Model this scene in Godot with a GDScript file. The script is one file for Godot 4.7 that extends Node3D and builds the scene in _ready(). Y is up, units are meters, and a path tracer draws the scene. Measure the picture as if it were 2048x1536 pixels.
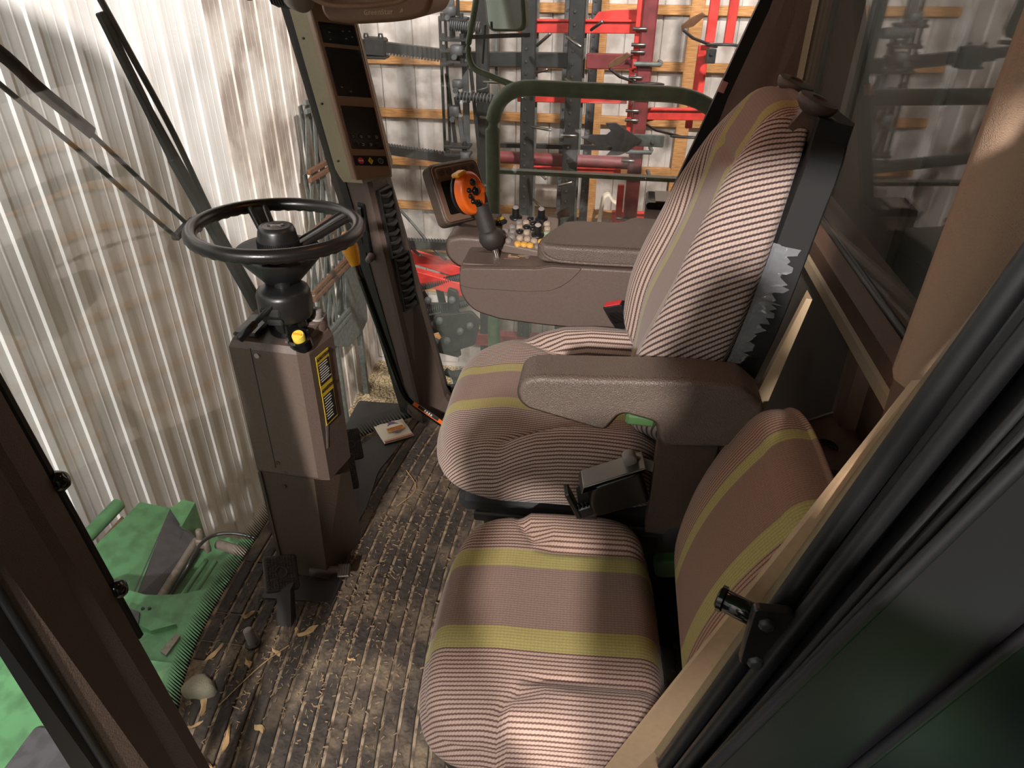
extends Node3D

var M := {}
var names := {}


func _ready() -> void:
	var cam := Camera3D.new()
	cam.name = "camera"
	cam.fov = 56.83
	cam.position = Vector3(0, 1.34, 0)
	cam.rotation_degrees = Vector3(-32.0, 7.3, 0.5)
	cam.near = 0.02
	cam.far = 100.0
	add_child(cam)
	cam.current = true
	var env := Environment.new()
	env.background_mode = Environment.BG_COLOR
	env.background_color = Color(0.02, 0.02, 0.022)
	env.tonemap_mode = Environment.TONE_MAPPER_LINEAR
	env.tonemap_exposure = 1.0
	env.sdfgi_enabled = true
	env.ssao_enabled = true
	env.ssil_enabled = true
	var we := WorldEnvironment.new()
	we.name = "world_environment"
	we.environment = env
	add_child(we)
	make_materials()
	# lamps: the work lamp that stands behind the photographer, the ceiling lamps of the shed, the dome lamp of the cab
	shed_lamp(Vector3(-0.85, 4.05, 5.6), Vector3(-0.4, 0.2, -2.0), Color(1.0, 0.975, 0.955), 82.0, "round shed lamp hanging behind the open cab door")
	shed_lamp(Vector3(1.5, 4.2, -0.8), Vector3(-0.3, -0.2, -4.8), Color(1.0, 0.965, 0.94), 50.0, "round shed lamp hanging above the folded red implement")
	shed_lamp(Vector3(-0.3, 4.2, 2.0), Vector3(-1.9, 0.2, -2.2), Color(0.98, 0.99, 1.0), 21.0, "round shed lamp hanging nearest the white front wall")
	dome_lamp(Vector3(-0.05, 1.6, -1.2), 0.05)
	build_shed()
	build_outside()
	build_cab_shell()
	build_cab_floor()
	build_pillars()
	build_steering()
	build_driver_seat()
	build_console()
	build_buddy_seat()
	build_rear()
	build_door_side()
	build_small()
	build_person()


# ---------------------------------------------------------------- helpers
class MB:
	var v := PackedVector3Array()
	var n := PackedVector3Array()
	var t := PackedVector2Array()

	func tri(a: Vector3, b: Vector3, c: Vector3, na: Vector3, nb: Vector3, nc: Vector3, ua := Vector2.ZERO, ub := Vector2.ZERO, uc := Vector2.ZERO) -> void:
		var g := (b - a).cross(c - a)
		if g.length_squared() < 1e-16:
			return
		if g.dot(na + nb + nc) > 0.0:
			v.append_array([a, c, b]); n.append_array([na, nc, nb]); t.append_array([ua, uc, ub])
		else:
			v.append_array([a, b, c]); n.append_array([na, nb, nc]); t.append_array([ua, ub, uc])

	func quad(a: Vector3, b: Vector3, c: Vector3, d: Vector3, nn: Vector3, ua := Vector2.ZERO, ub := Vector2(1, 0), uc := Vector2(1, 1), ud := Vector2(0, 1)) -> void:
		tri(a, b, c, nn, nn, nn, ua, ub, uc)
		tri(a, c, d, nn, nn, nn, ua, uc, ud)

	func flat(a: Vector3, b: Vector3, c: Vector3, away: Vector3) -> void:
		var g := (b - a).cross(c - a).normalized()
		if g.dot((a + b + c) / 3.0 - away) < 0.0:
			g = -g
		tri(a, b, c, g, g, g)

	# box with chamfered edges; centre in xf, uv on each face
	func box(xf: Transform3D, size: Vector3, bev := 0.0) -> void:
		var h := size / 2.0
		var b := minf(bev, minf(h.x, minf(h.y, h.z)) * 0.95)
		var B := xf.basis.orthonormalized()
		for ax in 3:
			var u := (ax + 1) % 3
			var w := (ax + 2) % 3
			for s in [-1.0, 1.0]:
				var nn := Vector3.ZERO
				nn[ax] = s
				var q := []
				for k in [[-1, -1], [1, -1], [1, 1], [-1, 1]]:
					var p := Vector3.ZERO
					p[ax] = s * h[ax]
					p[u] = k[0] * (h[u] - b)
					p[w] = k[1] * (h[w] - b)
					q.append(xf * p)
				quad(q[0], q[1], q[2], q[3], B * nn)
		if b <= 0.0:
			return
		for ax in 3:
			var u := (ax + 1) % 3
			var w := (ax + 2) % 3
			for su in [-1.0, 1.0]:
				for sw in [-1.0, 1.0]:
					var q := []
					for k in [[-1, 0], [1, 0], [1, 1], [-1, 1]]:
						var p := Vector3.ZERO
						p[ax] = k[0] * (h[ax] - b)
						p[u] = su * (h[u] - (b if k[1] == 0 else 0.0))
						p[w] = sw * (h[w] - (0.0 if k[1] == 0 else b))
						q.append(xf * p)
					var nn := Vector3.ZERO
					nn[u] = su
					nn[w] = sw
					quad(q[0], q[1], q[2], q[3], (B * nn).normalized())
		for sx in [-1.0, 1.0]:
			for sy in [-1.0, 1.0]:
				for sz in [-1.0, 1.0]:
					var s := Vector3(sx, sy, sz)
					var nn := (B * s).normalized()
					tri(xf * (s * Vector3(h.x, h.y - b, h.z - b)), xf * (s * Vector3(h.x - b, h.y, h.z - b)), xf * (s * Vector3(h.x - b, h.y - b, h.z)), nn, nn, nn)

	# box between two corners
	func bx(a: Vector3, b: Vector3, bev := 0.0) -> void:
		box(Transform3D(Basis(), (a + b) / 2.0), (b - a).abs(), bev)

	# a bar of rectangular section from p to q; w across, h along up
	func bar(p: Vector3, q: Vector3, w: float, h: float, up := Vector3.UP, bev := 0.0) -> void:
		var z := (q - p).normalized()
		var x := up.cross(z).normalized()
		if x.length() < 0.5:
			x = Vector3.RIGHT.cross(z).normalized()
		var y := z.cross(x)
		box(Transform3D(Basis(x, y, z), (p + q) / 2.0), Vector3(w, h, p.distance_to(q)), bev)

	func lathe(pf: Array, xf: Transform3D, seg := 24) -> void:
		var B := xf.basis.orthonormalized()
		var sn := []
		for i in pf.size() - 1:
			var d: Vector2 = pf[i + 1] - pf[i]
			sn.append(Vector2(d.y, -d.x).normalized())
		for i in pf.size() - 1:
			var a: Vector2 = pf[i]
			var b: Vector2 = pf[i + 1]
			var n0: Vector2 = sn[i]
			var n1: Vector2 = sn[i]
			if i > 0 and sn[i - 1].dot(sn[i]) > 0.6:
				n0 = (sn[i - 1] + sn[i]).normalized()
			if i < sn.size() - 1 and sn[i + 1].dot(sn[i]) > 0.6:
				n1 = (sn[i + 1] + sn[i]).normalized()
			for k in seg:
				var c0 := Vector2.from_angle(TAU * k / seg)
				var c1 := Vector2.from_angle(TAU * (k + 1) / seg)
				var P := func(q: Vector2, c: Vector2) -> Vector3: return xf * Vector3(q.x * c.x, q.y, q.x * c.y)
				var N := func(q: Vector2, c: Vector2) -> Vector3: return (B * Vector3(q.x * c.x, q.y, q.x * c.y)).normalized()
				var pa: Vector3 = P.call(a, c0)
				var pb: Vector3 = P.call(a, c1)
				var pc: Vector3 = P.call(b, c1)
				var pd: Vector3 = P.call(b, c0)
				tri(pa, pb, pc, N.call(n0, c0), N.call(n0, c1), N.call(n1, c1))
				tri(pa, pc, pd, N.call(n0, c0), N.call(n1, c1), N.call(n1, c0))

	# solid cylinder or cone from p to q, with a small rounded rim
	func cyl(p: Vector3, q: Vector3, r0: float, r1 := -1.0, seg := 16, e := 0.0) -> void:
		if r1 < 0.0:
			r1 = r0
		var L := p.distance_to(q)
		var pf := [Vector2(0, 0), Vector2(r0 - e, 0)]
		if e > 0.0:
			pf.append_array([Vector2(r0, e), Vector2(r1, L - e)])
		else:
			pf.append(Vector2(r1, L))
			pf[1] = Vector2(r0, 0)
		if e > 0.0:
			pf.append(Vector2(r1 - e, L))
		pf.append(Vector2(0, L))
		# normals of lathe() point right of the profile's direction: bottom centre > rim > top centre
		lathe(pf, fr(p, q - p), seg)

	static func fr(o: Vector3, up: Vector3, hint := Vector3(0, 0, 1)) -> Transform3D:
		var y := up.normalized()
		if absf(y.dot(hint.normalized())) > 0.98:
			hint = Vector3(1, 0, 0)
		var x := y.cross(hint).normalized()
		return Transform3D(Basis(x, y, x.cross(y)), o)

	func tube(path: Array, r: float, seg := 8, closed := false, flatten := 1.0, up := Vector3.UP) -> void:
		var m := path.size()
		var rows := []
		var nrm := []
		for i in m:
			var d: Vector3
			if closed:
				d = path[(i + 1) % m] - path[(i + m - 1) % m]
			else:
				d = path[mini(i + 1, m - 1)] - path[maxi(i - 1, 0)]
			d = d.normalized()
			var x := d.cross(up)
			if x.length() < 0.05:
				x = d.cross(Vector3(0.3, 0.1, 1))
			x = x.normalized()
			var y := x.cross(d)
			var ring := []
			var nr := []
			for k in seg + 1:
				var a := TAU * k / seg
				ring.append(path[i] + x * cos(a) * r + y * sin(a) * r * flatten)
				nr.append((x * cos(a) * flatten + y * sin(a)).normalized())
			rows.append(ring)
			nrm.append(nr)
		for i in (m if closed else m - 1):
			var j := (i + 1) % m
			for k in seg:
				tri(rows[i][k], rows[i][k + 1], rows[j][k + 1], nrm[i][k], nrm[i][k + 1], nrm[j][k + 1])
				tri(rows[i][k], rows[j][k + 1], rows[j][k], nrm[i][k], nrm[j][k + 1], nrm[j][k])
		if not closed:
			for e in [0, m - 1]:
				var nn: Vector3 = (path[0] - path[1]).normalized() if e == 0 else (path[m - 1] - path[m - 2]).normalized()
				for k in seg:
					tri(path[e], rows[e][k], rows[e][k + 1], nn, nn, nn)

	# polygon in the local xy plane, drawn out along local z from 0 to depth, edges chamfered
	func prism(poly: Array, xf: Transform3D, depth: float, bev := 0.0) -> void:
		var m := poly.size()
		var area := 0.0
		for i in m:
			area += poly[i].cross(poly[(i + 1) % m])
		var pp := poly.duplicate()
		if area < 0.0:
			pp.reverse()
		var B := xf.basis.orthonormalized()
		var en := []
		for i in m:
			var d: Vector2 = (pp[(i + 1) % m] - pp[i]).normalized()
			en.append(Vector2(d.y, -d.x))
		var ins := []
		for i in m:
			var a: Vector2 = en[(i + m - 1) % m]
			var b: Vector2 = en[i]
			var h := (a + b).normalized()
			ins.append(pp[i] - h * bev / maxf(0.5, h.dot(b)))
		var idx := Geometry2D.triangulate_polygon(PackedVector2Array(ins))
		for s in 2:
			var z := depth * s
			var nn := B.z * (1.0 if s == 1 else -1.0) * signf(depth)
			for k in range(0, idx.size(), 3):
				var a: Vector2 = ins[idx[k]]
				var b: Vector2 = ins[idx[k + 1]]
				var c: Vector2 = ins[idx[k + 2]]
				tri(xf * Vector3(a.x, a.y, z), xf * Vector3(b.x, b.y, z), xf * Vector3(c.x, c.y, z), nn, nn, nn, a, b, c)
		var z0 := bev * signf(depth)
		var z1 := depth - z0
		for i in m:
			var j := (i + 1) % m
			var e: Vector2 = en[i]
			var e0 := e
			var e1 := e
			if en[(i + m - 1) % m].dot(e) > 0.75:
				e0 = (en[(i + m - 1) % m] + e).normalized()
			if en[j].dot(e) > 0.75:
				e1 = (en[j] + e).normalized()
			var N0 := B * Vector3(e0.x, e0.y, 0)
			var N1 := B * Vector3(e1.x, e1.y, 0)
			var P := func(q: Vector2, z: float) -> Vector3: return xf * Vector3(q.x, q.y, z)
			var a: Vector3 = P.call(pp[i], z0)
			var b: Vector3 = P.call(pp[j], z0)
			var c: Vector3 = P.call(pp[j], z1)
			var d: Vector3 = P.call(pp[i], z1)
			tri(a, b, c, N0, N1, N1)
			tri(a, c, d, N0, N1, N0)
			if bev > 0.0:
				for s in 2:
					var zz := depth * s
					var zi := z1 if s == 1 else z0
					var nn := B.z * (1.0 if s == 1 else -1.0) * signf(depth)
					var f: Vector3 = P.call(ins[i], zz)
					var g: Vector3 = P.call(ins[j], zz)
					var h0: Vector3 = P.call(pp[i], zi)
					var h1: Vector3 = P.call(pp[j], zi)
					tri(h0, h1, g, N0, N1, nn)
					tri(h0, g, f, N0, nn, nn)

	# smooth surface through rows of points; away: a point the normals point away from (or towards, with flip)
	# other: a second builder that takes the cells (ring, column) for which pick is true, with its own uvs
	func grid(rows: Array, closed := false, away = null, uvs = null, flip := false, other: MB = null, pick = null, uvs2 = null) -> void:
		var m := rows.size()
		var k := (rows[0] as Array).size()
		var nr := []
		for i in m:
			var r := []
			r.resize(k)
			r.fill(Vector3.ZERO)
			nr.append(r)
		var kk := k if closed else k - 1
		for i in m - 1:
			for j in kk:
				var j2 := (j + 1) % k
				var a: Vector3 = rows[i][j]
				var b: Vector3 = rows[i][j2]
				var c: Vector3 = rows[i + 1][j2]
				var d: Vector3 = rows[i + 1][j]
				var g := (c - a).cross(d - b)
				nr[i][j] += g
				nr[i][j2] += g
				nr[i + 1][j2] += g
				nr[i + 1][j] += g
		var s := 0.0
		if away != null:
			for i in m:
				for j in k:
					s += (rows[i][j] - away).dot(nr[i][j].normalized())
		var sg := -1.0 if (s < 0.0) != flip else 1.0
		for i in m:
			for j in k:
				nr[i][j] = nr[i][j].normalized() * sg
		for i in m - 1:
			for j in kk:
				var j2 := (j + 1) % k
				var U := [Vector2.ZERO, Vector2.ZERO, Vector2.ZERO, Vector2.ZERO]
				var to: MB = self
				var uu = uvs
				if other != null and pick.call(i, j):
					to = other
					uu = uvs2
				if uu != null:
					U = [uu[i][j], uu[i][j2], uu[i + 1][j2], uu[i + 1][j]]
				to.tri(rows[i][j], rows[i][j2], rows[i + 1][j2], nr[i][j], nr[i][j2], nr[i + 1][j2], U[0], U[1], U[2])
				to.tri(rows[i][j], rows[i + 1][j2], rows[i + 1][j], nr[i][j], nr[i + 1][j2], nr[i + 1][j], U[0], U[2], U[3])

	# flat-shaded closed loft between rings of equal size, ends capped
	func hull(rings: Array, caps := true) -> void:
		var c := Vector3.ZERO
		for r in rings:
			for p in r:
				c += p
		c /= rings.size() * (rings[0] as Array).size()
		var k := (rings[0] as Array).size()
		for i in rings.size() - 1:
			var mid := Vector3.ZERO
			for j in k:
				mid += (rings[i][j] + rings[i + 1][j]) / (2.0 * k)
			for j in k:
				var a: Vector3 = rings[i][j]
				var b: Vector3 = rings[i][(j + 1) % k]
				var d: Vector3 = rings[i + 1][j]
				var e: Vector3 = rings[i + 1][(j + 1) % k]
				flat(a, b, e, mid)
				flat(a, e, d, mid)
		if caps:
			for i in [0, rings.size() - 1]:
				var q := Vector3.ZERO
				for p in rings[i]:
					q += p / k
				for j in k:
					flat(q, rings[i][j], rings[i][(j + 1) % k], c)

	# upholstered pad: outline(angle) > local (a, b); top(a, b) > height; edge radius er, side drop, side bulge
	func pad(xf: Transform3D, outline: Callable, top: Callable, er: float, drop: float, bulge := 0.012, seg := 144, nr := 40, side: MB = null, turn := 0.0) -> void:
		var rows := []
		var uvs := []
		var uvs2 := []
		var out := []
		var nn := []
		for k in seg:
			var a := TAU * k / seg
			var p: Vector2 = outline.call(a)
			var q: Vector2 = outline.call(a + 0.01)
			var w: Vector2 = outline.call(a - 0.01)
			var d := (q - w).normalized()
			out.append(p)
			nn.append(Vector2(d.y, -d.x))
		for i in nr + 14:
			var r := []
			var u := []
			var u2 := []
			for k in seg + 1:
				var kk := k % seg
				var p: Vector2 = out[kk]
				var m: Vector2 = nn[kk]
				if m.dot(p) < 0.0:
					m = -m
				var inn := p - m * er
				var loc: Vector3
				var uv: Vector2
				if i <= nr:
					var f := float(i) / nr
					var g := inn * f
					loc = Vector3(g.x, top.call(g.x, g.y), g.y)
					uv = g
				else:
					var h: float = top.call(inn.x, inn.y)
					if i <= nr + 7:
						var ph := (i - nr) / 7.0 * PI / 2.0
						var g := inn + m * er * sin(ph)
						loc = Vector3(g.x, h - er * (1.0 - cos(ph)), g.y)
						uv = inn + m * er * ph
					else:
						var f := (i - nr - 7) / 6.0
						var L := h - er + drop
						var g := p + m * bulge * sin(f * PI * 0.85)
						if i == nr + 13:
							g = p - m * 0.02
						loc = Vector3(g.x, h - er - L * f, g.y)
						uv = inn + m * (er * PI / 2.0 + L * f)
				r.append(xf * loc)
				u.append(V2r(uv))
				u2.append(V2r(uv).rotated(turn) + Vector2(0.004, 0))
			rows.append(r)
			uvs.append(u)
			uvs2.append(u2)
		grid(rows, false, xf * Vector3(0, -0.3, 0), uvs, false, side, func(i: int, j: int) -> bool: return i >= nr and nn[j % seg].y * signf(nn[j % seg].dot(out[j % seg])) > 0.55, uvs2)

	# cloth runs with its stripes along local x
	static func V2r(p: Vector2) -> Vector2:
		return Vector2(p.y, p.x)

	func mesh() -> ArrayMesh:
		var arr := []
		arr.resize(Mesh.ARRAY_MAX)
		arr[Mesh.ARRAY_VERTEX] = v
		arr[Mesh.ARRAY_NORMAL] = n
		arr[Mesh.ARRAY_TEX_UV] = t
		var am := ArrayMesh.new()
		am.add_surface_from_arrays(Mesh.PRIMITIVE_TRIANGLES, arr)
		return am


func numbered(called: String) -> String:
	var k: int = names.get(called, 0)
	names[called] = k + 1
	return called if k == 0 else "%s_%03d" % [called, k]


func obj(called: String, mb: MB, mat: Material, parent: Node3D = null) -> MeshInstance3D:
	return put(called, mb.mesh(), mat, parent)


func put(called: String, mesh: Mesh, mat: Material, parent: Node3D = null) -> MeshInstance3D:
	var o := MeshInstance3D.new()
	o.mesh = mesh
	o.material_override = null
	o.set_surface_override_material(0, mat)
	if parent == null:
		o.name = numbered(called)
		add_child(o)
	else:
		if not parent.has_meta("taken"):
			parent.set_meta("taken", {})
		var d: Dictionary = parent.get_meta("taken")
		var k: int = d.get(called, 0)
		d[called] = k + 1
		o.name = called if k == 0 else "%s_%03d" % [called, k]
		parent.add_child(o, true)
		if not parent is MeshInstance3D:
			o.transform = parent.transform.affine_inverse()
	return o


func tag(o: Node3D, label: String, category: String, group := "") -> Node3D:
	o.set_meta("label", label)
	o.set_meta("category", category)
	if group:
		o.set_meta("group", group)
	return o


func thing(called: String, at: Vector3, label: String, category: String, group := "") -> Node3D:
	var o := Node3D.new()
	o.name = numbered(called)
	o.position = at
	add_child(o)
	return tag(o, label, category, group)


func setting(called: String, at := Vector3.ZERO, label := "") -> Node3D:
	var o := Node3D.new()
	o.name = called
	o.position = at
	o.set_meta("kind", "structure")
	if label:
		o.set_meta("label", label)
	add_child(o)
	return o


func struct(called: String, mb: MB, mat: Material, label := "") -> MeshInstance3D:
	var o := obj(called, mb, mat)
	o.set_meta("kind", "structure")
	if label:
		o.set_meta("label", label)
	return o


func stuff(o: Node3D) -> Node3D:
	o.set_meta("kind", "stuff")
	return o


func V(x: float, y: float, z: float) -> Vector3:
	return Vector3(x, y, z)


func V2(x: float, y: float) -> Vector2:
	return Vector2(x, y)


# a polygon with its corners rounded
func rounded(poly: Array, r: float, seg := 4) -> Array:
	var out := []
	var m := poly.size()
	for i in m:
		var p: Vector2 = poly[i]
		var a: Vector2 = poly[(i + m - 1) % m] - p
		var b: Vector2 = poly[(i + 1) % m] - p
		var k := minf(r, minf(a.length(), b.length()) * 0.45)
		var s := p + a.normalized() * k
		var e := p + b.normalized() * k
		for j in seg + 1:
			var f := float(j) / seg
			out.append(s.lerp(p, f).lerp(p.lerp(e, f), f))
	return out


func rect(w: float, h: float, r := 0.0, seg := 4) -> Array:
	var q := [V2(-w / 2, -h / 2), V2(w / 2, -h / 2), V2(w / 2, h / 2), V2(-w / 2, h / 2)]
	return rounded(q, r, seg) if r > 0.0 else q


# a frame: x to the right, y up, z towards the viewer of the face
func face(o: Vector3, x: Vector3, n: Vector3) -> Transform3D:
	var z := n.normalized()
	var y := z.cross(x).normalized()
	return Transform3D(Basis(y.cross(z), y, z), o)


func curve(pts: Array, n := 8) -> Array:
	var out := []
	for i in pts.size() - 1:
		var p0: Vector3 = pts[maxi(i - 1, 0)]
		var p1: Vector3 = pts[i]
		var p2: Vector3 = pts[i + 1]
		var p3: Vector3 = pts[mini(i + 2, pts.size() - 1)]
		for k in n:
			out.append(p1.cubic_interpolate(p2, p0, p3, float(k) / n))
	out.append(pts[-1])
	return out


# a path of straight runs with its bends rounded
func bent(pts: Array, r: float, seg := 6) -> Array:
	var out := [pts[0]]
	for i in range(1, pts.size() - 1):
		var p: Vector3 = pts[i]
		var a: Vector3 = pts[i - 1] - p
		var b: Vector3 = pts[i + 1] - p
		var k := minf(r, minf(a.length(), b.length()) * 0.48)
		var s := p + a.normalized() * k
		var e := p + b.normalized() * k
		for j in seg + 1:
			var f := float(j) / seg
			out.append(s.lerp(p, f).lerp(p.lerp(e, f), f))
	out.append(pts[-1])
	return out


func words(text: String, size: float, bold := true, family := "Droid Sans") -> TextMesh:
	var f := SystemFont.new()
	f.font_names = PackedStringArray([family])
	f.font_weight = 700 if bold else 400
	var tm := TextMesh.new()
	tm.text = text
	tm.font = f
	tm.font_size = 48
	tm.pixel_size = size / 48.0
	tm.depth = 0.0006
	return tm


func write(text: String, xf: Transform3D, size: float, mat: Material, parent: Node3D, bold := true, family := "Droid Sans") -> void:
	var o := put("lettering", words(text, size, bold, family), mat, parent)
	o.transform = (parent.transform.affine_inverse() if not parent is MeshInstance3D else Transform3D()) * xf


# ---------------------------------------------------------------- materials
func noise_tex(freq: float, lo: float, hi: float, seed_: int, octaves := 4, size := 512, type := FastNoiseLite.TYPE_SIMPLEX_SMOOTH) -> NoiseTexture2D:
	var f := FastNoiseLite.new()
	f.noise_type = type
	f.seed = seed_
	f.frequency = freq
	f.fractal_octaves = octaves
	var t := NoiseTexture2D.new()
	t.width = size
	t.height = size
	t.seamless = true
	t.noise = f
	var g := Gradient.new()
	g.offsets = PackedFloat32Array([0.0, 1.0])
	g.colors = PackedColorArray([Color(lo, lo, lo), Color(hi, hi, hi)])
	t.color_ramp = g
	return t


func ramp_tex(freq: float, stops: Array, cols: Array, seed_: int, octaves := 5, size := 512, warp := 0.0) -> NoiseTexture2D:
	var f := FastNoiseLite.new()
	f.noise_type = FastNoiseLite.TYPE_SIMPLEX_SMOOTH
	f.seed = seed_
	f.frequency = freq
	f.fractal_octaves = octaves
	if warp > 0.0:
		f.domain_warp_enabled = true
		f.domain_warp_amplitude = warp
		f.domain_warp_frequency = freq
	var t := NoiseTexture2D.new()
	t.width = size
	t.height = size
	t.seamless = true
	t.noise = f
	var g := Gradient.new()
	g.offsets = PackedFloat32Array(stops)
	g.colors = PackedColorArray(cols)
	t.color_ramp = g
	return t


func bump_tex(freq: float, seed_: int, size := 512, strength := 3.0, octaves := 3) -> NoiseTexture2D:
	var t := noise_tex(freq, 0.0, 1.0, seed_, octaves, size)
	t.color_ramp = null
	t.as_normal_map = true
	t.bump_strength = strength
	return t


var T := {}


func mat(key: String, c: Color, rough: float, metal := 0.0, grain := "", scale := 6.0, bump := "", bscale := 0.0) -> StandardMaterial3D:
	var m := StandardMaterial3D.new()
	m.resource_name = key
	m.albedo_color = c
	m.roughness = rough
	m.metallic = metal
	if grain:
		m.albedo_texture = T[grain]
	if bump:
		m.normal_enabled = true
		m.normal_texture = T[bump]
		m.normal_scale = bscale
	if grain or bump:
		m.uv1_triplanar = true
		m.uv1_scale = Vector3.ONE * scale
	M[key] = m
	return m


func hexc(h: String) -> Color:
	return Color.html(h)


# woven seat cloth: u runs across the stripes (0.8 m over the width), v along them; bands: [centre, half width] of the yellow stripes, mid: half width of the plain middle
func cloth_tex(bands: Array, middle: Vector2, pitch: float, light: Color, dark: Color, plain: Color, plain_dark: Color, yellow: Color, ydark: Color) -> ImageTexture:
	var w := 2048
	var h := 64
	var rng := RandomNumberGenerator.new()
	rng.seed = 11
	var data := PackedByteArray()
	data.resize(w * h * 3)
	for y in h:
		for x in w:
			var zig := 0.7 * absf(fposmod(y / 8.0, 1.0) - 0.5) * 2.0
			var u := (x + 0.5) / w * 0.8 - 0.4
			var uz := u + zig * 0.0011
			var knit := 0.5 + 0.5 * sin(TAU * y / 8.0)
			var c: Color
			var inb := false
			for b in bands:
				if absf(u - b[0]) < b[1]:
					inb = true
					var f := fposmod((u - b[0]) / 0.0055, 1.0)
					c = yellow.lerp(ydark, 0.75 if f < 0.35 else 0.0)
					c = c.lerp(ydark, 0.35 * knit)
			if not inb:
				if u > middle.x and u < middle.y:
					var f := fposmod(uz / (pitch * 0.62), 1.0)
					c = plain.lerp(plain_dark, 0.62 if f < 0.42 else 0.0)
					c = c.lerp(plain_dark, 0.2 * knit)
				else:
					var f := fposmod(uz / pitch, 1.0)
					c = light.lerp(dark, smoothstep(0.0, 0.1, f) * (1.0 - smoothstep(0.36, 0.48, f)))
					c = c.lerp(dark, 0.16 * knit)
			var g := 1.0 + rng.randf_range(-0.10, 0.10)
			var o := (y * w + x) * 3
			data[o] = clampi(int(c.r8 * g), 0, 255)
			data[o + 1] = clampi(int(c.g8 * g), 0, 255)
			data[o + 2] = clampi(int(c.b8 * g), 0, 255)
	return ImageTexture.create_from_image(Image.create_from_data(w, h, false, Image.FORMAT_RGB8, data))


func cloth(key: String, tex: ImageTexture, bump: Texture2D) -> void:
	var m := StandardMaterial3D.new()
	m.resource_name = key
	m.albedo_texture = tex
	m.roughness = 0.95
	m.metallic_specular = 0.2
	m.uv1_scale = Vector3(1.0 / 0.8, 1.0 / 0.042, 1)
	m.uv1_offset = Vector3(0.5, 0, 0)
	m.rim_enabled = true
	m.rim = 0.25
	m.rim_tint = 0.6
	M[key] = m


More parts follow.
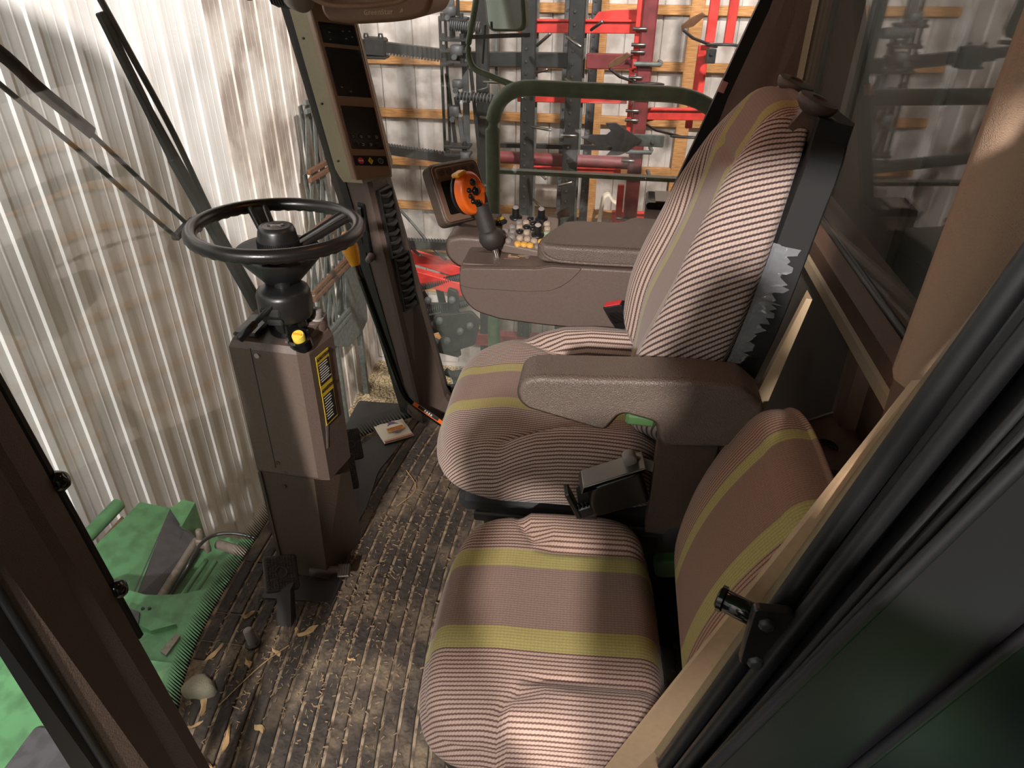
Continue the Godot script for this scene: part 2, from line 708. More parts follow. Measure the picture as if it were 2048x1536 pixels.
func make_materials() -> void:
	T.grain = noise_tex(0.04, 0.93, 1.0, 1, 5)
	T.fine = noise_tex(0.25, 0.82, 1.0, 2, 3)
	T.dirty = ramp_tex(0.012, [0.0, 0.42, 0.6, 1.0], [Color(0.78, 0.77, 0.75), Color(0.9, 0.89, 0.88), Color(0.98, 0.98, 0.98), Color(1, 1, 1)], 3, 6)
	T.leather = bump_tex(0.12, 4, 512, 5.0, 3)
	T.pebble = bump_tex(0.06, 5, 512, 8.0, 4)
	# cab plastics
	mat("brown", hexc("62524a"), 0.5, 0.0, "grain", 5.0, "leather", 0.25)
	mat("brown_dark", hexc("4f4036"), 0.5, 0.0, "grain", 5.0, "leather", 0.3)
	mat("brown_pad", hexc("64564d"), 0.42, 0.0, "grain", 6.0, "leather", 0.8)
	mat("tan", hexc("b59f83"), 0.55, 0.0, "grain", 4.0)
	mat("tan_side", hexc("a3987e"), 0.6, 0.0, "grain", 4.0)
	mat("trim", hexc("6f5444"), 0.55, 0.0, "grain", 4.0, "leather", 0.2)
	mat("headliner", hexc("9a7c66"), 0.9, 0.0, "fine", 6.0)
	mat("display_face", hexc("8a6a52"), 0.5, 0.0, "grain", 5.0)
	mat("black", hexc("1d1c1c"), 0.35, 0.0, "grain", 6.0)
	mat("black_gloss", hexc("121212"), 0.12)
	mat("black_matte", hexc("232222"), 0.75, 0.0, "grain", 6.0)
	mat("rubber", hexc("2e2926"), 0.6, 0.0, "grain", 8.0, "leather", 0.3)
	mat("wheel_black", hexc("1b1817"), 0.3, 0.0, "", 8.0, "leather", 0.12)
	mat("screen", hexc("14110f"), 0.15)
	mat("chrome", hexc("d0cdc8"), 0.12, 1.0)
	mat("steel", hexc("8d8a85"), 0.35, 1.0, "fine", 8.0)
	mat("dark_steel", hexc("39383a"), 0.5, 0.35, "dirty", 3.0)
	mat("orange", hexc("d9601c"), 0.35)
	mat("amber", hexc("e8a022"), 0.4)
	mat("yellow", hexc("e3c94f"), 0.5)
	mat("sticker_yellow", hexc("d3b52c"), 0.5)
	mat("white_print", hexc("e2ddd4"), 0.6)
	mat("black_print", hexc("141312"), 0.6)
	mat("red_print", hexc("c2343a"), 0.4)
	mat("gray_plastic", hexc("7f7873"), 0.5)
	mat("pale_plastic", hexc("a9a29d"), 0.5)
	mat("bare_button", hexc("a99583"), 0.45)
	mat("pale_brown", hexc("7b6c62"), 0.5, 0.0, "grain", 5.0)
	mat("amber_key", hexc("d6a24a"), 0.45)
	mat("amber_dark", hexc("a8862e"), 0.45)
	mat("key_green", hexc("98a585"), 0.45)
	mat("cream", hexc("c7ad8c"), 0.45)
	mat("lever_green", hexc("4a6b40"), 0.5)
	# cloths
	var L := hexc("b39e92")
	var D := hexc("56443f")
	var P := hexc("8f786d")
	var PD := hexc("6c564e")
	var Y := hexc("a4975f")
	var YD := hexc("8b7f50")
	cloth("cloth_seat", cloth_tex([[-0.082, 0.016], [0.058, 0.018]], V2(-0.07, 0.045), 0.0072, L, D, P, PD, Y, YD), null)
	cloth("cloth_back", cloth_tex([[-0.078, 0.015], [0.078, 0.015]], V2(-0.07, 0.07), 0.0072, L, D, P, PD, Y, YD), null)
	cloth("cloth_side", cloth_tex([], V2(5, 6), 0.0095, hexc("bba69a"), hexc("4a3b3a"), P, PD, Y, YD), null)
	cloth("cloth_buddy", cloth_tex([[-0.104, 0.019], [0.058, 0.021]], V2(-0.09, 0.045), 0.0072, hexc("ab9183"), hexc("5f463e"), P, PD, Y, YD), null)
	cloth("cloth_buddy_back", cloth_tex([[-0.10, 0.012], [0.055, 0.018]], V2(-0.09, 0.045), 0.0068, hexc("a3826f"), hexc("63493d"), hexc("8a6b5b"), hexc("6f5549"), Y, YD), null)
	mat("carpet", hexc("6b635b"), 1.0, 0.0, "fine", 14.0, "pebble", 0.9)
	mat("foam", hexc("b0917a"), 1.0, 0.0, "fine", 16.0, "pebble", 1.0)
	# floor
	T.mat_dirt = ramp_tex(0.005, [0.0, 0.40, 0.52, 0.62, 0.78, 1.0], [hexc("38322d"), hexc("443d37"), hexc("544b43"), hexc("675c50"), hexc("807362"), hexc("988a75")], 21, 7, 1024, 20.0)
	T.speck = ramp_tex(0.12, [0.0, 0.5, 0.72, 1.0], [Color(0.9, 0.9, 0.9), Color(0.97, 0.97, 0.97), Color(1.0, 1.0, 1.0), Color(1, 1, 1)], 22, 4)
	var fm := mat("mat_rubber", Color(0.78, 0.74, 0.70), 0.85, 0.0, "mat_dirt", 1.1, "pebble", 0.35)
	fm.detail_enabled = true
	fm.detail_albedo = T.speck
	fm.detail_blend_mode = BaseMaterial3D.BLEND_MODE_MUL
	fm.detail_uv_layer = BaseMaterial3D.DETAIL_UV_2
	fm.uv2_triplanar = true
	fm.uv2_scale = Vector3.ONE * 9.0
	T.groove = ramp_tex(0.02, [0.0, 0.35, 0.55, 1.0], [hexc("332a23"), hexc("56483b"), hexc("7d6b58"), hexc("a08b72")], 23, 6)
	mat("groove_dust", Color.WHITE, 1.0, 0.0, "groove", 2.5)
	mat("husk", hexc("b99668"), 0.9, 0.0, "fine", 20.0)
	mat("chaff", hexc("8a7256"), 0.95, 0.0, "fine", 20.0)
	mat("stone", hexc("837b66"), 0.9, 0.0, "grain", 10.0, "pebble", 0.6)
	mat("packet_paper", hexc("e6dcc8"), 0.7)
	mat("packet_paper_white", hexc("f0e8d6"), 0.7)
	mat("tan_strip", hexc("a88a6c"), 0.5, 0.0, "grain", 4.0)
	mat("packet_orange", hexc("e09a4a"), 0.7)
	mat("packet_violet", hexc("77677f"), 0.7)
	mat("packet_brown", hexc("9a5a2c"), 0.7)
	mat("packet_pink", hexc("cf9086"), 0.7)
	mat("paper_roll", hexc("b9b6ae"), 0.9, 0.0, "grain", 10.0)
	# outside
	T.sheet = ramp_tex(0.006, [0.0, 0.3, 0.5, 1.0], [hexc("cccac7"), hexc("d9d8d5"), hexc("e1e0de"), hexc("e7e7e5")], 31, 6, 512, 20.0)
	T.stained = ramp_tex(0.008, [0.0, 0.35, 0.5, 0.65, 1.0], [hexc("8d8079"), hexc("aea39a"), hexc("cbc3bb"), hexc("d9d4cd"), hexc("e0dcd6")], 32, 6, 512, 40.0)
	mat("sheet_white", Color.WHITE, 0.5, 0.0, "sheet", 0.5)
	mat("sheet_stained", Color.WHITE, 0.6, 0.0, "stained", 0.45)
	mat("dim_boards", hexc("4d463e"), 0.9, 0.0, "dirty", 0.5)
	mat("liner", hexc("c4beb8"), 0.7, 0.0, "dirty", 0.8)
	T.wood = ramp_tex(0.02, [0.0, 0.45, 0.55, 1.0], [hexc("96693c"), hexc("ad7d4b"), hexc("b98a57"), hexc("c89a64")], 33, 5)
	var wm := mat("wood", Color.WHITE, 0.8, 0.0, "wood", 1.0)
	wm.uv1_scale = Vector3(0.8, 10.0, 10.0)
	T.gravel = ramp_tex(0.06, [0.0, 0.35, 0.5, 0.65, 1.0], [hexc("5e5140"), hexc("8d7c60"), hexc("b3a07c"), hexc("cdbd98"), hexc("e0d4b4")], 34, 5)
	mat("gravel", Color.WHITE, 1.0, 0.0, "gravel", 1.2, "pebble", 1.2)
	mat("red_paint", hexc("d8403a"), 0.45, 0.0, "dirty", 1.5)
	mat("maroon", hexc("7a3236"), 0.5, 0.0, "dirty", 2.0)
	mat("machine_black", hexc("2b2c2c"), 0.5, 0.1, "dirty", 2.5)
	mat("machine_gray", hexc("55585a"), 0.55, 0.2, "dirty", 2.5)
	mat("lattice_gray", hexc("656c69"), 0.6, 0.2, "dirty", 3.0)
	mat("rust", hexc("6d4a32"), 0.8, 0.0, "dirty", 4.0)
	mat("rail_green", hexc("4a5c40"), 0.45, 0.0, "dirty", 3.0)
	mat("deck_green", hexc("55885a"), 0.5, 0.0, "dirty", 2.0)
	mat("fender_green", hexc("2f8a35"), 0.3, 0.0, "grain", 2.0)
	mat("deck_black", hexc("4a484c"), 0.6, 0.0, "dirty", 3.0)
	mat("pipe_rust", hexc("857a70"), 0.6, 0.3, "dirty", 5.0)
	mat("tank_dark", hexc("2c2f2a"), 0.6, 0.0, "grain", 1.0)
	mat("panel_dark", hexc("19181b"), 0.5, 0.0, "fine", 4.0)
	mat("seal_black", hexc("121213"), 0.4, 0.0, "grain", 5.0)
	mat("seal_gold", hexc("8e836a"), 0.3, 0.4, "grain", 5.0)
	mat("film", hexc("d9dbe0"), 0.08)
	M.film.transparency = BaseMaterial3D.TRANSPARENCY_ALPHA
	M.film.albedo_color.a = 0.25
	mat("glass", hexc("c9d2c6"), 0.02)
	M.glass.transparency = BaseMaterial3D.TRANSPARENCY_ALPHA
	M.glass.albedo_color.a = 0.05
	mat("mirror_glass", hexc("b9c4bc"), 0.08, 1.0)
	mat("lamp_glow", hexc("fff2e0"), 0.4)
	M.lamp_glow.emission_enabled = true
	M.lamp_glow.emission = hexc("fff0dc")
	M.lamp_glow.emission_energy_multiplier = 2.0
	mat("dome_glow", hexc("ffca90"), 0.4)
	M.dome_glow.emission_enabled = true
	M.dome_glow.emission = hexc("ffa860")
	M.dome_glow.emission_energy_multiplier = 1.2
	mat("jacket", hexc("2b2d33"), 0.9)
	mat("hair", hexc("2a211b"), 0.8)
	mat("lamp_shell", hexc("8a8c8e"), 0.4, 0.6)


# ---------------------------------------------------------------- lamps
func shed_lamp(at: Vector3, aim: Vector3, c: Color, energy: float, label: String) -> void:
	var o := thing("shed_lamp", at, label, "lamp", "ceiling lamps of the shed")
	var d := (aim - at).normalized()
	var x := MB.fr(at, -d)
	var s := MB.new()
	s.lathe([V2(0.0, 0.22), V2(0.07, 0.22), V2(0.08, 0.12), V2(0.24, 0.0), V2(0.235, -0.005), V2(0.07, 0.11), V2(0.0, 0.11)], x, 28)
	obj("reflector", s, M.lamp_shell, o)
	var g := MB.new()
	g.lathe([V2(0.0, 0.055), V2(0.1, 0.05), V2(0.13, 0.06), V2(0.0, 0.07)], x, 24)
	obj("lens", g, M.lamp_glow, o)
	var r := MB.new()
	r.cyl(at - d * 0.21, V(at.x, 4.6, at.z), 0.008, -1.0, 8)
	obj("suspension_rod", r, M.steel, o)
	var l := SpotLight3D.new()
	l.name = "lamp_light"
	l.light_color = c
	l.light_energy = energy
	l.light_size = 0.13
	l.spot_angle = 62.0
	l.spot_angle_attenuation = 0.6
	l.spot_range = 40.0
	l.spot_attenuation = 2.0
	l.shadow_enabled = true
	o.add_child(l)
	l.global_transform = Transform3D(Basis.looking_at(d), at + d * 0.02)


func dome_lamp(at: Vector3, energy: float) -> void:
	var o := thing("dome_lamp", at, "small warm dome lamp in the cab roof above the driver's seat", "lamp")
	var s := MB.new()
	s.box(Transform3D(Basis(), at + V(0, -0.012, 0)), V(0.16, 0.02, 0.09), 0.006)
	obj("lens", s, M.dome_glow, o)
	var b := MB.new()
	b.box(Transform3D(Basis(), at + V(0, -0.003, 0)), V(0.19, 0.012, 0.12), 0.004)
	obj("bezel", b, M.black, o)
	var l := AreaLight3D.new()
	l.name = "dome_light"
	l.light_color = Color(1.0, 0.62, 0.36)
	l.light_energy = energy
	l.area_size = Vector2(0.15, 0.08)
	l.area_range = 10.0
	l.area_attenuation = 2.0
	l.shadow_enabled = true
	o.add_child(l)
	l.global_transform = Transform3D(Basis.looking_at(Vector3.DOWN, Vector3.FORWARD), at + V(0, -0.03, 0))


# ---------------------------------------------------------------- the shed
func build_shed() -> void:
	# front wall: ribbed steel sheets, each a piece of its own, overlapping at the edges
	var wf := setting("wall_front", V(-1.92, 0, 0), "white ribbed steel wall beyond the windshield")
	var prof := [V2(0.0, 0.0), V2(0.0, 0.040), V2(0.0012, 0.044), V2(0.0012, 0.048), V2(0.0, 0.052), V2(0.0, 0.092), V2(0.0012, 0.096), V2(0.0012, 0.100), V2(0.0, 0.104), V2(0.0, 0.143), V2(0.009, 0.149), V2(0.009, 0.181), V2(0.0, 0.187)]
	for variant in 1:
		for k in 13:
			var s := MB.new()
			var z0 := -5.36 + k * 0.935
			var lo := []
			var hi := []
			for r in 5:
				for p in prof:
					lo.append(V(-1.92 + p.x, -1.9, z0 + r * 0.187 + p.y))
					hi.append(V(-1.92 + p.x, 4.6, z0 + r * 0.187 + p.y))
			for i in lo.size() - 1:
				var dz: float = lo[i + 1].z - lo[i].z
				var dx: float = lo[i + 1].x - lo[i].x
				if absf(dz) < 0.0005 and absf(dx) < 0.0005:
					continue
				s.quad(lo[i], lo[i + 1], hi[i + 1], hi[i], V(dz, 0, -dx).normalized())
			obj("steel_sheet", s, M.sheet_stained if k < 2 else M.sheet_white, wf)
	var bk := MB.new()
	bk.bx(V(-2.1, -2.0, -5.6), V(-1.925, 4.6, 8.0))
	obj("wall_backing", bk, M.liner, wf)
	# right wall: liner panels and wooden girts
	var wr := setting("wall_right", V(0, 0, -5.36), "pale liner wall with wooden girts behind the implement")
	var b2 := MB.new()
	b2.bx(V(-2.0, -2.0, -5.6), V(12.0, 4.6, -5.37))
	obj("wall_backing", b2, M.liner, wr)
	for k in 26:
		var s := MB.new()
		var x0 := -1.9 + k * 0.245
		s.bx(V(x0 + 0.003, -1.85, -5.375), V(x0 + 0.242, 4.5, -5.358), 0.003)
		s.bx(V(x0 + 0.118, -1.85, -5.36), V(x0 + 0.127, 4.5, -5.354), 0.002)
		obj("liner_panel", s, M.liner, wr)
	for y in [1.3, 0.962, 0.619, 0.258, -0.09, -0.43, -0.78, -1.13, -1.6]:
		var s := MB.new()
		s.box(Transform3D(Basis(), V(1.9, y, -5.335)), V(7.4, 0.058, 0.045), 0.004)
		obj("girt", s, M.wood, wr)
	for x in [-0.15, 0.47, 2.2]:
		var s := MB.new()
		s.bx(V(x, -1.9, -5.35), V(x + 0.09, 4.5, -5.31), 0.004)
		obj("post", s, M.wood, wr)
	var g := MB.new()
	g.bx(V(-2.1, -2.2, -5.6), V(12.2, -1.9, 8.2))
	struct("ground", g, M.gravel, "gravel floor of the shed")
	var c := MB.new()
	c.bx(V(-2.1, 4.6, -5.6), V(12.2, 4.8, 8.2))
	struct("ceiling", c, M.dim_boards, "dark board ceiling of the shed")
	var l := MB.new()
	l.bx(V(-2.1, -2.0, 8.0), V(12.2, 4.6, 8.2))
	struct("wall_left", l, M.dim_boards)
	var e := MB.new()
	e.bx(V(12.0, -2.0, -5.6), V(12.2, 4.6, 8.0))
	struct("wall_back", e, M.dim_boards)
	# loose stones along the foot of the front wall
	var rng := RandomNumberGenerator.new()
	rng.seed = 5
	var mm := MultiMesh.new()
	mm.transform_format = MultiMesh.TRANSFORM_3D
	var sm := SphereMesh.new()
	sm.radius = 0.02
	sm.height = 0.026
	sm.radial_segments = 7
	sm.rings = 4
	sm.material = M.gravel
	mm.mesh = sm
	mm.instance_count = 2600
	for i in 2600:
		var p := V(rng.randf_range(-1.88, -0.3), -1.897, rng.randf_range(-5.3, -2.6))
		mm.set_instance_transform(i, Transform3D(Basis.from_euler(V(rng.randf() * 3, rng.randf() * 3, 0)).scaled(Vector3.ONE * rng.randf_range(0.4, 1.3)), p))
	var mi := MultiMeshInstance3D.new()
	mi.name = "gravel"
	mi.multimesh = mm
	add_child(mi)
	stuff(tag(mi, "loose tan gravel along the foot of the white ribbed wall", "gravel"))


# ---------------------------------------------------------------- what stands outside the cab
func build_outside() -> void:
	build_implement()
	# tubular handrail on the right-hand platform
	var hr := thing("handrail", V(-0.363, -0.6, -2.3), "thick dark green tube handrail outside the right window", "handrail")
	var s := MB.new()
	s.tube(bent([V(-0.363, -0.6, -2.3), V(-0.363, 0.962, -2.3), V(0.30, 0.952, -2.3), V(0.62, 0.5, -2.3)], 0.13, 8), 0.0235, 14)
	obj("tube", s, M.rail_green, hr)
	s = MB.new()
	s.tube([V(0.30, -0.6, -2.34), V(0.30, 0.70, -2.34), V(0.30, 0.71, -2.34)], 0.012, 8)
	s.bar(V(-0.36, 0.705, -2.3), V(0.62, 0.70, -2.3), 0.03, 0.012)
	obj("lower_bar", s, M.rail_green, hr)
	s = MB.new()
	s.bx(V(-0.45, -0.62, -2.75), V(0.8, -0.58, -2.1), 0.006)
	obj("platform", s, M.fender_green, hr)
	# mirror on its bent arm
	var mr := thing("side_mirror", V(-0.29, 0.95, -2.36), "rectangular rear-view mirror on a thin bent green arm", "mirror")
	s = MB.new()
	s.tube(bent([V(-0.42, 1.45, -2.4), V(-0.425, 1.19, -2.4), V(-0.458, 1.05, -2.4), V(-0.445, 0.995, -2.4), V(-0.29, 0.95, -2.36), V(-0.22, 0.955, -2.31)], 0.04, 5), 0.0095, 10)
	obj("arm", s, M.rail_green, mr)
	var fx := face(V(-0.345, 1.225, -2.40), V(1, 0.05, 0.35), V(-0.33, -0.12, 1.0))
	s = MB.new()
	s.prism(rounded(rect(0.135, 0.25), 0.03), fx.translated_local(V(0, 0, -0.03)), 0.036, 0.008)
	obj("housing", s, M.rail_green, mr)
	s = MB.new()
	s.prism(rounded(rect(0.117, 0.232), 0.024), fx.translated_local(V(0, 0, 0.004)), 0.004, 0.001)
	obj("mirror_glass", s, M.mirror_glass, mr)
	s = MB.new()
	s.tube([V(-0.424, 1.21, -2.4), V(-0.36, 1.2, -2.43)], 0.008, 8)
	s.cyl(V(-0.41, 1.01, -2.4), V(-0.40, 1.12, -2.4), 0.004, -1, 8)
	s.bar(V(-0.45, 1.085, -2.4), V(-0.26, 1.095, -2.4), 0.006, 0.012)
	obj("bracket", s, M.machine_black, mr)
	build_lattice()
	build_front_deck()
	build_wipers()


func perforated(a: Vector3, b: Vector3, w: float, m: Material, par: Node3D, holes := true) -> void:
	var s := MB.new()
	s.bar(a, b, w, w * 0.8, V(0, 0, 1), 0.005)
	var o := obj("toolbar", s, m, par)
	if not holes:
		return
	var L := a.distance_to(b)
	var d := (b - a) / L
	var h := MB.new()
	var k := 0.03
	while k < L:
		var p := a + d * k + V(-w * 0.12, 0, w * 0.41)
		h.cyl(p, p + V(0, 0, 0.006), 0.0085, 0.007, 8)
		k += 0.062
	obj("bolt_row", h, M.steel, o)


func spring_coil(a: Vector3, b: Vector3, r: float, turns: int, wire: float) -> MB:
	var s := MB.new()
	var d := (b - a).normalized()
	var f := MB.fr(a, d)
	var path := []
	var n := turns * 8
	for i in n + 1:
		var t := TAU * i / 8.0
		path.append(f * V(cos(t) * r, a.distance_to(b) * i / n, sin(t) * r))
	s.tube(path, wire, 5, false, 1.0, d)
	return s


func build_implement() -> void:
	var o := thing("cultivator", V(-0.2, -1.9, -4.2), "folded red and black cultivator leaning against the liner wall", "implement")
	var s: MB
	# upright toolbars with rows of bolts
	perforated(V(-0.72, -1.6, -4.2), V(-0.715, 1.9, -4.2), 0.07, M.machine_black, o, false)
	perforated(V(-0.462, -1.6, -4.2), V(-0.462, 1.9, -4.2), 0.078, M.machine_black, o)
	perforated(V(-0.21, -1.6, -4.15), V(-0.205, 1.9, -4.15), 0.085, M.machine_black, o)
	perforated(V(-0.29, -0.4, -4.75), V(-0.285, 1.9, -4.75), 0.05, M.machine_gray, o)
	perforated(V(-0.13, -0.35, -4.75), V(-0.12, 1.9, -4.75), 0.055, M.machine_gray, o)
	s = MB.new()
	s.bar(V(-0.165, -1.0, -4.3), V(-0.165, 1.6, -4.3), 0.016, 0.03, V(0, 0, 1))
	s.bar(V(-0.655, -1.5, -4.3), V(-0.655, 1.6, -4.3), 0.014, 0.02, V(0, 0, 1))
	s.bar(V(-0.425, -1.5, -4.3), V(-0.425, 1.6, -4.3), 0.010, 0.02, V(0, 0, 1))
	obj("flat_bar", s, M.lattice_gray, o)
	# maroon mast
	s = MB.new()
	s.bar(V(0.165, -1.7, -4.2), V(0.165, 1.9, -4.2), 0.078, 0.078, V(0, 0, 1), 0.008)
	obj("mast", s, M.maroon, o)
	# red arms
	var arms := [[-0.53, 0.11, 0.945, 0.062, -4.28], [-0.53, 0.09, 0.59, 0.062, -4.28], [0.21, 0.56, 0.515, 0.058, -4.28], [-0.50, 0.09, 0.175, 0.04, -4.30], [0.06, 0.42, -0.15, 0.075, -4.45], [0.0, 0.5, -0.55, 0.06, -4.45]]
	for a in arms:
		s = MB.new()
		s.bar(V(a[0], a[2], a[4]), V(a[1], a[2] + 0.008, a[4]), 0.05, a[3], V(0, 1, 0), 0.003)
		s.bar(V(a[0], a[2] + a[3] * 0.5, a[4] + 0.02), V(a[1], a[2] + a[3] * 0.5 + 0.008, a[4] + 0.02), 0.04, 0.012, V(0, 1, 0), 0.003)
		obj("arm", s, M.red_paint, o)
	for a in [[-0.40, 0.11, 1.02, 0.03]]:
		s = MB.new()
		s.prism([V2(-0.14, 0.97), V2(0.10, 0.97), V2(0.10, 1.035), V2(-0.02, 1.03), V2(-0.10, 1.02)], Transform3D(Basis(), V(0, 0, -4.31)), 0.03)
		obj("gusset", s, M.red_paint, o)
	var verts := [[0.113, 0.74, 1.9, 0.03, -4.2], [0.11, 0.42, 0.60, 0.028, -4.2], [0.10, 0.62, 0.76, 0.028, -4.2], [0.505, 0.88, 1.6, 0.05, -4.35], [0.485, 0.56, 0.86, 0.06, -4.4], [0.625, 0.85, 1.7, 0.05, -4.5], [0.10, -0.5, 0.1, 0.04, -4.3], [0.46, 0.42, 0.6, 0.04, -4.4]]
	for a in verts:
		s = MB.new()
		s.bar(V(a[0], a[1], a[4]), V(a[0], a[2], a[4]), a[3], 0.035, V(0, 0, 1), 0.003)
		obj("upright", s, M.red_paint, o)
	# clamps round the mast
	for y in [0.79, 0.635, 0.335, 0.20]:
		s = MB.new()
		s.tube([V(0.105, y, -4.14), V(0.245, y, -4.14), V(0.25, y, -4.2), V(0.245, y, -4.26)], 0.012, 8)
		obj("clamp", s, M.lattice_gray, o)
	for y in [0.88, 0.845, 0.955, 0.72, 0.55, 0.50, 0.28, -0.06]:
		s = MB.new()
		s.cyl(V(0.085, y, -4.16), V(0.16, y, -4.155), 0.009, -1, 8, 0.002)
		obj("bolt", s, M.steel, o)
	# crossing bars
	s = MB.new()
	s.bar(V(-0.9, 0.775, -4.27), V(-0.22, 0.785, -4.25), 0.05, 0.075, V(0, 1, 0), 0.004)
	obj("crossbar", s, M.machine_black, o)
	s = MB.new()
	s.bar(V(-0.15, 0.785, -4.25), V(0.13, 0.787, -4.24), 0.05, 0.075, V(0, 1, 0), 0.004)
	obj("crossbar", s, M.maroon, o)
	s = MB.new()
	s.cyl(V(-0.72, 0.24, -4.28), V(0.13, 0.235, -4.28), 0.036, -1, 16)
	obj("crossbar", s, M.maroon, o)
	s = MB.new()
	s.bar(V(-0.7, 0.29, -4.36), V(0.1, 0.30, -4.36), 0.03, 0.025)
	s.bar(V(-0.62, 0.955, -4.36), V(0.0, 0.955, -4.36), 0.03, 0.03)
	s.bar(V(-0.62, 0.62, -4.4), V(-0.25, 0.62, -4.4), 0.03, 0.03)
	obj("crossbar", s, M.machine_black, o)
	# the long toothed bars that reach towards the front wall
	for a in [[V(-1.75, 0.84, -4.45), V(-0.86, 0.79, -4.25), -1.0], [V(-1.7, 0.262, -4.4), V(-0.85, 0.232, -4.2), 1.0], [V(-1.6, -0.27, -4.1), V(-0.75, -0.225, -4.0), 1.0]]:
		s = MB.new()
		s.bar(a[0], a[1], 0.04, 0.055, V(0, 1, 0), 0.003)
		var t := obj("rack_bar", s, M.machine_black, o)
		var h := MB.new()
		for k in 34:
			var p: Vector3 = a[0].lerp(a[1], 0.25 + 0.72 * k / 33.0) + V(0, a[2] * 0.032, 0.01)
			h.box(Transform3D(Basis(), p), V(0.009, 0.014, 0.02))
		obj("tooth_row", h, M.machine_gray, t)
	s = MB.new()
	s.box(Transform3D(Basis.from_euler(V(0, 0, -0.05)), V(-1.365, 0.815, -4.36)), V(0.125, 0.10, 0.08), 0.01)
	s.bx(V(-1.43, 0.755, -4.40), V(-1.30, 0.768, -4.30), 0.003)
	for x in [-1.41, -1.325]:
		s.tube([V(x - 0.012, 0.862, -4.33), V(x - 0.008, 0.885, -4.33), V(x + 0.008, 0.885, -4.33), V(x + 0.012, 0.862, -4.33)], 0.006, 6)
	obj("rack_clamp", s, M.machine_black, o)
	# linkage, plates and springs at the folding joint
	for a in [[-0.90, 1.9, 0.34, 0.014], [-0.865, 1.9, 0.9, 0.03], [-0.80, 1.0, 0.34, 0.035], [-0.905, 0.72, 0.33, 0.02], [-0.93, 1.0, 0.30, 0.014], [-0.855, 0.6, 0.3, 0.026], [-0.77, 0.75, 0.30, 0.018], [-0.83, 1.9, 1.0, 0.016]]:
		s = MB.new()
		s.bar(V(a[0], a[1], -4.12), V(a[0] + (0.04 if a[1] < 1.0 else 0.0), a[2], -4.12), a[3], 0.02, V(0, 0, 1), 0.003)
		obj("link", s, M.machine_gray if a[3] > 0.025 else M.machine_black, o)
	for y in [0.895, 0.775, 0.345, 0.84, 0.30, 0.99]:
		s = MB.new()
		s.box(Transform3D(Basis(), V(-0.845, y, -4.08)), V(0.15, 0.016, 0.09), 0.003)
		s.cyl(V(-0.80, y, -4.05), V(-0.80, y + 0.03, -4.05), 0.012, -1, 8)
		s.cyl(V(-0.90, y, -4.05), V(-0.90, y + 0.03, -4.05), 0.012, -1, 8)
		obj("joint_plate", s, M.machine_black, o)
	for a in [[V(-0.87, 1.0, -4.1), V(-0.87, 1.05, -4.1), 0.035], [V(-0.83, 0.82, -4.05), V(-0.83, 0.87, -4.05), 0.035], [V(-0.83, 0.655, -4.05), V(-0.83, 0.70, -4.05), 0.03], [V(-0.86, 0.5, -4.08), V(-0.86, 0.56, -4.08), 0.03], [V(-0.80, 0.27, -4.05), V(-0.80, 0.32, -4.05), 0.03]]:
		s = MB.new()
		s.cyl(a[0], a[1], a[2], -1, 14, 0.006)
		s.cyl(a[0] + V(0, 0, 0.05), a[0] + V(0, 0, 0.075), 0.014, -1, 8)
		obj("pivot", s, M.machine_gray, o)
	for a in [[V(-0.86, 0.965, -4.05), V(-0.70, 0.955, -4.05)], [V(-0.84, 0.615, -4.05), V(-0.58, 0.605, -4.05)]]:
		s = MB.new()
		s.cyl(a[0], a[1], 0.018, -1, 12)
		var t := obj("spring_rod", s, M.machine_black, o)
		obj("spring", spring_coil(a[0], a[1], 0.024, 14, 0.005), M.machine_gray, t)
	# thin rods that stick out
	for a in [[V(-0.41, 0.87, -4.1), V(-0.33, 0.94, -4.0)], [V(-0.41, 0.74, -4.1), V(-0.34, 0.77, -4.0)], [V(-0.43, 0.46, -4.1), V(-0.31, 0.455, -4.05)], [V(-0.26, 0.43, -4.05), V(-0.17, 0.43, -4.05)], [V(-0.26, 0.165, -4.0), V(-0.18, 0.19, -4.0)], [V(-0.26, -0.03, -4.0), V(-0.19, 0.0, -4.0)], [V(-0.41, 0.23, -4.1), V(-0.33, 0.2, -4.0)], [V(-0.41, 0.05, -4.1), V(-0.33, 0.02, -4.0)], [V(-0.25, 0.92, -4.05), V(-0.17, 0.88, -4.0)], [V(-0.25, 0.72, -4.05), V(-0.16, 0.68, -4.0)], [V(-0.72, 0.50, -4.1), V(-0.62, 0.505, -4.05)], [V(-0.7, 0.685, -4.1), V(-0.55, 0.685, -4.1)], [V(-0.70, 0.12, -4.1), V(-0.60, 0.09, -4.1)], [V(-0.13, 0.95, -4.1), V(-0.07, 1.0, -4.0)]]:
		s = MB.new()
		s.cyl(a[0], a[1], 0.008, -1, 8, 0.002)
		obj("rod", s, M.steel, o)
	# chain
	for k in 5:
		s = MB.new()
		var c := V(-0.585 + k * 0.027, 0.70 - k * 0.017, -4.05)
		s.tube([c + V(-0.016, 0.008, 0), c + V(0, 0.012, 0.004 * (k % 2)), c + V(0.016, -0.008, 0), c + V(0, -0.014, 0)], 0.004, 6, true)
		obj("chain_link", s, M.steel, o)
	# sweeps and curved spring shanks
	s = MB.new()
	s.prism([V2(-0.019, 0.524), V2(0.035, 0.528), V2(0.11, 0.484), V2(0.183, 0.442), V2(0.110, 0.379), V2(0.066, 0.359), V2(-0.004, 0.356), V2(0.028, 0.392), V2(0.020, 0.408), V2(-0.055, 0.403), V2(-0.15, 0.446), V2(-0.09, 0.462), V2(-0.01, 0.464), V2(0.012, 0.484)], Transform3D(Basis(), V(0, 0, -3.96)), 0.012, 0.003)
	obj("sweep", s, M.dark_steel, o)
	s = MB.new()
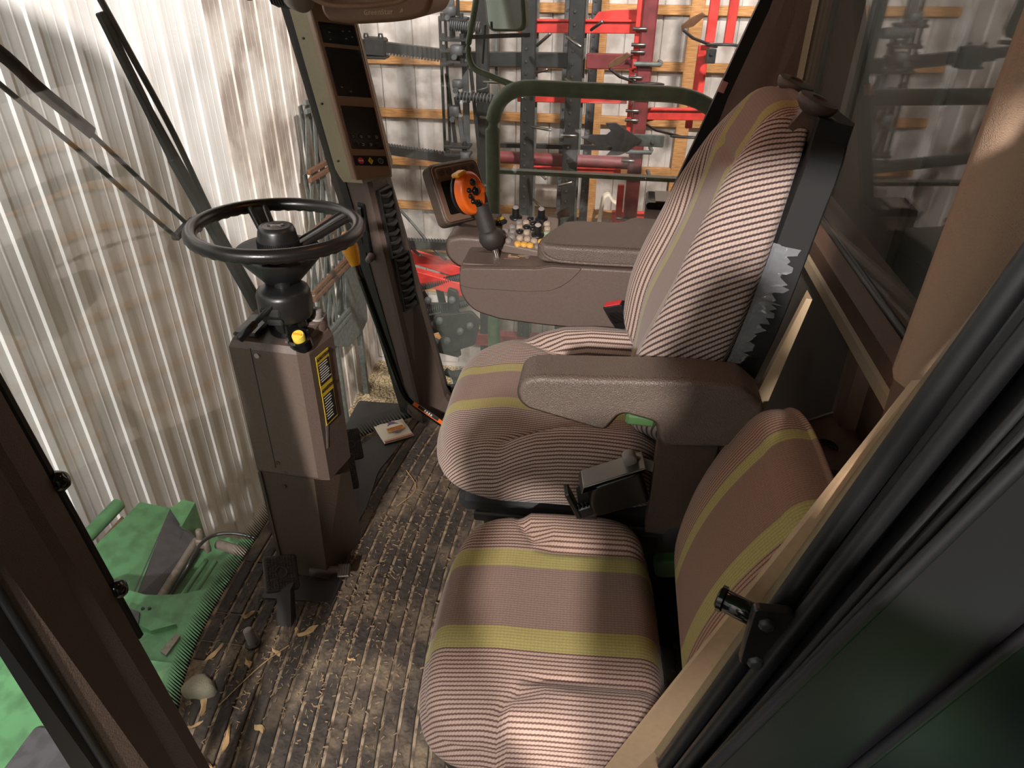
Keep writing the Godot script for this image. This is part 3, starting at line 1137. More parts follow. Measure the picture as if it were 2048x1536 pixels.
	s.box(Transform3D(Basis.from_euler(V(0, 0, -0.01)), V(0.215, 0.437, -3.975)), V(0.165, 0.062, 0.016), 0.003)
	s.cyl(V(0.24, 0.437, -3.97), V(0.24, 0.437, -3.955), 0.012, -1, 8)
	obj("shank", s, M.lattice_gray, o)
	for a in [[V(0.57, 0.875, -4.25), 0.075, 0.0], [V(0.19, 0.69, -4.16), 0.07, 0.0], [V(0.47, 0.37, -4.4), 0.09, 1.0]]:
		s = MB.new()
		var path := []
		for k in 15:
			var t := PI * (0.05 + 1.3 * k / 14.0)
			path.append(a[0] + V(cos(t) * a[1], sin(t) * a[1] * 0.18, sin(t) * a[1] * 0.9))
		path.append(a[0] + V(-a[1] * 2.2, 0.035, 0.02))
		path.append(a[0] + V(-a[1] * 3.0, 0.075, 0.03))
		s.tube(path, 0.022, 8, false, 0.35)
		obj("spring_shank", s, M.dark_steel, o)
		s = MB.new()
		var c: Vector3 = a[0] + V(-a[1] * 3.1, 0.08, 0.03)
		s.prism([V2(0, 0), V2(0.06, 0.01), V2(0.12, 0.06), V2(0.1, 0.075), V2(0.04, 0.05), V2(0.0, 0.02)], Transform3D(Basis.from_euler(V(0.3, 0, 0.1)), c), 0.012, 0.003)
		obj("sweep", s, M.rust, o)
	for a in [[V(0.505, 0.83, -4.2), 0.05], [V(0.125, 0.66, -4.1), 0.045]]:
		s = MB.new()
		s.box(Transform3D(Basis(), a[0]), V(a[1], 0.07, 0.03), 0.003)
		s.cyl(a[0] + V(0, 0.015, 0.01), a[0] + V(0, 0.015, 0.025), 0.01, -1, 8)
		obj("shank_clamp", s, M.machine_black, o)
	# low beams, hoses and plates near the ground
	for a in [[V(-1.28, -0.355, -4.17), V(-0.8, -0.445, -4.1), 0.075], [V(-1.25, -0.378, -3.94), V(-0.8, -0.46, -3.9), 0.085]]:
		s = MB.new()
		s.bar(a[0], a[1], 0.06, a[2], V(0, 1, 0), 0.004)
		obj("low_beam", s, M.red_paint, o)
	for a in [[V(-1.2, -0.5, -3.9), V(-1.03, -0.46, -3.9), V(-0.80, -0.38, -3.9)], [V(-1.15, -0.62, -3.8), V(-0.95, -0.58, -3.8), V(-0.75, -0.5, -3.8)]]:
		s = MB.new()
		s.tube(curve(a, 6), 0.018, 10)
		var t := obj("hose", s, M.machine_gray, o)
		obj("hose_spiral", spring_coil(a[0], a[2], 0.021, 30, 0.004), M.machine_black, t)
	s = MB.new()
	s.tube(curve([V(-1.35, -0.05, -4.3), V(-1.18, -0.17, -4.2), V(-1.05, -0.30, -4.15), V(-0.95, -0.36, -4.1)], 6), 0.009, 8)
	s.tube(curve([V(-1.45, -0.22, -4.2), V(-1.25, -0.25, -4.12), V(-1.1, -0.33, -4.06)], 6), 0.009, 8)
	obj("hose", s, M.machine_gray, o)
	for a in [[[V2(-0.955, -0.60), V2(-0.94, -0.545), V2(-0.885, -0.53), V2(-0.84, -0.525), V2(-0.713, -0.50), V2(-0.66, -0.56), V2(-0.70, -0.72), V2(-0.76, -0.745), V2(-0.83, -0.775), V2(-0.905, -0.775), V2(-0.93, -0.72), V2(-0.87, -0.66), V2(-0.93, -0.63)], -3.7], [[V2(-1.06, -0.66), V2(-1.0, -0.60), V2(-0.9, -0.64), V2(-0.92, -0.72), V2(-1.04, -0.75)], -3.85], [[V2(-0.86, -0.38), V2(-0.80, -0.40), V2(-0.80, -0.58), V2(-0.87, -0.55)], -3.75]]:
		s = MB.new()
		s.prism(rounded(a[0], 0.02), Transform3D(Basis(), V(0, 0, a[1])), 0.03, 0.004)
		obj("side_plate", s, M.machine_black, o)
	for a in [V(-0.90, -0.56, -3.66), V(-0.86, -0.69, -3.66), V(-0.78, -0.62, -3.66), V(-0.93, -0.70, -3.66), V(-0.72, -0.58, -3.66), V(-1.0, -0.5, -3.8), V(-0.83, -0.44, -3.7), V(-0.97, -0.66, -3.8)]:
		s = MB.new()
		s.cyl(a, a + V(0, 0, 0.03), 0.022, 0.018, 10, 0.004)
		obj("roller", s, M.machine_gray, o)
	for a in [[V(-1.15, -0.75, -3.8), V(-0.75, -0.62, -3.8), 0.05], [V(-1.2, -0.85, -3.9), V(-0.8, -0.8, -3.7), 0.04], [V(-1.1, -0.55, -4.0), V(-0.95, -0.85, -4.0), 0.05], [V(-0.98, -0.5, -4.0), V(-0.90, -0.8, -3.9), 0.03], [V(-1.3, -0.7, -4.1), V(-0.9, -0.56, -3.85), 0.035]]:
		s = MB.new()
		s.bar(a[0], a[1], 0.04, a[2], V(0, 1, 0), 0.003)
		obj("low_bar", s, M.machine_black, o)
	s = MB.new()
	s.bar(V(-0.9, -0.95, -4.2), V(0.5, -0.95, -4.2), 0.08, 0.08)
	obj("low_beam", s, M.maroon, o)
	# pale crate and sacks that lean on the wall between the toolbars
	s = MB.new()
	s.box(Transform3D(Basis(), V(-0.44, -0.27, -5.22)), V(0.3, 0.13, 0.14), 0.006)
	var c := obj("crate", s, M.sheet_stained)
	tag(c, "pale weathered crate against the liner wall between two toolbars", "crate")
	s = MB.new()
	s.prism(rounded([V2(-0.16, -0.62), V2(0.0, -0.60), V2(0.03, -0.28), V2(-0.03, -0.26), V2(-0.07, -0.2), V2(-0.12, -0.22)], 0.02), Transform3D(Basis.from_euler(V(0, 0.2, 0)), V(0.10, 0, -5.2)), 0.07, 0.02)
	c = obj("feed_sack", s, M.packet_paper)
	tag(c, "white paper sack slumped against the wall left of the mast", "sack")
	# dark foot of the implement seen between seat and pillar
	var ft := thing("hitch_foot", V(-0.735, -1.9, -3.3), "black bolted hitch foot standing on the gravel beside the seat front", "hitch")
	s = MB.new()
	s.cyl(V(-0.755, -0.72, -3.3), V(-0.70, -0.70, -3.3), 0.035, 0.03, 8, 0.006)
	s.cyl(V(-0.80, -0.70, -3.32), V(-0.75, -0.715, -3.3), 0.022, 0.018, 8, 0.004)
	obj("clamp", s, M.machine_black, ft)
	s = MB.new()
	s.bar(V(-0.73, -0.72, -3.3), V(-0.74, -1.9, -3.3), 0.045, 0.04, V(0, 0, 1), 0.004)
	obj("leg", s, M.machine_black, ft)


func build_lattice() -> void:
	# gray steel frame with crossed slats that stands at the foot of the front wall
	var o := thing("steel_frame", V(-1.85, -1.9, -4.3), "tall gray steel frame with crossed slats against the white wall", "frame")
	var rows := [[0.49, -4.30, -4.62], [0.10, -4.22, -4.70], [-0.25, -4.12, -4.75], [-0.62, -4.02, -4.72], [-0.98, -3.98, -4.55]]
	var s: MB
	for i in 4:
		var a: Array = rows[i]
		var b: Array = rows[i + 1]
		for k in 4:
			var z0: float = lerpf(a[1], a[2], k / 3.0)
			var z1: float = lerpf(b[1], b[2], k / 3.0)
			s = MB.new()
			s.bar(V(-1.85, a[0], z0), V(-1.85, b[0], lerpf(z1, lerpf(b[1], b[2], (k + (1 if k < 2 else -1)) / 3.0), 0.55)), 0.055, 0.008, V(1, 0, 0), 0.002)
			s.bar(V(-1.83, a[0], lerpf(z0, lerpf(a[1], a[2], (k + (1 if k < 2 else -1)) / 3.0), 0.5)), V(-1.83, b[0], z1), 0.045, 0.008, V(1, 0, 0), 0.002)
			obj("slat", s, M.lattice_gray, o)
	for i in 5:
		var a: Array = rows[i]
		for dy in [0.02, -0.03]:
			s = MB.new()
			s.bar(V(-1.81, a[0] + dy, a[1] + 0.03), V(-1.81, a[0] + dy - 0.03, a[2] - 0.03), 0.022, 0.03, V(0, 1, 0), 0.003)
			obj("rung", s, M.rust if i > 0 and i < 4 else M.lattice_gray, o)
	s = MB.new()
	var pl := [V2(-0.823, 4.576), V2(-0.60, 4.60), V2(-0.55, 4.9), V2(-0.964, 4.988), V2(-1.275, 4.947), V2(-1.303, 4.783), V2(-1.27, 4.498), V2(-1.161, 4.292), V2(-1.003, 4.070), V2(-0.91, 4.105), V2(-1.08, 4.5)]
	s.prism(pl, Transform3D(Basis(V(0, 1, 0), V(0, 0, -1), V(-1, 0, 0)), V(-1.815, 0, 0)), 0.012, 0.003)
	obj("foot_plate", s, M.lattice_gray, o)
	for k in 2:
		s = MB.new()
		s.bar(V(-1.84, -1.1, -4.3 - k * 0.5), V(-1.84, -1.9, -4.3 - k * 0.5), 0.04, 0.04, V(1, 0, 0))
		obj("leg", s, M.lattice_gray, o)


func plate(pts: Array, th: float, m: Material, par: Node3D, called: String) -> MeshInstance3D:
	# a flat sheet of metal: the outline on top, th thick downwards
	var s := MB.new()
	var lo := []
	for p in pts:
		lo.append(p - V(0, th, 0))
	s.hull([pts, lo])
	return obj(called, s, m, par)


func build_front_deck() -> void:
	var o := thing("feeder_house", V(-1.45, -1.9, -1.7), "green and black feeder house top below the windshield", "machine part")
	plate([V(-1.684, -0.50, -1.771), V(-1.676, -0.50, -1.868), V(-1.544, -0.50, -1.852), V(-1.42, -0.50, -1.42), V(-1.55, -0.50, -1.36), V(-1.70, -0.50, -1.55), V(-1.70, -0.50, -1.654)], 0.012, M.deck_green, o, "top_plate")
	var s := MB.new()
	s.tube([V(-1.75, -0.50, -1.845), V(-1.765, -0.50, -1.50)], 0.026, 12)
	obj("edge_tube", s, M.deck_green, o)
	s = MB.new()
	s.hull([[V(-1.712, -0.515, -1.80), V(-1.735, -0.57, -1.80), V(-1.69, -0.57, -1.79), V(-1.68, -0.515, -1.78)], [V(-1.72, -0.515, -1.45), V(-1.745, -0.57, -1.45), V(-1.70, -0.57, -1.45), V(-1.69, -0.515, -1.45)]])
	obj("flange", s, M.rust, o)
	s = MB.new()
	s.hull([[V(-1.540, -0.498, -1.845), V(-1.452, -0.53, -1.775), V(-1.395, -0.56, -1.76)], [V(-1.43, -0.498, -1.40), V(-1.40, -0.53, -1.40), V(-1.375, -0.56, -1.40)]])
	s.hull([[V(-1.540, -0.499, -1.845), V(-1.395, -0.56, -1.76), V(-1.395, -0.60, -1.76), V(-1.54, -0.60, -1.845)], [V(-1.43, -0.499, -1.40), V(-1.375, -0.56, -1.40), V(-1.375, -0.6, -1.40), V(-1.43, -0.60, -1.40)]])
	obj("belt_face", s, M.deck_black, o)
	s = MB.new()
	s.hull([[V(-1.536, -0.49, -1.842), V(-1.504, -0.48, -1.884), V(-1.450, -0.48, -1.874), V(-1.448, -0.50, -1.765)], [V(-1.536, -0.50, -1.842), V(-1.504, -0.50, -1.884), V(-1.450, -0.50, -1.874), V(-1.448, -0.51, -1.765)]])
	s.hull([[V(-1.450, -0.48, -1.874), V(-1.448, -0.50, -1.765), V(-1.43, -0.68, -1.85)], [V(-1.460, -0.48, -1.874), V(-1.458, -0.50, -1.765), V(-1.44, -0.68, -1.85)]])
	obj("corner_ear", s, M.deck_green, o)
	s = MB.new()
	s.cyl(V(-1.392, -0.545, -1.745), V(-1.372, -0.545, -1.40), 0.014, -1, 12)
	obj("shaft", s, M.pipe_rust, o)
	plate([V(-1.37, -0.60, -1.38), V(-1.39, -0.60, -1.83), V(-1.10, -0.60, -1.83), V(-1.10, -0.60, -1.38)], 0.02, M.deck_green, o, "lower_plate")
	for x in [-1.276, -1.242]:
		s = MB.new()
		s.cyl(V(x, -0.50, -1.40), V(x, -0.50, -1.62), 0.009, -1, 10, 0.002)
		obj("pipe", s, M.deck_green, o)
	s = MB.new()
	s.box(Transform3D(Basis(), V(-1.335, -0.5, -1.70)), V(0.035, 0.04, 0.035), 0.006)
	s.cyl(V(-1.335, -0.48, -1.70), V(-1.335, -0.44, -1.70), 0.014, 0.011, 8, 0.003)
	s.cyl(V(-1.29, -0.5, -1.66), V(-1.29, -0.45, -1.66), 0.012, -1, 8, 0.003)
	s.cyl(V(-1.27, -0.49, -1.69), V(-1.12, -0.49, -1.655), 0.018, -1, 10, 0.003)
	obj("fitting", s, M.pipe_rust, o)
	s = MB.new()
	s.tube(curve([V(-1.34, -0.54, -1.48), V(-1.268, -0.42, -1.51), V(-1.262, -0.40, -1.594), V(-1.235, -0.40, -1.645), V(-1.170, -0.40, -1.662), V(-1.10, -0.42, -1.67)], 6), 0.006, 8)
	obj("hose", s, M.black, o)
	s = MB.new()
	s.bx(V(-1.21, -0.55, -1.74), V(-1.13, -0.5, -1.69), 0.006)
	s.bx(V(-1.2, -0.56, -1.58), V(-1.13, -0.52, -1.53), 0.006)
	s.bx(V(-1.19, -0.56, -1.48), V(-1.13, -0.53, -1.44), 0.006)
	obj("bracket", s, M.deck_green, o)
	s = MB.new()
	s.bx(V(-1.68, -1.9, -1.8), V(-1.15, -0.62, -0.9), 0.01)
	obj("housing", s, M.deck_black, o)
	# the near deck plate with its rounded edge
	var d := thing("deck_plate", V(-1.2, -0.45, -1.1), "pale green deck plate with curved edge just below the windshield", "deck")
	plate([V(-1.50, -0.42, -1.40), V(-1.391, -0.42, -1.392), V(-1.340, -0.42, -1.384), V(-1.299, -0.42, -1.388), V(-1.254, -0.42, -1.396), V(-1.220, -0.42, -1.405), V(-1.177, -0.42, -1.426), V(-1.136, -0.42, -1.446), V(-1.09, -0.42, -1.50), V(-1.0, -0.42, -1.50), V(-0.95, -0.42, -0.5), V(-1.75, -0.42, -0.5), V(-1.75, -0.42, -1.2)], 0.03, M.deck_green, d, "plate")
	for p in [V(-1.294, -0.42, -1.333), V(-1.314, -0.42, -1.330), V(-1.505, -0.42, -1.35)]:
		s = MB.new()
		s.cyl(p, p + V(0, 0.004, 0), 0.006, 0.005, 8)
		obj("bolt", s, M.black, d)
	s = MB.new()
	s.hull([[V(-1.335, -0.418, -1.316), V(-1.17, -0.418, -1.278), V(-1.234, -0.418, -1.245), V(-1.29, -0.418, -1.262)], [V(-1.335, -0.405, -1.314), V(-1.17, -0.40, -1.276), V(-1.234, -0.405, -1.247), V(-1.29, -0.405, -1.264)]])
	obj("bracket", s, M.deck_green, d)
	s = MB.new()
	s.hull([[V(-1.36, -0.418, -1.31), V(-1.30, -0.418, -1.30), V(-1.28, -0.418, -1.26), V(-1.34, -0.418, -1.24)], [V(-1.36, -0.395, -1.31), V(-1.30, -0.395, -1.30), V(-1.28, -0.395, -1.26), V(-1.34, -0.395, -1.24)]])
	obj("pad", s, M.deck_black, d)
	s = MB.new()
	s.hull([[V(-1.159, -0.418, -1.252), V(-1.142, -0.418, -1.244), V(-1.147, -0.418, -1.177), V(-1.171, -0.418, -1.187)], [V(-1.159, -0.41, -1.252), V(-1.142, -0.41, -1.244), V(-1.147, -0.41, -1.177), V(-1.171, -0.41, -1.187)]])
	obj("slot_plate", s, M.pipe_rust, d)


func build_wipers() -> void:
	# two long wipers outside the windshield
	var o := thing("windshield_wiper", V(-0.95, 0.43, -1.74), "long black windshield wiper lying from top centre to the steering column", "wiper", "windshield wipers")
	var s := MB.new()
	s.bar(V(-1.128, 1.20, -1.622), V(-1.06, 0.87, -1.655), 0.022, 0.016, V(1, 0, 0), 0.003)
	s.bar(V(-1.06, 0.88, -1.655), V(-0.955, 0.44, -1.722), 0.03, 0.022, V(1, 0, 0), 0.004)
	obj("arm", s, M.black_matte, o)
	s = MB.new()
	s.tube(curve([V(-1.145, 1.30, -1.62), V(-1.10, 1.12, -1.648), V(-1.06, 0.93, -1.682), V(-1.01, 0.69, -1.703), V(-0.945, 0.42, -1.75)], 6), 0.0075, 8)
	obj("blade", s, M.black, o)
	s = MB.new()
	s.tube(curve([V(-1.08, 1.0, -1.645), V(-1.05, 0.86, -1.672), V(-1.01, 0.70, -1.70)], 5), 0.004, 6)
	obj("washer_hose", s, M.black, o)
	o = thing("windshield_wiper", V(-1.02, 0.73, -1.59), "left windshield wiper with a broad blade and two thin rods", "wiper", "windshield wipers")
	s = MB.new()
	s.tube(curve([V(-1.135, 1.26, -1.16), V(-1.110, 1.165, -1.275), V(-1.094, 1.095, -1.325), V(-1.082, 1.04, -1.37), V(-1.073, 0.992, -1.411)], 5), 0.0155, 8, false, 0.55, V(1, 0, 0))
	obj("blade", s, M.black_matte, o)
	s = MB.new()
	s.tube([V(-1.075, 0.998, -1.405), V(-1.022, 0.733, -1.590)], 0.0055, 8)
	obj("rod", s, M.black, o)
	s = MB.new()
	s.tube(bent([V(-1.12, 1.22, -1.16), V(-1.064, 0.946, -1.371), V(-1.027, 0.762, -1.498), V(-1.021, 0.726, -1.527)], 0.02), 0.0055, 8)
	obj("rod", s, M.black, o)
	s = MB.new()
	s.bar(V(-1.021, 0.722, -1.522), V(-1.022, 0.737, -1.60), 0.02, 0.014, V(0, 1, 0), 0.003)
	s.cyl(V(-1.02, 0.735, -1.59), V(-0.99, 0.73, -1.60), 0.018, -1, 12, 0.004)
	obj("pivot", s, M.black_matte, o)
	# round dark cap high on the right of the windshield
	s = MB.new()
	s.lathe([V2(0, 0), V2(0.05, 0), V2(0.058, 0.01), V2(0.058, 0.05), V2(0, 0.05)], MB.fr(V(-1.10, 1.245, -2.36), V(-0.4, -0.2, 0.9)), 24)
	var c := obj("work_light", s, M.black_matte)
	tag(c, "round black lamp just outside the windshield at the top corner pillar", "lamp")


# ---------------------------------------------------------------- the cab's shell
# foot of the windshield: x for a given z
func wx(z: float) -> float:
	return -0.845 + 0.28 * pow(absf(z + 1.2) / 0.69, 3.2)


func wglass(z: float, y: float) -> float:
	return wx(z) - 0.2 * y - 0.025 * (1.0 - exp(-maxf(y, 0.0) / 0.03))


func build_cab_shell() -> void:
	# roof slab with its overhang
	var s := MB.new()
	var pl := [V2(-1.35, 1.85), V2(-1.42, 1.2), V2(-1.35, 0.55), V2(-1.1, 0.05), V2(-0.9, -0.19), V2(0.75, -0.22), V2(0.80, 0.2), V2(0.75, 2.2), V2(-1.05, 2.3)]
	var xf := Transform3D(Basis(V(1, 0, 0), V(0, 0, -1), V(0, 1, 0)), V(0, 1.63, 0))
	s.prism(rounded(pl, 0.12), xf, 0.16, 0.03)
	struct("roof", s, M.fender_green, "cab roof")
	s = MB.new()
	s.prism(rounded([V2(-1.1, 1.85), V2(-1.14, 1.2), V2(-1.1, 0.68), V2(-0.85, 0.56), V2(0.48, 0.56), V2(0.5, 1.95), V2(-0.9, 2.0)], 0.1), xf.translated_local(V(0, 0, -0.02)), 0.019)
	struct("headliner", s, M.headliner, "brown cab headliner")
	# windshield: two curved faces of glass and the dotted black edge at its foot
	var w := setting("window_1", V(-0.9, 0, -1.2), "curved cab windshield")
	s = MB.new()
	for side in 2:
		var rows := []
		for i in 15:
			var y := -0.02 + (0.11 * i / 6.0 if i < 7 else 0.09 + 1.53 * (i - 6) / 8.0)
			var r := []
			for k in 41:
				var z := -1.893 + 1.30 * k / 40.0
				r.append(V(wglass(z, y) + 0.004 * side, y, z))
			rows.append(r)
		s.grid(rows, false, V(0.5, 0.8, -1.2), null, side == 0)
	obj("glass_pane", s, M.glass, w)
	s = MB.new()
	var z := -1.885
	while z < -0.62:
		for k in 1:
			var a := V(wglass(z, 0.0) + 0.006, -0.003, z)
			var b := V(wglass(z + 0.0045, 0.0) + 0.006, -0.003, z + 0.0045)
			var c := V(wglass(z + 0.002, 0.034) + 0.0062, 0.036, z + 0.002)
			var mid := V(wglass(z + 0.002, 0.014) + 0.0066, 0.015, z + 0.0008)
			var mid2 := V(wglass(z + 0.002, 0.014) + 0.0066, 0.015, z + 0.0035)
			var nn := V(0.8, 0.5, 0)
			s.tri(a, b, mid2, nn, nn, nn)
			s.tri(a, mid2, mid, nn, nn, nn)
			s.tri(mid, mid2, c, nn, nn, nn)
		z += 0.0072
	stuff(obj("printed_edge", s, M.black_print, w))
	# right-hand side window, its black seal
	w = setting("window_2", V(-0.2, 0.8, -2.03), "right-hand side window of the cab")
	s = MB.new()
	s.prism([V2(-0.50, -0.02), V2(-0.84, 1.62), V2(0.46, 1.62), V2(0.185, 0.72), V2(0.13, 0.5), V2(0.1, -0.02)], Transform3D(Basis(), V(0, 0, -2.034)), 0.005)
	obj("glass_pane", s, M.glass, w)
	s = MB.new()
	s.hull([[V(0.165, 0.66, -2.028), V(0.205, 0.66, -2.028), V(0.205, 0.66, -2.01), V(0.165, 0.66, -2.01)], [V(0.178, 0.72, -2.028), V(0.222, 0.72, -2.028), V(0.222, 0.72, -2.008), V(0.178, 0.72, -2.008)], [V(0.322, 1.17, -2.028), V(0.368, 1.17, -2.028), V(0.368, 1.17, -2.008), V(0.322, 1.17, -2.008)], [V(0.47, 1.62, -2.028), V(0.52, 1.62, -2.028), V(0.52, 1.62, -2.008), V(0.47, 1.62, -2.008)]])
	obj("seal", s, M.seal_black, w)
	s = MB.new()
	s.bx(V(-0.50, -0.03, -2.035), V(0.15, 0.015, -1.99), 0.006)
	s.bx(V(-0.50, 0.015, -2.03), V(0.15, 0.045, -2.012), 0.004)
	obj("sill", s, M.seal_black, w)
	s = MB.new()
	s.hull([[V(-0.50, 0.0, -2.03), V(-0.475, 0.0, -2.03), V(-0.475, 0.0, -2.01), V(-0.5, 0.0, -2.01)], [V(-0.82, 1.62, -2.03), V(-0.80, 1.62, -2.03), V(-0.80, 1.62, -2.01), V(-0.82, 1.62, -2.01)]])
	obj("seal", s, M.seal_black, w)
	s = MB.new()
	s.box(Transform3D(Basis.from_euler(V(0, 0, -0.3)), V(0.283, 1.025, -2.004)), V(0.016, 0.028, 0.004), 0.001)
	obj("sticker", s, M.packet_pink, w)
	# rear window and the lower rear wall
	w = setting("window_3", V(0.5, 1.2, -1.4), "rear window of the cab")
	s = MB.new()
	s.prism(rounded([V2(0.83, 0.80), V2(0.80, 1.62), V2(1.955, 1.62), V2(1.955, 0.80)], 0.07, 6), Transform3D(Basis(V(-0.07, 0, -0.9976), V(0, 1, 0), V(0.9976, 0, -0.07)), V(0.605, 0, 0)), 0.005)
	obj("glass_pane", s, M.glass, w)
	s = MB.new()
	s.tube([V(0.503, 1.62, -1.958), V(0.503, 0.87, -1.958), V(0.503, 0.84, -1.95), V(0.503, 0.812, -1.925), V(0.503, 0.80, -1.89), V(0.503, 0.797, -0.80)], 0.009, 8)
	obj("seal", s, M.seal_black, w)
	s = MB.new()
	s.bx(V(0.515, 0.0, -2.05), V(0.57, 0.80, -0.55))
	s.bx(V(0.515, 0.8, -2.05), V(0.57, 1.62, -1.96))
	struct("wall_rear", s, M.trim, "lower rear wall of the cab")
	# the dark tank that closes the view behind the rear window
	s = MB.new()
	s.bx(V(0.72, -1.0, -2.5), V(0.9, 2.2, 0.9), 0.02)
	for k in 5:
		s.bx(V(0.70, -1.0, -2.4 + k * 0.6), V(0.725, 2.2, -2.34 + k * 0.6), 0.01)
	var t := obj("grain_tank", s, M.tank_dark)
	tag(t, "dark ribbed grain tank wall just behind the rear window", "tank")


func build_cab_floor() -> void:
	var f := setting("floor", V(0, 0, -1.2), "grooved rubber floor mat of the cab")
	var s := MB.new()
	var pl := []
	for k in 30:
		var z := -1.93 + 1.36 * k / 29.0
		pl.append(V2(wx(z), -z))
	pl.append_array([V2(0.52, 0.5), V2(0.52, 2.05), V2(-0.48, 2.05)])
	s.prism(pl, Transform3D(Basis(V(1, 0, 0), V(0, 0, -1), V(0, 1, 0)), V(0, -0.03, 0)), 0.0255)
	obj("groove_bed", s, M.groove_dust, f)
	s = MB.new()
	s.bx(V(-0.80, -0.12, -2.0), V(0.55, -0.03, -0.52), 0.01)
	obj("floor_pan", s, M.black_matte, f)
	for i in 36:
		var x0 := -0.835 + 0.0345 * i
		var cuts := [-3.0, 0.0]
		if i < 3:
			cuts = [-3.0, -1.19, -1.03, -0.95, 0.0]
		for c in cuts.size() - 1:
			var rings := []
			for k in 49:
				var z := -1.99 + 1.45 * k / 48.0
				z = clampf(z, cuts[c] + 0.0025, cuts[c + 1] - 0.0025)
				var x := x0 + 0.145 * pow(z + 1.25, 2.0)
				if x - 0.002 < wx(z) + 0.004 or z > -0.55:
					continue
				if z < -1.90 and x < -0.50:
					continue
				if rings.size() and absf(z - rings[-1][0].z) < 0.0005:
					continue
				var l := x
				var r := x + 0.0285
				rings.append([V(l, -0.005, z), V(l + 0.001, -0.001, z), V(l + 0.003, 0.0, z), V(r - 0.003, 0.0, z), V(r - 0.001, -0.001, z), V(r, -0.005, z)])
			if rings.size() > 1:
				s = MB.new()
				s.hull(rings)
				obj("mat_rib", s, M.mat_rubber, f)
	# smooth heel pad under the pedals
	s = MB.new()
	s.prism(rounded([V2(-0.70, 1.33), V2(-0.60, 1.30), V2(-0.585, 1.42), V2(-0.60, 1.58), V2(-0.57, 1.72), V2(-0.66, 1.76), V2(-0.74, 1.60)], 0.02), Transform3D(Basis(V(1, 0, 0), V(0, 0, -1), V(0, 1, 0)), V(0, 0.0, 0)), 0.003, 0.001)
	obj("heel_pad", s, M.rubber, f)
	s = MB.new()
	s.prism(rounded([V2(-0.74, 1.08), V2(-0.565, 1.09), V2(-0.565, 1.15), V2(-0.58, 1.32), V2(-0.74, 1.30)], 0.01), Transform3D(Basis(V(1, 0, 0), V(0, 0, -1), V(0, 1, 0)), V(0, 0.0, 0)), 0.004, 0.001)
	obj("base_plate", s, M.rubber, f)


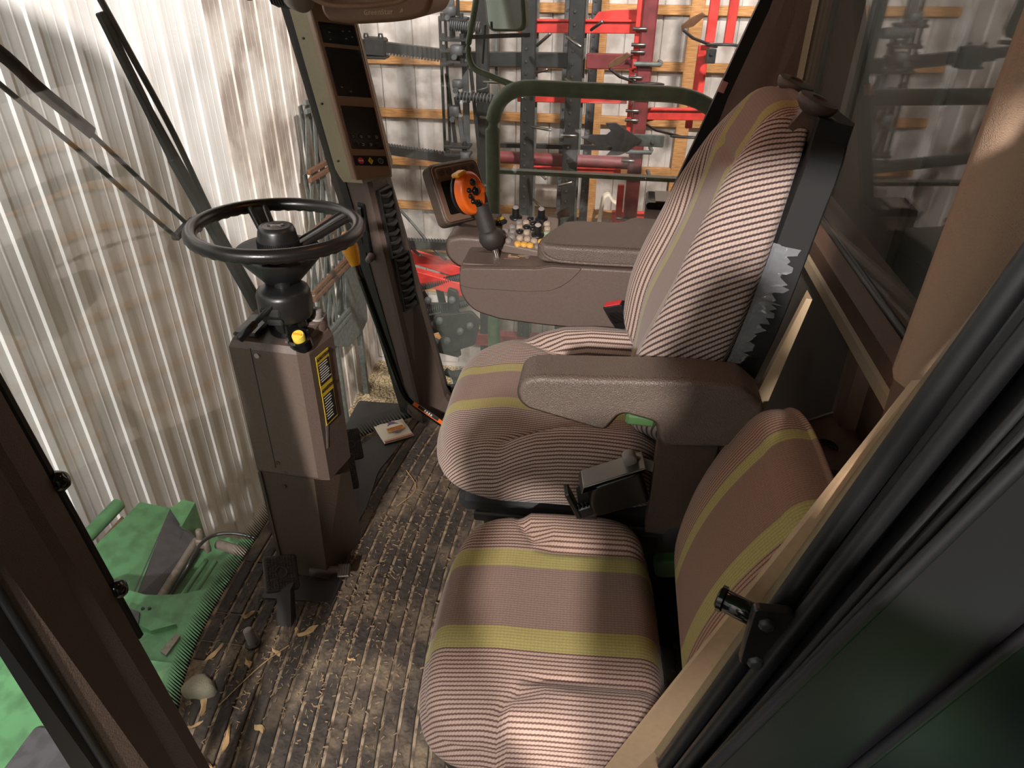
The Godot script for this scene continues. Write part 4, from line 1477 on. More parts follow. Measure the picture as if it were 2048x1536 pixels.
# ---------------------------------------------------------------- pillars
func build_pillars() -> void:
	# right-hand front pillar: the trim, its black edge seal
	var p := setting("trim_1", V(-0.55, 0, -1.93), "brown trim of the right-hand front pillar")
	var ring := func(y: float) -> Array:
		var a := -0.582 - 0.178 * y
		var m := -0.529 - 0.142 * y
		var r := -0.463 - 0.190 * y
		return [V(a, y, -1.90), V(m - 0.012, y, -1.862), V(m, y, -1.857), V(m + 0.012, y, -1.866), V(r, y, -1.935), V(r + 0.004, y, -1.96), V(r - 0.02, y, -2.03), V(a, y, -1.99)]
	var s := MB.new()
	var rr := []
	for y in [0.0, 0.05, 0.2, 0.5, 0.77, 1.2, 1.62]:
		var q: Array = ring.call(y)
		if y < 0.04:
			for i in q.size():
				q[i] = V(-0.53, 0, -1.92) + (q[i] - V(-0.53, 0, -1.92)) * V(1.25, 1, 1.15)
		rr.append(q)
	s.hull(rr)
	obj("pillar_trim", s, M.brown, p)
	s = MB.new()
	rr = []
	for y in [-0.01, 0.4, 0.8, 1.2, 1.62]:
		var a: float = -0.582 - 0.178 * y
		rr.append([V(a - 0.042, y, -1.912), V(a + 0.004, y, -1.894), V(a + 0.004, y, -1.95), V(a - 0.042, y, -1.95)])
	s.hull(rr)
	obj("edge_seal", s, M.seal_black, p)
	# vents on the face that looks at the seat
	var k0: Array = ring.call(0.0)
	var k1: Array = ring.call(1.0)
	for v in [[0.655, 0.19], [0.475, 0.165]]:
		var m: Vector3 = k0[3].lerp(k1[3], v[0])
		var r: Vector3 = k0[4].lerp(k1[4], v[0])
		var ux := (r - m).normalized()
		var uy: Vector3 = (k1[3] - k0[3]).normalized()
		var n := ux.cross(uy).normalized()
		uy = n.cross(ux)
		var xf := Transform3D(Basis(ux, uy, n), m.lerp(r, 0.52))
		var o := thing("air_vent", xf.origin, ("upper black louvred air vent on the right-hand pillar" if v[0] > 0.6 else "lower black louvred air vent on the right-hand pillar"), "air vent", "air vents on the pillar")
		var W := 0.062
		var H: float = v[1]
		s = MB.new()
		for e in [[V(-W / 2, 0, 0), V(0.008, H, 0.016)], [V(W / 2, 0, 0), V(0.008, H, 0.016)], [V(0, H / 2, 0), V(W + 0.008, 0.008, 0.016)], [V(0, -H / 2, 0), V(W + 0.008, 0.008, 0.016)]]:
			s.box(xf.translated_local(e[0]), e[1], 0.002)
		obj("frame", s, M.black, o)
		s = MB.new()
		s.box(xf.translated_local(V(0, 0, -0.0005)), V(W, H, 0.004))
		obj("backing", s, M.black_matte, o)
		for k in 7:
			s = MB.new()
			var q := []
			for j in 9:
				var t := j / 8.0
				q.append(xf * V(-W / 2 + 0.006 + (W - 0.012) * t, H * (0.5 - (k + 0.5) / 7.0) - 0.005 * sin(PI * t), 0.004 + 0.003 * sin(PI * t)))
			s.tube(q, 0.0072, 8, false, 0.4, (uy * 0.5 + n * 0.85).normalized())
			obj("louvre", s, M.black, o)
	# switch plate on the face that looks forward
	var a0: Array = [k0[0].lerp(k1[0], 0.64), k0[1].lerp(k1[1], 0.64)]
	var fx: Vector3 = (a0[1] - a0[0]).normalized()
	var fn := V(-0.25, -0.05, 1.0)
	fn = (fn - fx * fn.dot(fx)).normalized()
	if fn.z < 0:
		fn = -fn
	var sx := face(a0[0].lerp(a0[1], 0.45), fx, fn)
	sx.basis = Basis(fn, 0.0) * sx.basis
	var sw := thing("switch_plate", sx.origin, "narrow black switch plate on the side of the pillar", "switch")
	s = MB.new()
	s.box(sx.rotated_local(V(0, 0, 1), 0.0), V(0.03, 0.15, 0.012), 0.003)
	obj("plate", s, M.black_matte, sw)
	s = MB.new()
	s.box(sx.translated_local(V(0, 0.05, 0.008)), V(0.02, 0.03, 0.01), 0.003)
	obj("rocker", s, M.black_gloss, sw)
	s = MB.new()
	s.cyl(sx * V(0.012, -0.082, 0.0), sx * V(0.022, -0.086, 0.028), 0.013, 0.009, 12, 0.003)
	obj("knob", s, M.gray_plastic, sw)
	build_corner_display()
	# hand-brake lever: black tube, amber grip, striped decal
	var hb := thing("brake_lever", V(-0.45, 0.02, -1.82), "black tube lever with amber grip running down beside the pillar", "lever")
	s = MB.new()
	s.tube(bent([V(-0.694, 0.575, -1.83), V(-0.682, 0.52, -1.835), V(-0.588, 0.139, -1.835), V(-0.567, 0.096, -1.83), V(-0.42, 0.012, -1.80)], 0.035, 6), 0.0105, 12)
	obj("tube", s, M.black_gloss, hb)
	s = MB.new()
	var gx := MB.fr(V(-0.662, 0.598, -1.75), V(-0.018, 0.07, -0.01))
	s.lathe([V2(0, -0.016), V2(0.012, -0.016), V2(0.0145, -0.010), V2(0.021, 0.02), V2(0.022, 0.04), V2(0.017, 0.066), V2(0.009, 0.078), V2(0, 0.079)], gx, 20)
	obj("grip", s, M.amber, hb)
	s = MB.new()
	s.tube([V(-0.658, 0.585, -1.752), V(-0.672, 0.54, -1.80), V(-0.676, 0.51, -1.83)], 0.008, 10)
	obj("neck", s, M.black_gloss, hb)
	var d0 := V(-0.553, 0.0875, -1.8265)
	var d1 := V(-0.44, 0.0235, -1.8035)
	var dd := (d1 - d0).normalized()
	var up := V(0.2, 0.75, 0.6)
	up = (up - dd * up.dot(dd)).normalized()
	for q in [[0.02, 0.16, M.orange], [0.74, 0.88, M.orange], [0.16, 0.74, M.black_print]]:
		s = MB.new()
		s.bar(d0.lerp(d1, q[0]) + up * 0.0103, d0.lerp(d1, q[1]) + up * 0.0103, 0.012, 0.001, up)
		obj("decal", s, q[2], hb)
	s = MB.new()
	var sd := up.cross(dd)
	s.bar(d0.lerp(d1, 0.16) + up * 0.0105 + sd * -0.005, d0.lerp(d1, 0.74) + up * 0.0105 + sd * -0.005, 0.0022, 0.001, up)
	obj("decal", s, M.orange, hb)
	var lx := Transform3D(Basis(dd, up.cross(dd), up), d0.lerp(d1, 0.45) + up * 0.0112)
	lx.basis = Basis(dd, -sd if (-sd).cross(dd).dot(up) < 0 else sd, up)
	write("P A R K", lx, 0.009, M.white_print, hb)
	# right rear corner post: brown trim between side window and rear window
	p = setting("trim_2", V(0.4, 0, -2.0), "brown trim of the right-hand rear post")
	s = MB.new()
	rr = []
	for y in [0.0, 0.5, 0.72, 0.95, 1.2, 1.62]:
		var x: float = (0.205 + 0.318 * (y - 0.72)) if y > 0.7 else (0.12 + 0.12 * y)
		rr.append([V(x, y, -2.012), V(lerpf(x, 0.46, 0.3), y, -1.992), V(lerpf(x, 0.46, 0.62), y, -1.985), V(0.452, y, -1.975), V(0.462, y, -1.962), V(0.498, y, -1.955), V(0.51, y, -2.05), V(x, y, -2.05)])
	s.hull(rr)
	obj("post_trim", s, M.trim, p)
	s = MB.new()
	s.hull([[V(0.452, 0.78, -1.973), V(0.464, 0.78, -1.958), V(0.468, 0.78, -1.966), V(0.456, 0.78, -1.98)], [V(0.452, 1.62, -1.973), V(0.464, 1.62, -1.958), V(0.468, 1.62, -1.966), V(0.456, 1.62, -1.98)]])
	obj("bead", s, M.tan, p)


func build_corner_display() -> void:
	var o := thing("corner_display", V(-0.65, 0.77, -1.86), "tall tan housing with three dark readouts at the top of the pillar", "display")
	var TL := V(-0.715, 1.179, -1.80)
	var TR := V(-0.634, 1.175, -1.87)
	var BL := V(-0.656, 0.828, -1.80)
	var BR := V(-0.574, 0.812, -1.87)
	var up := (TL - BL).normalized()
	var top := up * 0.35
	var A := V(-0.81, 1.185, -1.90)
	var Ab := V(-0.742, 0.80, -1.90)
	var s := MB.new()
	s.hull([[TL + top + V(0.006, 0, -0.02), TR + top + V(0, 0, -0.006), TR + top + V(-0.03, 0, -0.09), A + top], [BL + V(0.006, 0, -0.02), BR + V(0, 0, -0.006), BR + V(-0.02, 0, -0.09), Ab], [V(-0.64, 0.787, -1.825), V(-0.577, 0.79, -1.885), V(-0.60, 0.79, -1.96), V(-0.725, 0.765, -1.90)]])
	obj("housing", s, M.tan_side, o)
	var xd := (BR - BL).normalized()
	var n := xd.cross(up).normalized()
	var W := BL.distance_to(BR)
	var H := TL.distance_to(BL)
	var f := Transform3D(Basis(xd, up, n), BL)
	s = MB.new()
	s.prism(rounded([V2(0.0, -0.028), V2(W * 0.98, -0.015), V2(W, 0.01), V2(W, H + 0.3), V2(0, H + 0.3)], 0.01), f.translated_local(V(0, 0, -0.03)), 0.036, 0.006)
	obj("front_panel", s, M.display_face, o)
	for q in [[0.86, 0.99], [0.52, 0.835], [0.155, 0.455]]:
		s = MB.new()
		s.prism(rounded([V2(W * 0.10, H * q[0]), V2(W * 0.93, H * q[0]), V2(W * 0.93, H * q[1]), V2(W * 0.10, H * q[1])], 0.003), f.translated_local(V(0, 0, 0.004)), 0.0032, 0.001)
		obj("screen", s, M.screen, o)
	# printed marks of the top and middle readouts
	for q in [[0.30, 0.93], [0.62, 0.945], [0.78, 0.95], [0.66, 0.90], [0.82, 0.915], [0.28, 0.885], [0.26, 0.58], [0.45, 0.555]]:
		s = MB.new()
		s.box(f.translated_local(V(W * q[0], H * q[1], 0.0074)), V(0.005, 0.0025, 0.0006))
		obj("mark", s, M.gray_plastic, o)
	for r in 2:
		for c in 4:
			var b := V(W * (0.21 + 0.195 * c), H * (0.245 - 0.055 * r) + 0.0, 0.0075)
			s = MB.new()
			s.lathe([V2(0, 0), V2(0.0066, 0), V2(0.0066, 0.002), V2(0.005, 0.003), V2(0, 0.003)], f.translated_local(b) * Transform3D(Basis(V(1, 0, 0), PI / 2), Vector3.ZERO), 14)
			var bt := obj("button", s, M.black, o)
			if r == 0 or c == 1 or c == 2:
				s = MB.new()
				s.tube([f * (b + V(-0.002, -0.0025, 0.0034)), f * (b + V(0.002, -0.0025, 0.0034)), f * (b + V(0.002, 0.0025, 0.0034)), f * (b + V(-0.002, 0.0025, 0.0034))], 0.0005, 4, r == 0)
				obj("mark", s, M.white_print, bt)
	s = MB.new()
	s.prism([V2(W * 0.08, H * 0.035), V2(W * 0.93, H * 0.035), V2(W * 0.93, H * 0.108), V2(W * 0.08, H * 0.108)], f.translated_local(V(0, 0, 0.004)), 0.003)
	obj("warning_strip", s, M.black, o)
	var wy := H * 0.071
	s = MB.new()
	var oc := []
	for k in 8:
		oc.append(Vector2.from_angle(PI / 8 + k * PI / 4) * 0.0085)
	s.prism(oc, f.translated_local(V(W * 0.25, wy, 0.007)), 0.0012)
	obj("stop_mark", s, M.red_print, o)
	write("STOP", f.translated_local(V(W * 0.25, wy, 0.0085)), 0.0055, M.white_print, o)
	s = MB.new()
	s.prism([V2(0, -0.0095), V2(0.0075, 0), V2(0, 0.0095), V2(-0.0075, 0)], f.translated_local(V(W * 0.5, wy, 0.007)), 0.0012)
	obj("caution_mark", s, M.sticker_yellow, o)
	write("!", f.translated_local(V(W * 0.5, wy, 0.0085)), 0.012, M.black_print, o)
	s = MB.new()
	s.lathe([V2(0.0058, 0), V2(0.0075, 0), V2(0.0075, 0.0012), V2(0.0058, 0.0012), V2(0.0058, 0)], f.translated_local(V(W * 0.76, wy, 0.007)) * Transform3D(Basis(V(1, 0, 0), PI / 2), Vector3.ZERO), 20)
	obj("info_mark", s, M.gray_plastic, o)
	write("i", f.translated_local(V(W * 0.76, wy, 0.0085)), 0.010, M.gray_plastic, o)
	for y in [0.06, 0.45, 0.86]:
		s = MB.new()
		var c: Vector3 = BL.lerp(TL, y).lerp(Ab.lerp(A, y), 0.62)
		s.cyl(c, c + V(-0.004, 0, 0.005), 0.003, -1, 8)
		obj("screw", s, M.steel, o)
	# the wide display above it
	var v := thing("overhead_display", V(-0.55, 1.2, -1.62), "broad brown display hood hanging above the corner pillar", "display")
	s = MB.new()
	s.prism(rounded([V2(-0.668, 1.215), V2(-0.655, 1.199), V2(-0.6, 1.193), V2(-0.5, 1.200), V2(-0.45, 1.207), V2(-0.418, 1.218), V2(-0.405, 1.24), V2(-0.39, 1.42), V2(-0.69, 1.42)], 0.02), Transform3D(Basis.from_euler(V(0.0, -0.08, 0)), V(0.02, -0.018, -0.08)).translated_local(V(-0.15, 0, -1.76)), 0.16, 0.012)
	obj("hood", s, M.display_face, v)
	s = MB.new()
	s.tube(curve([V(-0.645, 1.236, -1.634), V(-0.60, 1.222, -1.630), V(-0.52, 1.222, -1.626), V(-0.45, 1.232, -1.622), V(-0.42, 1.25, -1.62)], 5), 0.006, 8)
	obj("lip", s, M.display_face, v)
	write("GreenStar", Transform3D(Basis.from_euler(V(-0.15, -0.05, 0.05)), V(-0.495, 1.211, -1.614)), 0.013, M.tan, v, true)
	s = MB.new()
	s.prism([V2(0, 0), V2(0.008, 0.002), V2(0.006, 0.009)], Transform3D(Basis.from_euler(V(-0.15, -0.05, 0.05)), V(-0.449, 1.211, -1.614)), 0.001)
	obj("emblem", s, M.tan, v)
	s = MB.new()
	s.cyl(V(-0.70, 1.235, -1.68), V(-0.665, 1.232, -1.64), 0.028, 0.028, 18, 0.004)
	obj("end_cap", s, M.gray_plastic, v)
	s = MB.new()
	s.cyl(V(-0.755, 1.235, -1.72), V(-0.70, 1.235, -1.68), 0.022, -1, 14)
	var cb := obj("cable_boot", s, M.rubber, v)
	obj("boot_rib", spring_coil(V(-0.755, 1.235, -1.72), V(-0.70, 1.235, -1.68), 0.024, 6, 0.004), M.rubber, cb)


# ---------------------------------------------------------------- steering
func build_steering() -> void:
	var c := V(-0.619, 0.868, -1.245)
	var o := thing("steering_wheel", V(-0.62, 0.76, -1.22), "black three-spoke steering wheel on the brown column", "steering wheel")
	var up := V(0.03, 1, -0.025).normalized()
	var f := MB.fr(c, up)
	var R := 0.155
	var s := MB.new()
	var rows := []
	var m := 120
	for i in m + 1:
		var a := TAU * i / m
		var ring := []
		for k in 15:
			var b := TAU * k / 14.0
			var wave := 0.0
			if sin(b) < -0.2:
				wave = 0.0011 * sin(a * 44.0)
			var rr := 0.0128 + wave
			ring.append(f * V((R + cos(b) * rr) * cos(a), sin(b) * rr * 1.05, (R + cos(b) * rr) * sin(a)))
		rows.append(ring)
	var nrm_rows := rows
	# normals come from the ring's own centre line
	for i in m:
		for k in 14:
			var P := func(ii: int, kk: int) -> Vector3: return nrm_rows[ii][kk]
			var N := func(ii: int, kk: int) -> Vector3:
				var a := TAU * ii / m
				return (nrm_rows[ii][kk] - f * V(R * cos(a), 0, R * sin(a))).normalized()
			s.tri(P.call(i, k), P.call(i, k + 1), P.call(i + 1, k + 1), N.call(i, k), N.call(i, k + 1), N.call(i + 1, k + 1))
			s.tri(P.call(i, k), P.call(i + 1, k + 1), P.call(i + 1, k), N.call(i, k), N.call(i + 1, k + 1), N.call(i + 1, k))
	obj("rim", s, M.wheel_black, o)
	# spokes
	for wdir in [V(-0.62, 0, -0.78), V(0.70, 0, -0.72), V(0.1, 0, 1.0)]:
		var d: Vector3 = wdir.normalized()
		d = (d - up * d.dot(up)).normalized()
		s = MB.new()
		var path := curve([c + d * 0.155 + up * 0.0, c + d * 0.135 - up * 0.004, c + d * 0.09 - up * 0.022, c + d * 0.03 - up * 0.045], 5)
		var side := up.cross(d).normalized()
		for q in [-0.013, 0.013]:
			var pp := []
			for i in path.size():
				pp.append(path[i] + side * q * (1.25 - 0.5 * i / path.size()))
			s.tube(pp, 0.0075, 8)
		s.tube(path, 0.016, 10, false, 0.35, up)
		obj("spoke", s, M.wheel_black, o)
	# hub cap with its emblem
	s = MB.new()
	s.lathe([V2(0, -0.05), V2(0.0385, -0.05), V2(0.039, -0.022), V2(0.037, -0.014), V2(0.0355, -0.004), V2(0.032, 0.004), V2(0.027, 0.0055), V2(0.0265, 0.0035), V2(0, 0.0035)], f, 40)
	for k in 64:
		var a := TAU * k / 64
		s.box(f * Transform3D(Basis(V(0, 1, 0), -a), V(cos(a) * 0.0392, -0.036, sin(a) * 0.0392)), V(0.0022, 0.028, 0.0016))
	obj("hub_cap", s, M.black, o)
	s = MB.new()
	s.lathe([V2(0, 0), V2(0.0265, 0), V2(0.0265, 0.0014), V2(0, 0.0018)], f.translated_local(V(0, 0.0035, 0)), 32)
	var em := obj("emblem", s, M.black_gloss, o)
	s = MB.new()
	# a leaping stag, seen from above the wheel
	var stag := [V2(-0.016, -0.002), V2(-0.010, 0.003), V2(-0.002, 0.003), V2(0.005, 0.006), V2(0.007, 0.011), V2(0.010, 0.013), V2(0.009, 0.009), V2(0.015, 0.007), V2(0.010, 0.004), V2(0.008, 0.0), V2(0.013, -0.003), V2(0.017, -0.001), V2(0.012, -0.006), V2(0.005, -0.003), V2(-0.004, -0.003), V2(-0.009, -0.004), V2(-0.013, -0.010), V2(-0.011, -0.004)]
	s.prism(stag, f.translated_local(V(0, 0.0053, 0)) * Transform3D(Basis(V(1, 0, 0), V(0, 0, -1), V(0, 1, 0)), Vector3.ZERO), 0.0008)
	obj("stag", s, M.steel, em)
	s = MB.new()
	s.lathe([V2(0, -0.115), V2(0.030, -0.115), V2(0.036, -0.108), V2(0.083, -0.050), V2(0.083, -0.045), V2(0.03, -0.038), V2(0, -0.038)], MB.fr(c, V(0.06, 1, 0.02)), 36)
	obj("hub_cone", s, M.black, o)

	# column: tower, collar, boot, levers, caps, decals
	var t := thing("steering_column", V(-0.63, 0, -1.2), "brown steering column tower with yellow caution decals", "steering column")
	s = MB.new()
	var ax := V(-0.612, 0, -1.213)
	s.cyl(ax + V(0, 0.745, -0.005), ax + V(0, 0.79, -0.006), 0.017, -1, 18)
	s.lathe([V2(0, 0.70), V2(0.050, 0.70), V2(0.0525, 0.706), V2(0.0525, 0.748), V2(0.049, 0.757), V2(0.043, 0.760), V2(0, 0.761)], Transform3D(Basis(), ax), 36)
	obj("collar", s, M.black, t)
	s = MB.new()
	s.lathe([V2(0, 0.64), V2(0.0375, 0.64), V2(0.0395, 0.66), V2(0.0385, 0.70), V2(0, 0.70)], Transform3D(Basis(), ax), 32)
	obj("tilt_boot", s, M.black_gloss, t)
	s = MB.new()
	s.bx(V(-0.640, 0.718, -1.166), V(-0.600, 0.735, -1.158), 0.003)
	s.bx(V(-0.628, 0.702, -1.163), V(-0.596, 0.715, -1.155), 0.003)
	obj("lever_slot", s, M.black_matte, t)
	# turn-signal stalk that points at the door
	s = MB.new()
	var p0 := V(-0.615, 0.742, -1.165)
	var p1 := V(-0.664, 0.695, -1.105)
	s.cyl(p0, p1, 0.0055, -1, 10)
	s.cyl(p0.lerp(p1, 0.48), p1, 0.0075, 0.0088, 12, 0.003)
	var st := obj("stalk", s, M.black, t)
	# tower: upper shroud
	s = MB.new()
	var sec := func(y: float, k: float) -> Array:
		return [V(-0.712, y, -1.145 - k), V(-0.572 + k, y - 0.006, -1.143 - k), V(-0.553, y - 0.012, -1.158), V(-0.535, y - 0.012, -1.245), V(-0.56, y, -1.275), V(-0.70, y + 0.02, -1.255), V(-0.712, y + 0.01, -1.235)]
	var rings := []
	for q in [[0.335, 0.006, 0.0], [0.345, 0.0, 0.0], [0.50, 0.0, 0.0], [0.655, 0.0, 0.0]]:
		rings.append(sec.call(q[0], q[1]))
	var topr := []
	for q in rings[-1]:
		topr.append(V(-0.625, 0.668, -1.205) + (q - V(-0.625, 0.655, -1.205)) * V(0.93, 1.0, 0.88))
	rings.append(topr)
	s.hull(rings)
	# shoulder that carries the caps
	s.hull([[V(-0.592, 0.625, -1.155), V(-0.560, 0.625, -1.170), V(-0.548, 0.635, -1.252), V(-0.58, 0.64, -1.27)], [V(-0.60, 0.668, -1.16), V(-0.562, 0.664, -1.174), V(-0.548, 0.685, -1.26), V(-0.59, 0.685, -1.27)]])
	obj("upper_shroud", s, M.brown, t)
	s = MB.new()
	s.bx(V(-0.668, 0.355, -1.1462), V(-0.6655, 0.655, -1.1442))
	obj("seam", s, M.black_print, t)
	s = MB.new()
	s.bx(V(-0.705, 0.672, -1.25), V(-0.655, 0.682, -1.155), 0.004)
	obj("top_cover", s, M.black, t)
	s = MB.new()
	rings = [[V(-0.715, 0.0, -1.165), V(-0.60, 0.0, -1.158), V(-0.565, 0.0, -1.30), V(-0.70, 0.0, -1.32)], [V(-0.713, 0.05, -1.16), V(-0.597, 0.045, -1.153), V(-0.56, 0.04, -1.30), V(-0.70, 0.05, -1.32)], [V(-0.707, 0.337, -1.15), V(-0.585, 0.330, -1.148), V(-0.542, 0.40, -1.245), V(-0.60, 0.42, -1.27), V(-0.70, 0.38, -1.27)].slice(0, 2) + [V(-0.543, 0.36, -1.245), V(-0.70, 0.36, -1.265)]]
	s.hull(rings)
	s.hull([[V(-0.72, 0.0, -1.158), V(-0.712, 0.0, -1.158), V(-0.712, 0.0, -1.30), V(-0.72, 0.0, -1.30)], [V(-0.713, 0.337, -1.146), V(-0.706, 0.337, -1.146), V(-0.706, 0.337, -1.25), V(-0.713, 0.337, -1.25)]])
	obj("lower_shroud", s, M.brown_dark, t)
	for p in [V(-0.655, 0.64, -1.143), V(-0.66, 0.37, -1.145), V(-0.645, 0.345, -1.146), V(-0.66, 0.30, -1.149)]:
		s = MB.new()
		s.lathe([V2(0, 0), V2(0.006, 0), V2(0.005, 0.002), V2(0.002, 0.0022), V2(0, 0.001)], MB.fr(p, V(0, 0, 1)), 14)
		obj("screw", s, M.pale_plastic if p.y > 0.6 else M.brown_dark, t)
	# yellow knob in a black ring, gray cap on its neck
	var kx := MB.fr(V(-0.572, 0.656, -1.172), V(0.05, 0.85, 0.38))
	s = MB.new()
	s.lathe([V2(0, 0), V2(0.0235, 0), V2(0.0235, 0.026), V2(0.020, 0.028), V2(0.0165, 0.024), V2(0.0165, 0.012), V2(0, 0.012)], kx, 28)
	obj("knob_ring", s, M.black_gloss, t)
	s = MB.new()
	s.lathe([V2(0, 0.01), V2(0.0125, 0.01), V2(0.0125, 0.030), V2(0.0110, 0.033), V2(0, 0.0335)], kx, 24)
	obj("knob", s, M.yellow, t)
	s = MB.new()
	s.bar(kx * V(-0.009, 0.034, 0), kx * V(0.009, 0.034, 0.001), 0.003, 0.002, kx.basis.y)
	obj("knob_ridge", s, M.amber, t)
	var cx := MB.fr(V(-0.570, 0.655, -1.238), V(0.16, 0.9, -0.1))
	s = MB.new()
	s.lathe([V2(0, 0), V2(0.024, 0), V2(0.022, 0.018), V2(0.015, 0.026), V2(0, 0.026)], cx, 24)
	obj("cap_neck", s, M.brown, t)
	s = MB.new()
	s.lathe([V2(0, 0.022), V2(0.0155, 0.022), V2(0.0158, 0.030), V2(0, 0.030)], cx, 24)
	obj("cap_collar", s, M.pale_plastic, t)
	s = MB.new()
	s.lathe([V2(0, 0.03), V2(0.0128, 0.03), V2(0.0115, 0.046), V2(0.010, 0.048), V2(0, 0.048)], cx, 20)
	obj("cap", s, M.gray_plastic, t)
	# caution decals on the side that looks at the seat
	var side0 := V(-0.553, 0, -1.158)
	var side1 := V(-0.535, 0, -1.245)
	var sxd := (side1 - side0).normalized()
	var sn := V(-sxd.z, 0, sxd.x)
	if sn.x < 0:
		sn = -sn
	for q in [[0.604, 0.072, 0.046, 8], [0.520, 0.096, 0.044, 9]]:
		var fx := Transform3D(Basis(-sxd if Vector3.UP.cross(sn).dot(sxd) < 0 else sxd, V(0, 1, 0), sn), V(side0.x, q[0] - 0.012, side0.z) + sxd * 0.038 + sn * 0.0022)
		var L: float = q[1]
		var w: float = q[2]
		s = MB.new()
		s.box(fx, V(w, L, 0.001))
		var dc := obj("caution_decal", s, M.sticker_yellow, t)
		s = MB.new()
		s.box(fx.translated_local(V(0, -L * 0.11, 0.0007)), V(w * 0.88, L * 0.70, 0.0006))
		var dx := obj("text_field", s, M.black_print, dc)
		s = MB.new()
		var rng := RandomNumberGenerator.new()
		rng.seed = int(L * 1000)
		for r in int(q[3]):
			var len := w * rng.randf_range(0.45, 0.78)
			s.box(fx.translated_local(V(-w * 0.40 + len / 2 + (0.002 if r % 3 else 0.0), L * 0.19 - r * L * 0.62 / q[3], 0.0012)), V(len, 0.0016, 0.0005))
		obj("printed_lines", s, M.white_print, dc)
		write("CAUTION", fx.translated_local(V(w * 0.08, L * 0.38, 0.0008)), 0.0105, M.black_print, t)
		s = MB.new()
		s.prism([V2(-0.004, -0.003), V2(0.004, -0.003), V2(0, 0.004)], fx.translated_local(V(-w * 0.40, L * 0.38, 0.0006)), 0.0006)
		obj("warning_triangle", s, M.black_print, dc)
	# scuffs
	s = MB.new()
	s.hull([[V(-0.549, 0.475, -1.175), V(-0.547, 0.475, -1.185), V(-0.550, 0.405, -1.17), V(-0.5515, 0.405, -1.164)], [V(-0.5485, 0.475, -1.175), V(-0.5465, 0.475, -1.185), V(-0.5495, 0.405, -1.17), V(-0.551, 0.405, -1.164)]])
	obj("worn_patch", s, M.gray_plastic, t)
	build_pedals()


func pedal(called: String, label: String, c: Vector3, x: Vector3, n: Vector3, w: float, h: float, group: String, ring := true) -> Node3D:
	# rubber pad with rows of small studs
	var o := thing(called, c, label, "pedal", group)
	var f := face(c, x, n)
	var s := MB.new()
	s.prism(rounded(rect(w, h), 0.008), f.translated_local(V(0, 0, -0.014)), 0.014, 0.003)
	obj("pad", s, M.rubber, o)
	s = MB.new()
	var nx := int(w / 0.007)
	var ny := int(h / 0.007)
	for i in nx:
		for j in ny:
			var p := V((i - (nx - 1) / 2.0) * w * 0.88 / nx, (j - (ny - 1) / 2.0) * h * 0.9 / ny, 0)
			if ring and Vector2(p.x, p.y).length() < minf(w, h) * 0.22:
				continue
			s.box(f.translated_local(p), V(0.0042, 0.0042, 0.004), 0.001)
	var st := obj("studs", s, M.rubber, o)
	stuff(st)
	if ring:
		s = MB.new()
		var r := minf(w, h) * 0.2
		s.lathe([V2(r * 0.7, 0), V2(r, 0), V2(r, 0.002), V2(r * 0.85, 0.003), V2(r * 0.7, 0.002), V2(r * 0.7, 0)], f * Transform3D(Basis(V(1, 0, 0), PI / 2), Vector3.ZERO), 24)
		obj("pad_ring", s, M.rubber, o)
	return o


func build_pedals() -> void:
	var o := pedal("brake_pedal", "upper of the two linked rubber brake pedals right of the steering column", V(-0.668, 0.100, -1.575), V(0.60, 0.0, -0.30), V(0.50, 0.62, 0.55), 0.060, 0.092, "brake pedals", true)
	var s := MB.new()
	s.bar(V(-0.685, 0.08, -1.60), V(-0.71, -0.0, -1.66), 0.02, 0.012)
	obj("arm", s, M.black, o)
	o = pedal("brake_pedal", "lower of the two linked rubber brake pedals right of the steering column", V(-0.650, 0.085, -1.468), V(0.60, 0.0, -0.30), V(0.50, 0.62, 0.55), 0.060, 0.100, "brake pedals", true)
	s = MB.new()
	s.bar(V(-0.665, 0.07, -1.50), V(-0.69, -0.0, -1.54), 0.02, 0.012)
	obj("arm", s, M.black, o)
	o = pedal("tilt_pedal", "single square rubber pedal left of the steering column", V(-0.668, 0.105, -1.075), V(0.8, 0.05, -0.35), V(0.4, 0.85, 0.25), 0.075, 0.085, "", true)
	s = MB.new()
	s.hull([[V(-0.665, 0.09, -1.04), V(-0.635, 0.09, -1.04), V(-0.635, 0.09, -1.06), V(-0.665, 0.09, -1.06)], [V(-0.672, 0.0, -1.01), V(-0.635, 0.0, -1.01), V(-0.635, 0.0, -1.04), V(-0.672, 0.0, -1.04)]])
	obj("arm", s, M.rubber, o)
	# small foot latch with a ribbed metal pad at the foot of the column
	o = thing("foot_latch", V(-0.60, 0.01, -1.155), "small foot latch with ribbed metal pad at the base of the column", "latch")
	s = MB.new()
	s.cyl(V(-0.64, 0.03, -1.15), V(-0.572, 0.032, -1.168), 0.012, 0.009, 12, 0.003)
	obj("arm", s, M.brown_dark, o)
	s = MB.new()
	s.box(Transform3D(Basis.from_euler(V(0.35, 0.2, 0)), V(-0.558, 0.034, -1.163)), V(0.03, 0.008, 0.032), 0.002)
	for k in 5:
		s.box(Transform3D(Basis.from_euler(V(0.35, 0.2, 0)), V(-0.558, 0.034, -1.163)).translated_local(V(-0.012 + k * 0.006, 0.005, 0)), V(0.0025, 0.003, 0.03))
	obj("pad", s, M.steel, o)
	# foot switch
	o = thing("foot_switch", V(-0.70, 0, -0.955), "small round foot switch standing on the mat below the single pedal", "switch")
	s = MB.new()
	s.cyl(V(-0.70, 0.0, -0.955), V(-0.708, 0.045, -0.958), 0.012, 0.0105, 14, 0.003)
	obj("button", s, M.gray_plastic, o)
	s = MB.new()
	s.cyl(V(-0.70, 0.0, -0.955), V(-0.701, 0.008, -0.955), 0.018, -1, 16, 0.002)
	obj("collar", s, M.rubber, o)


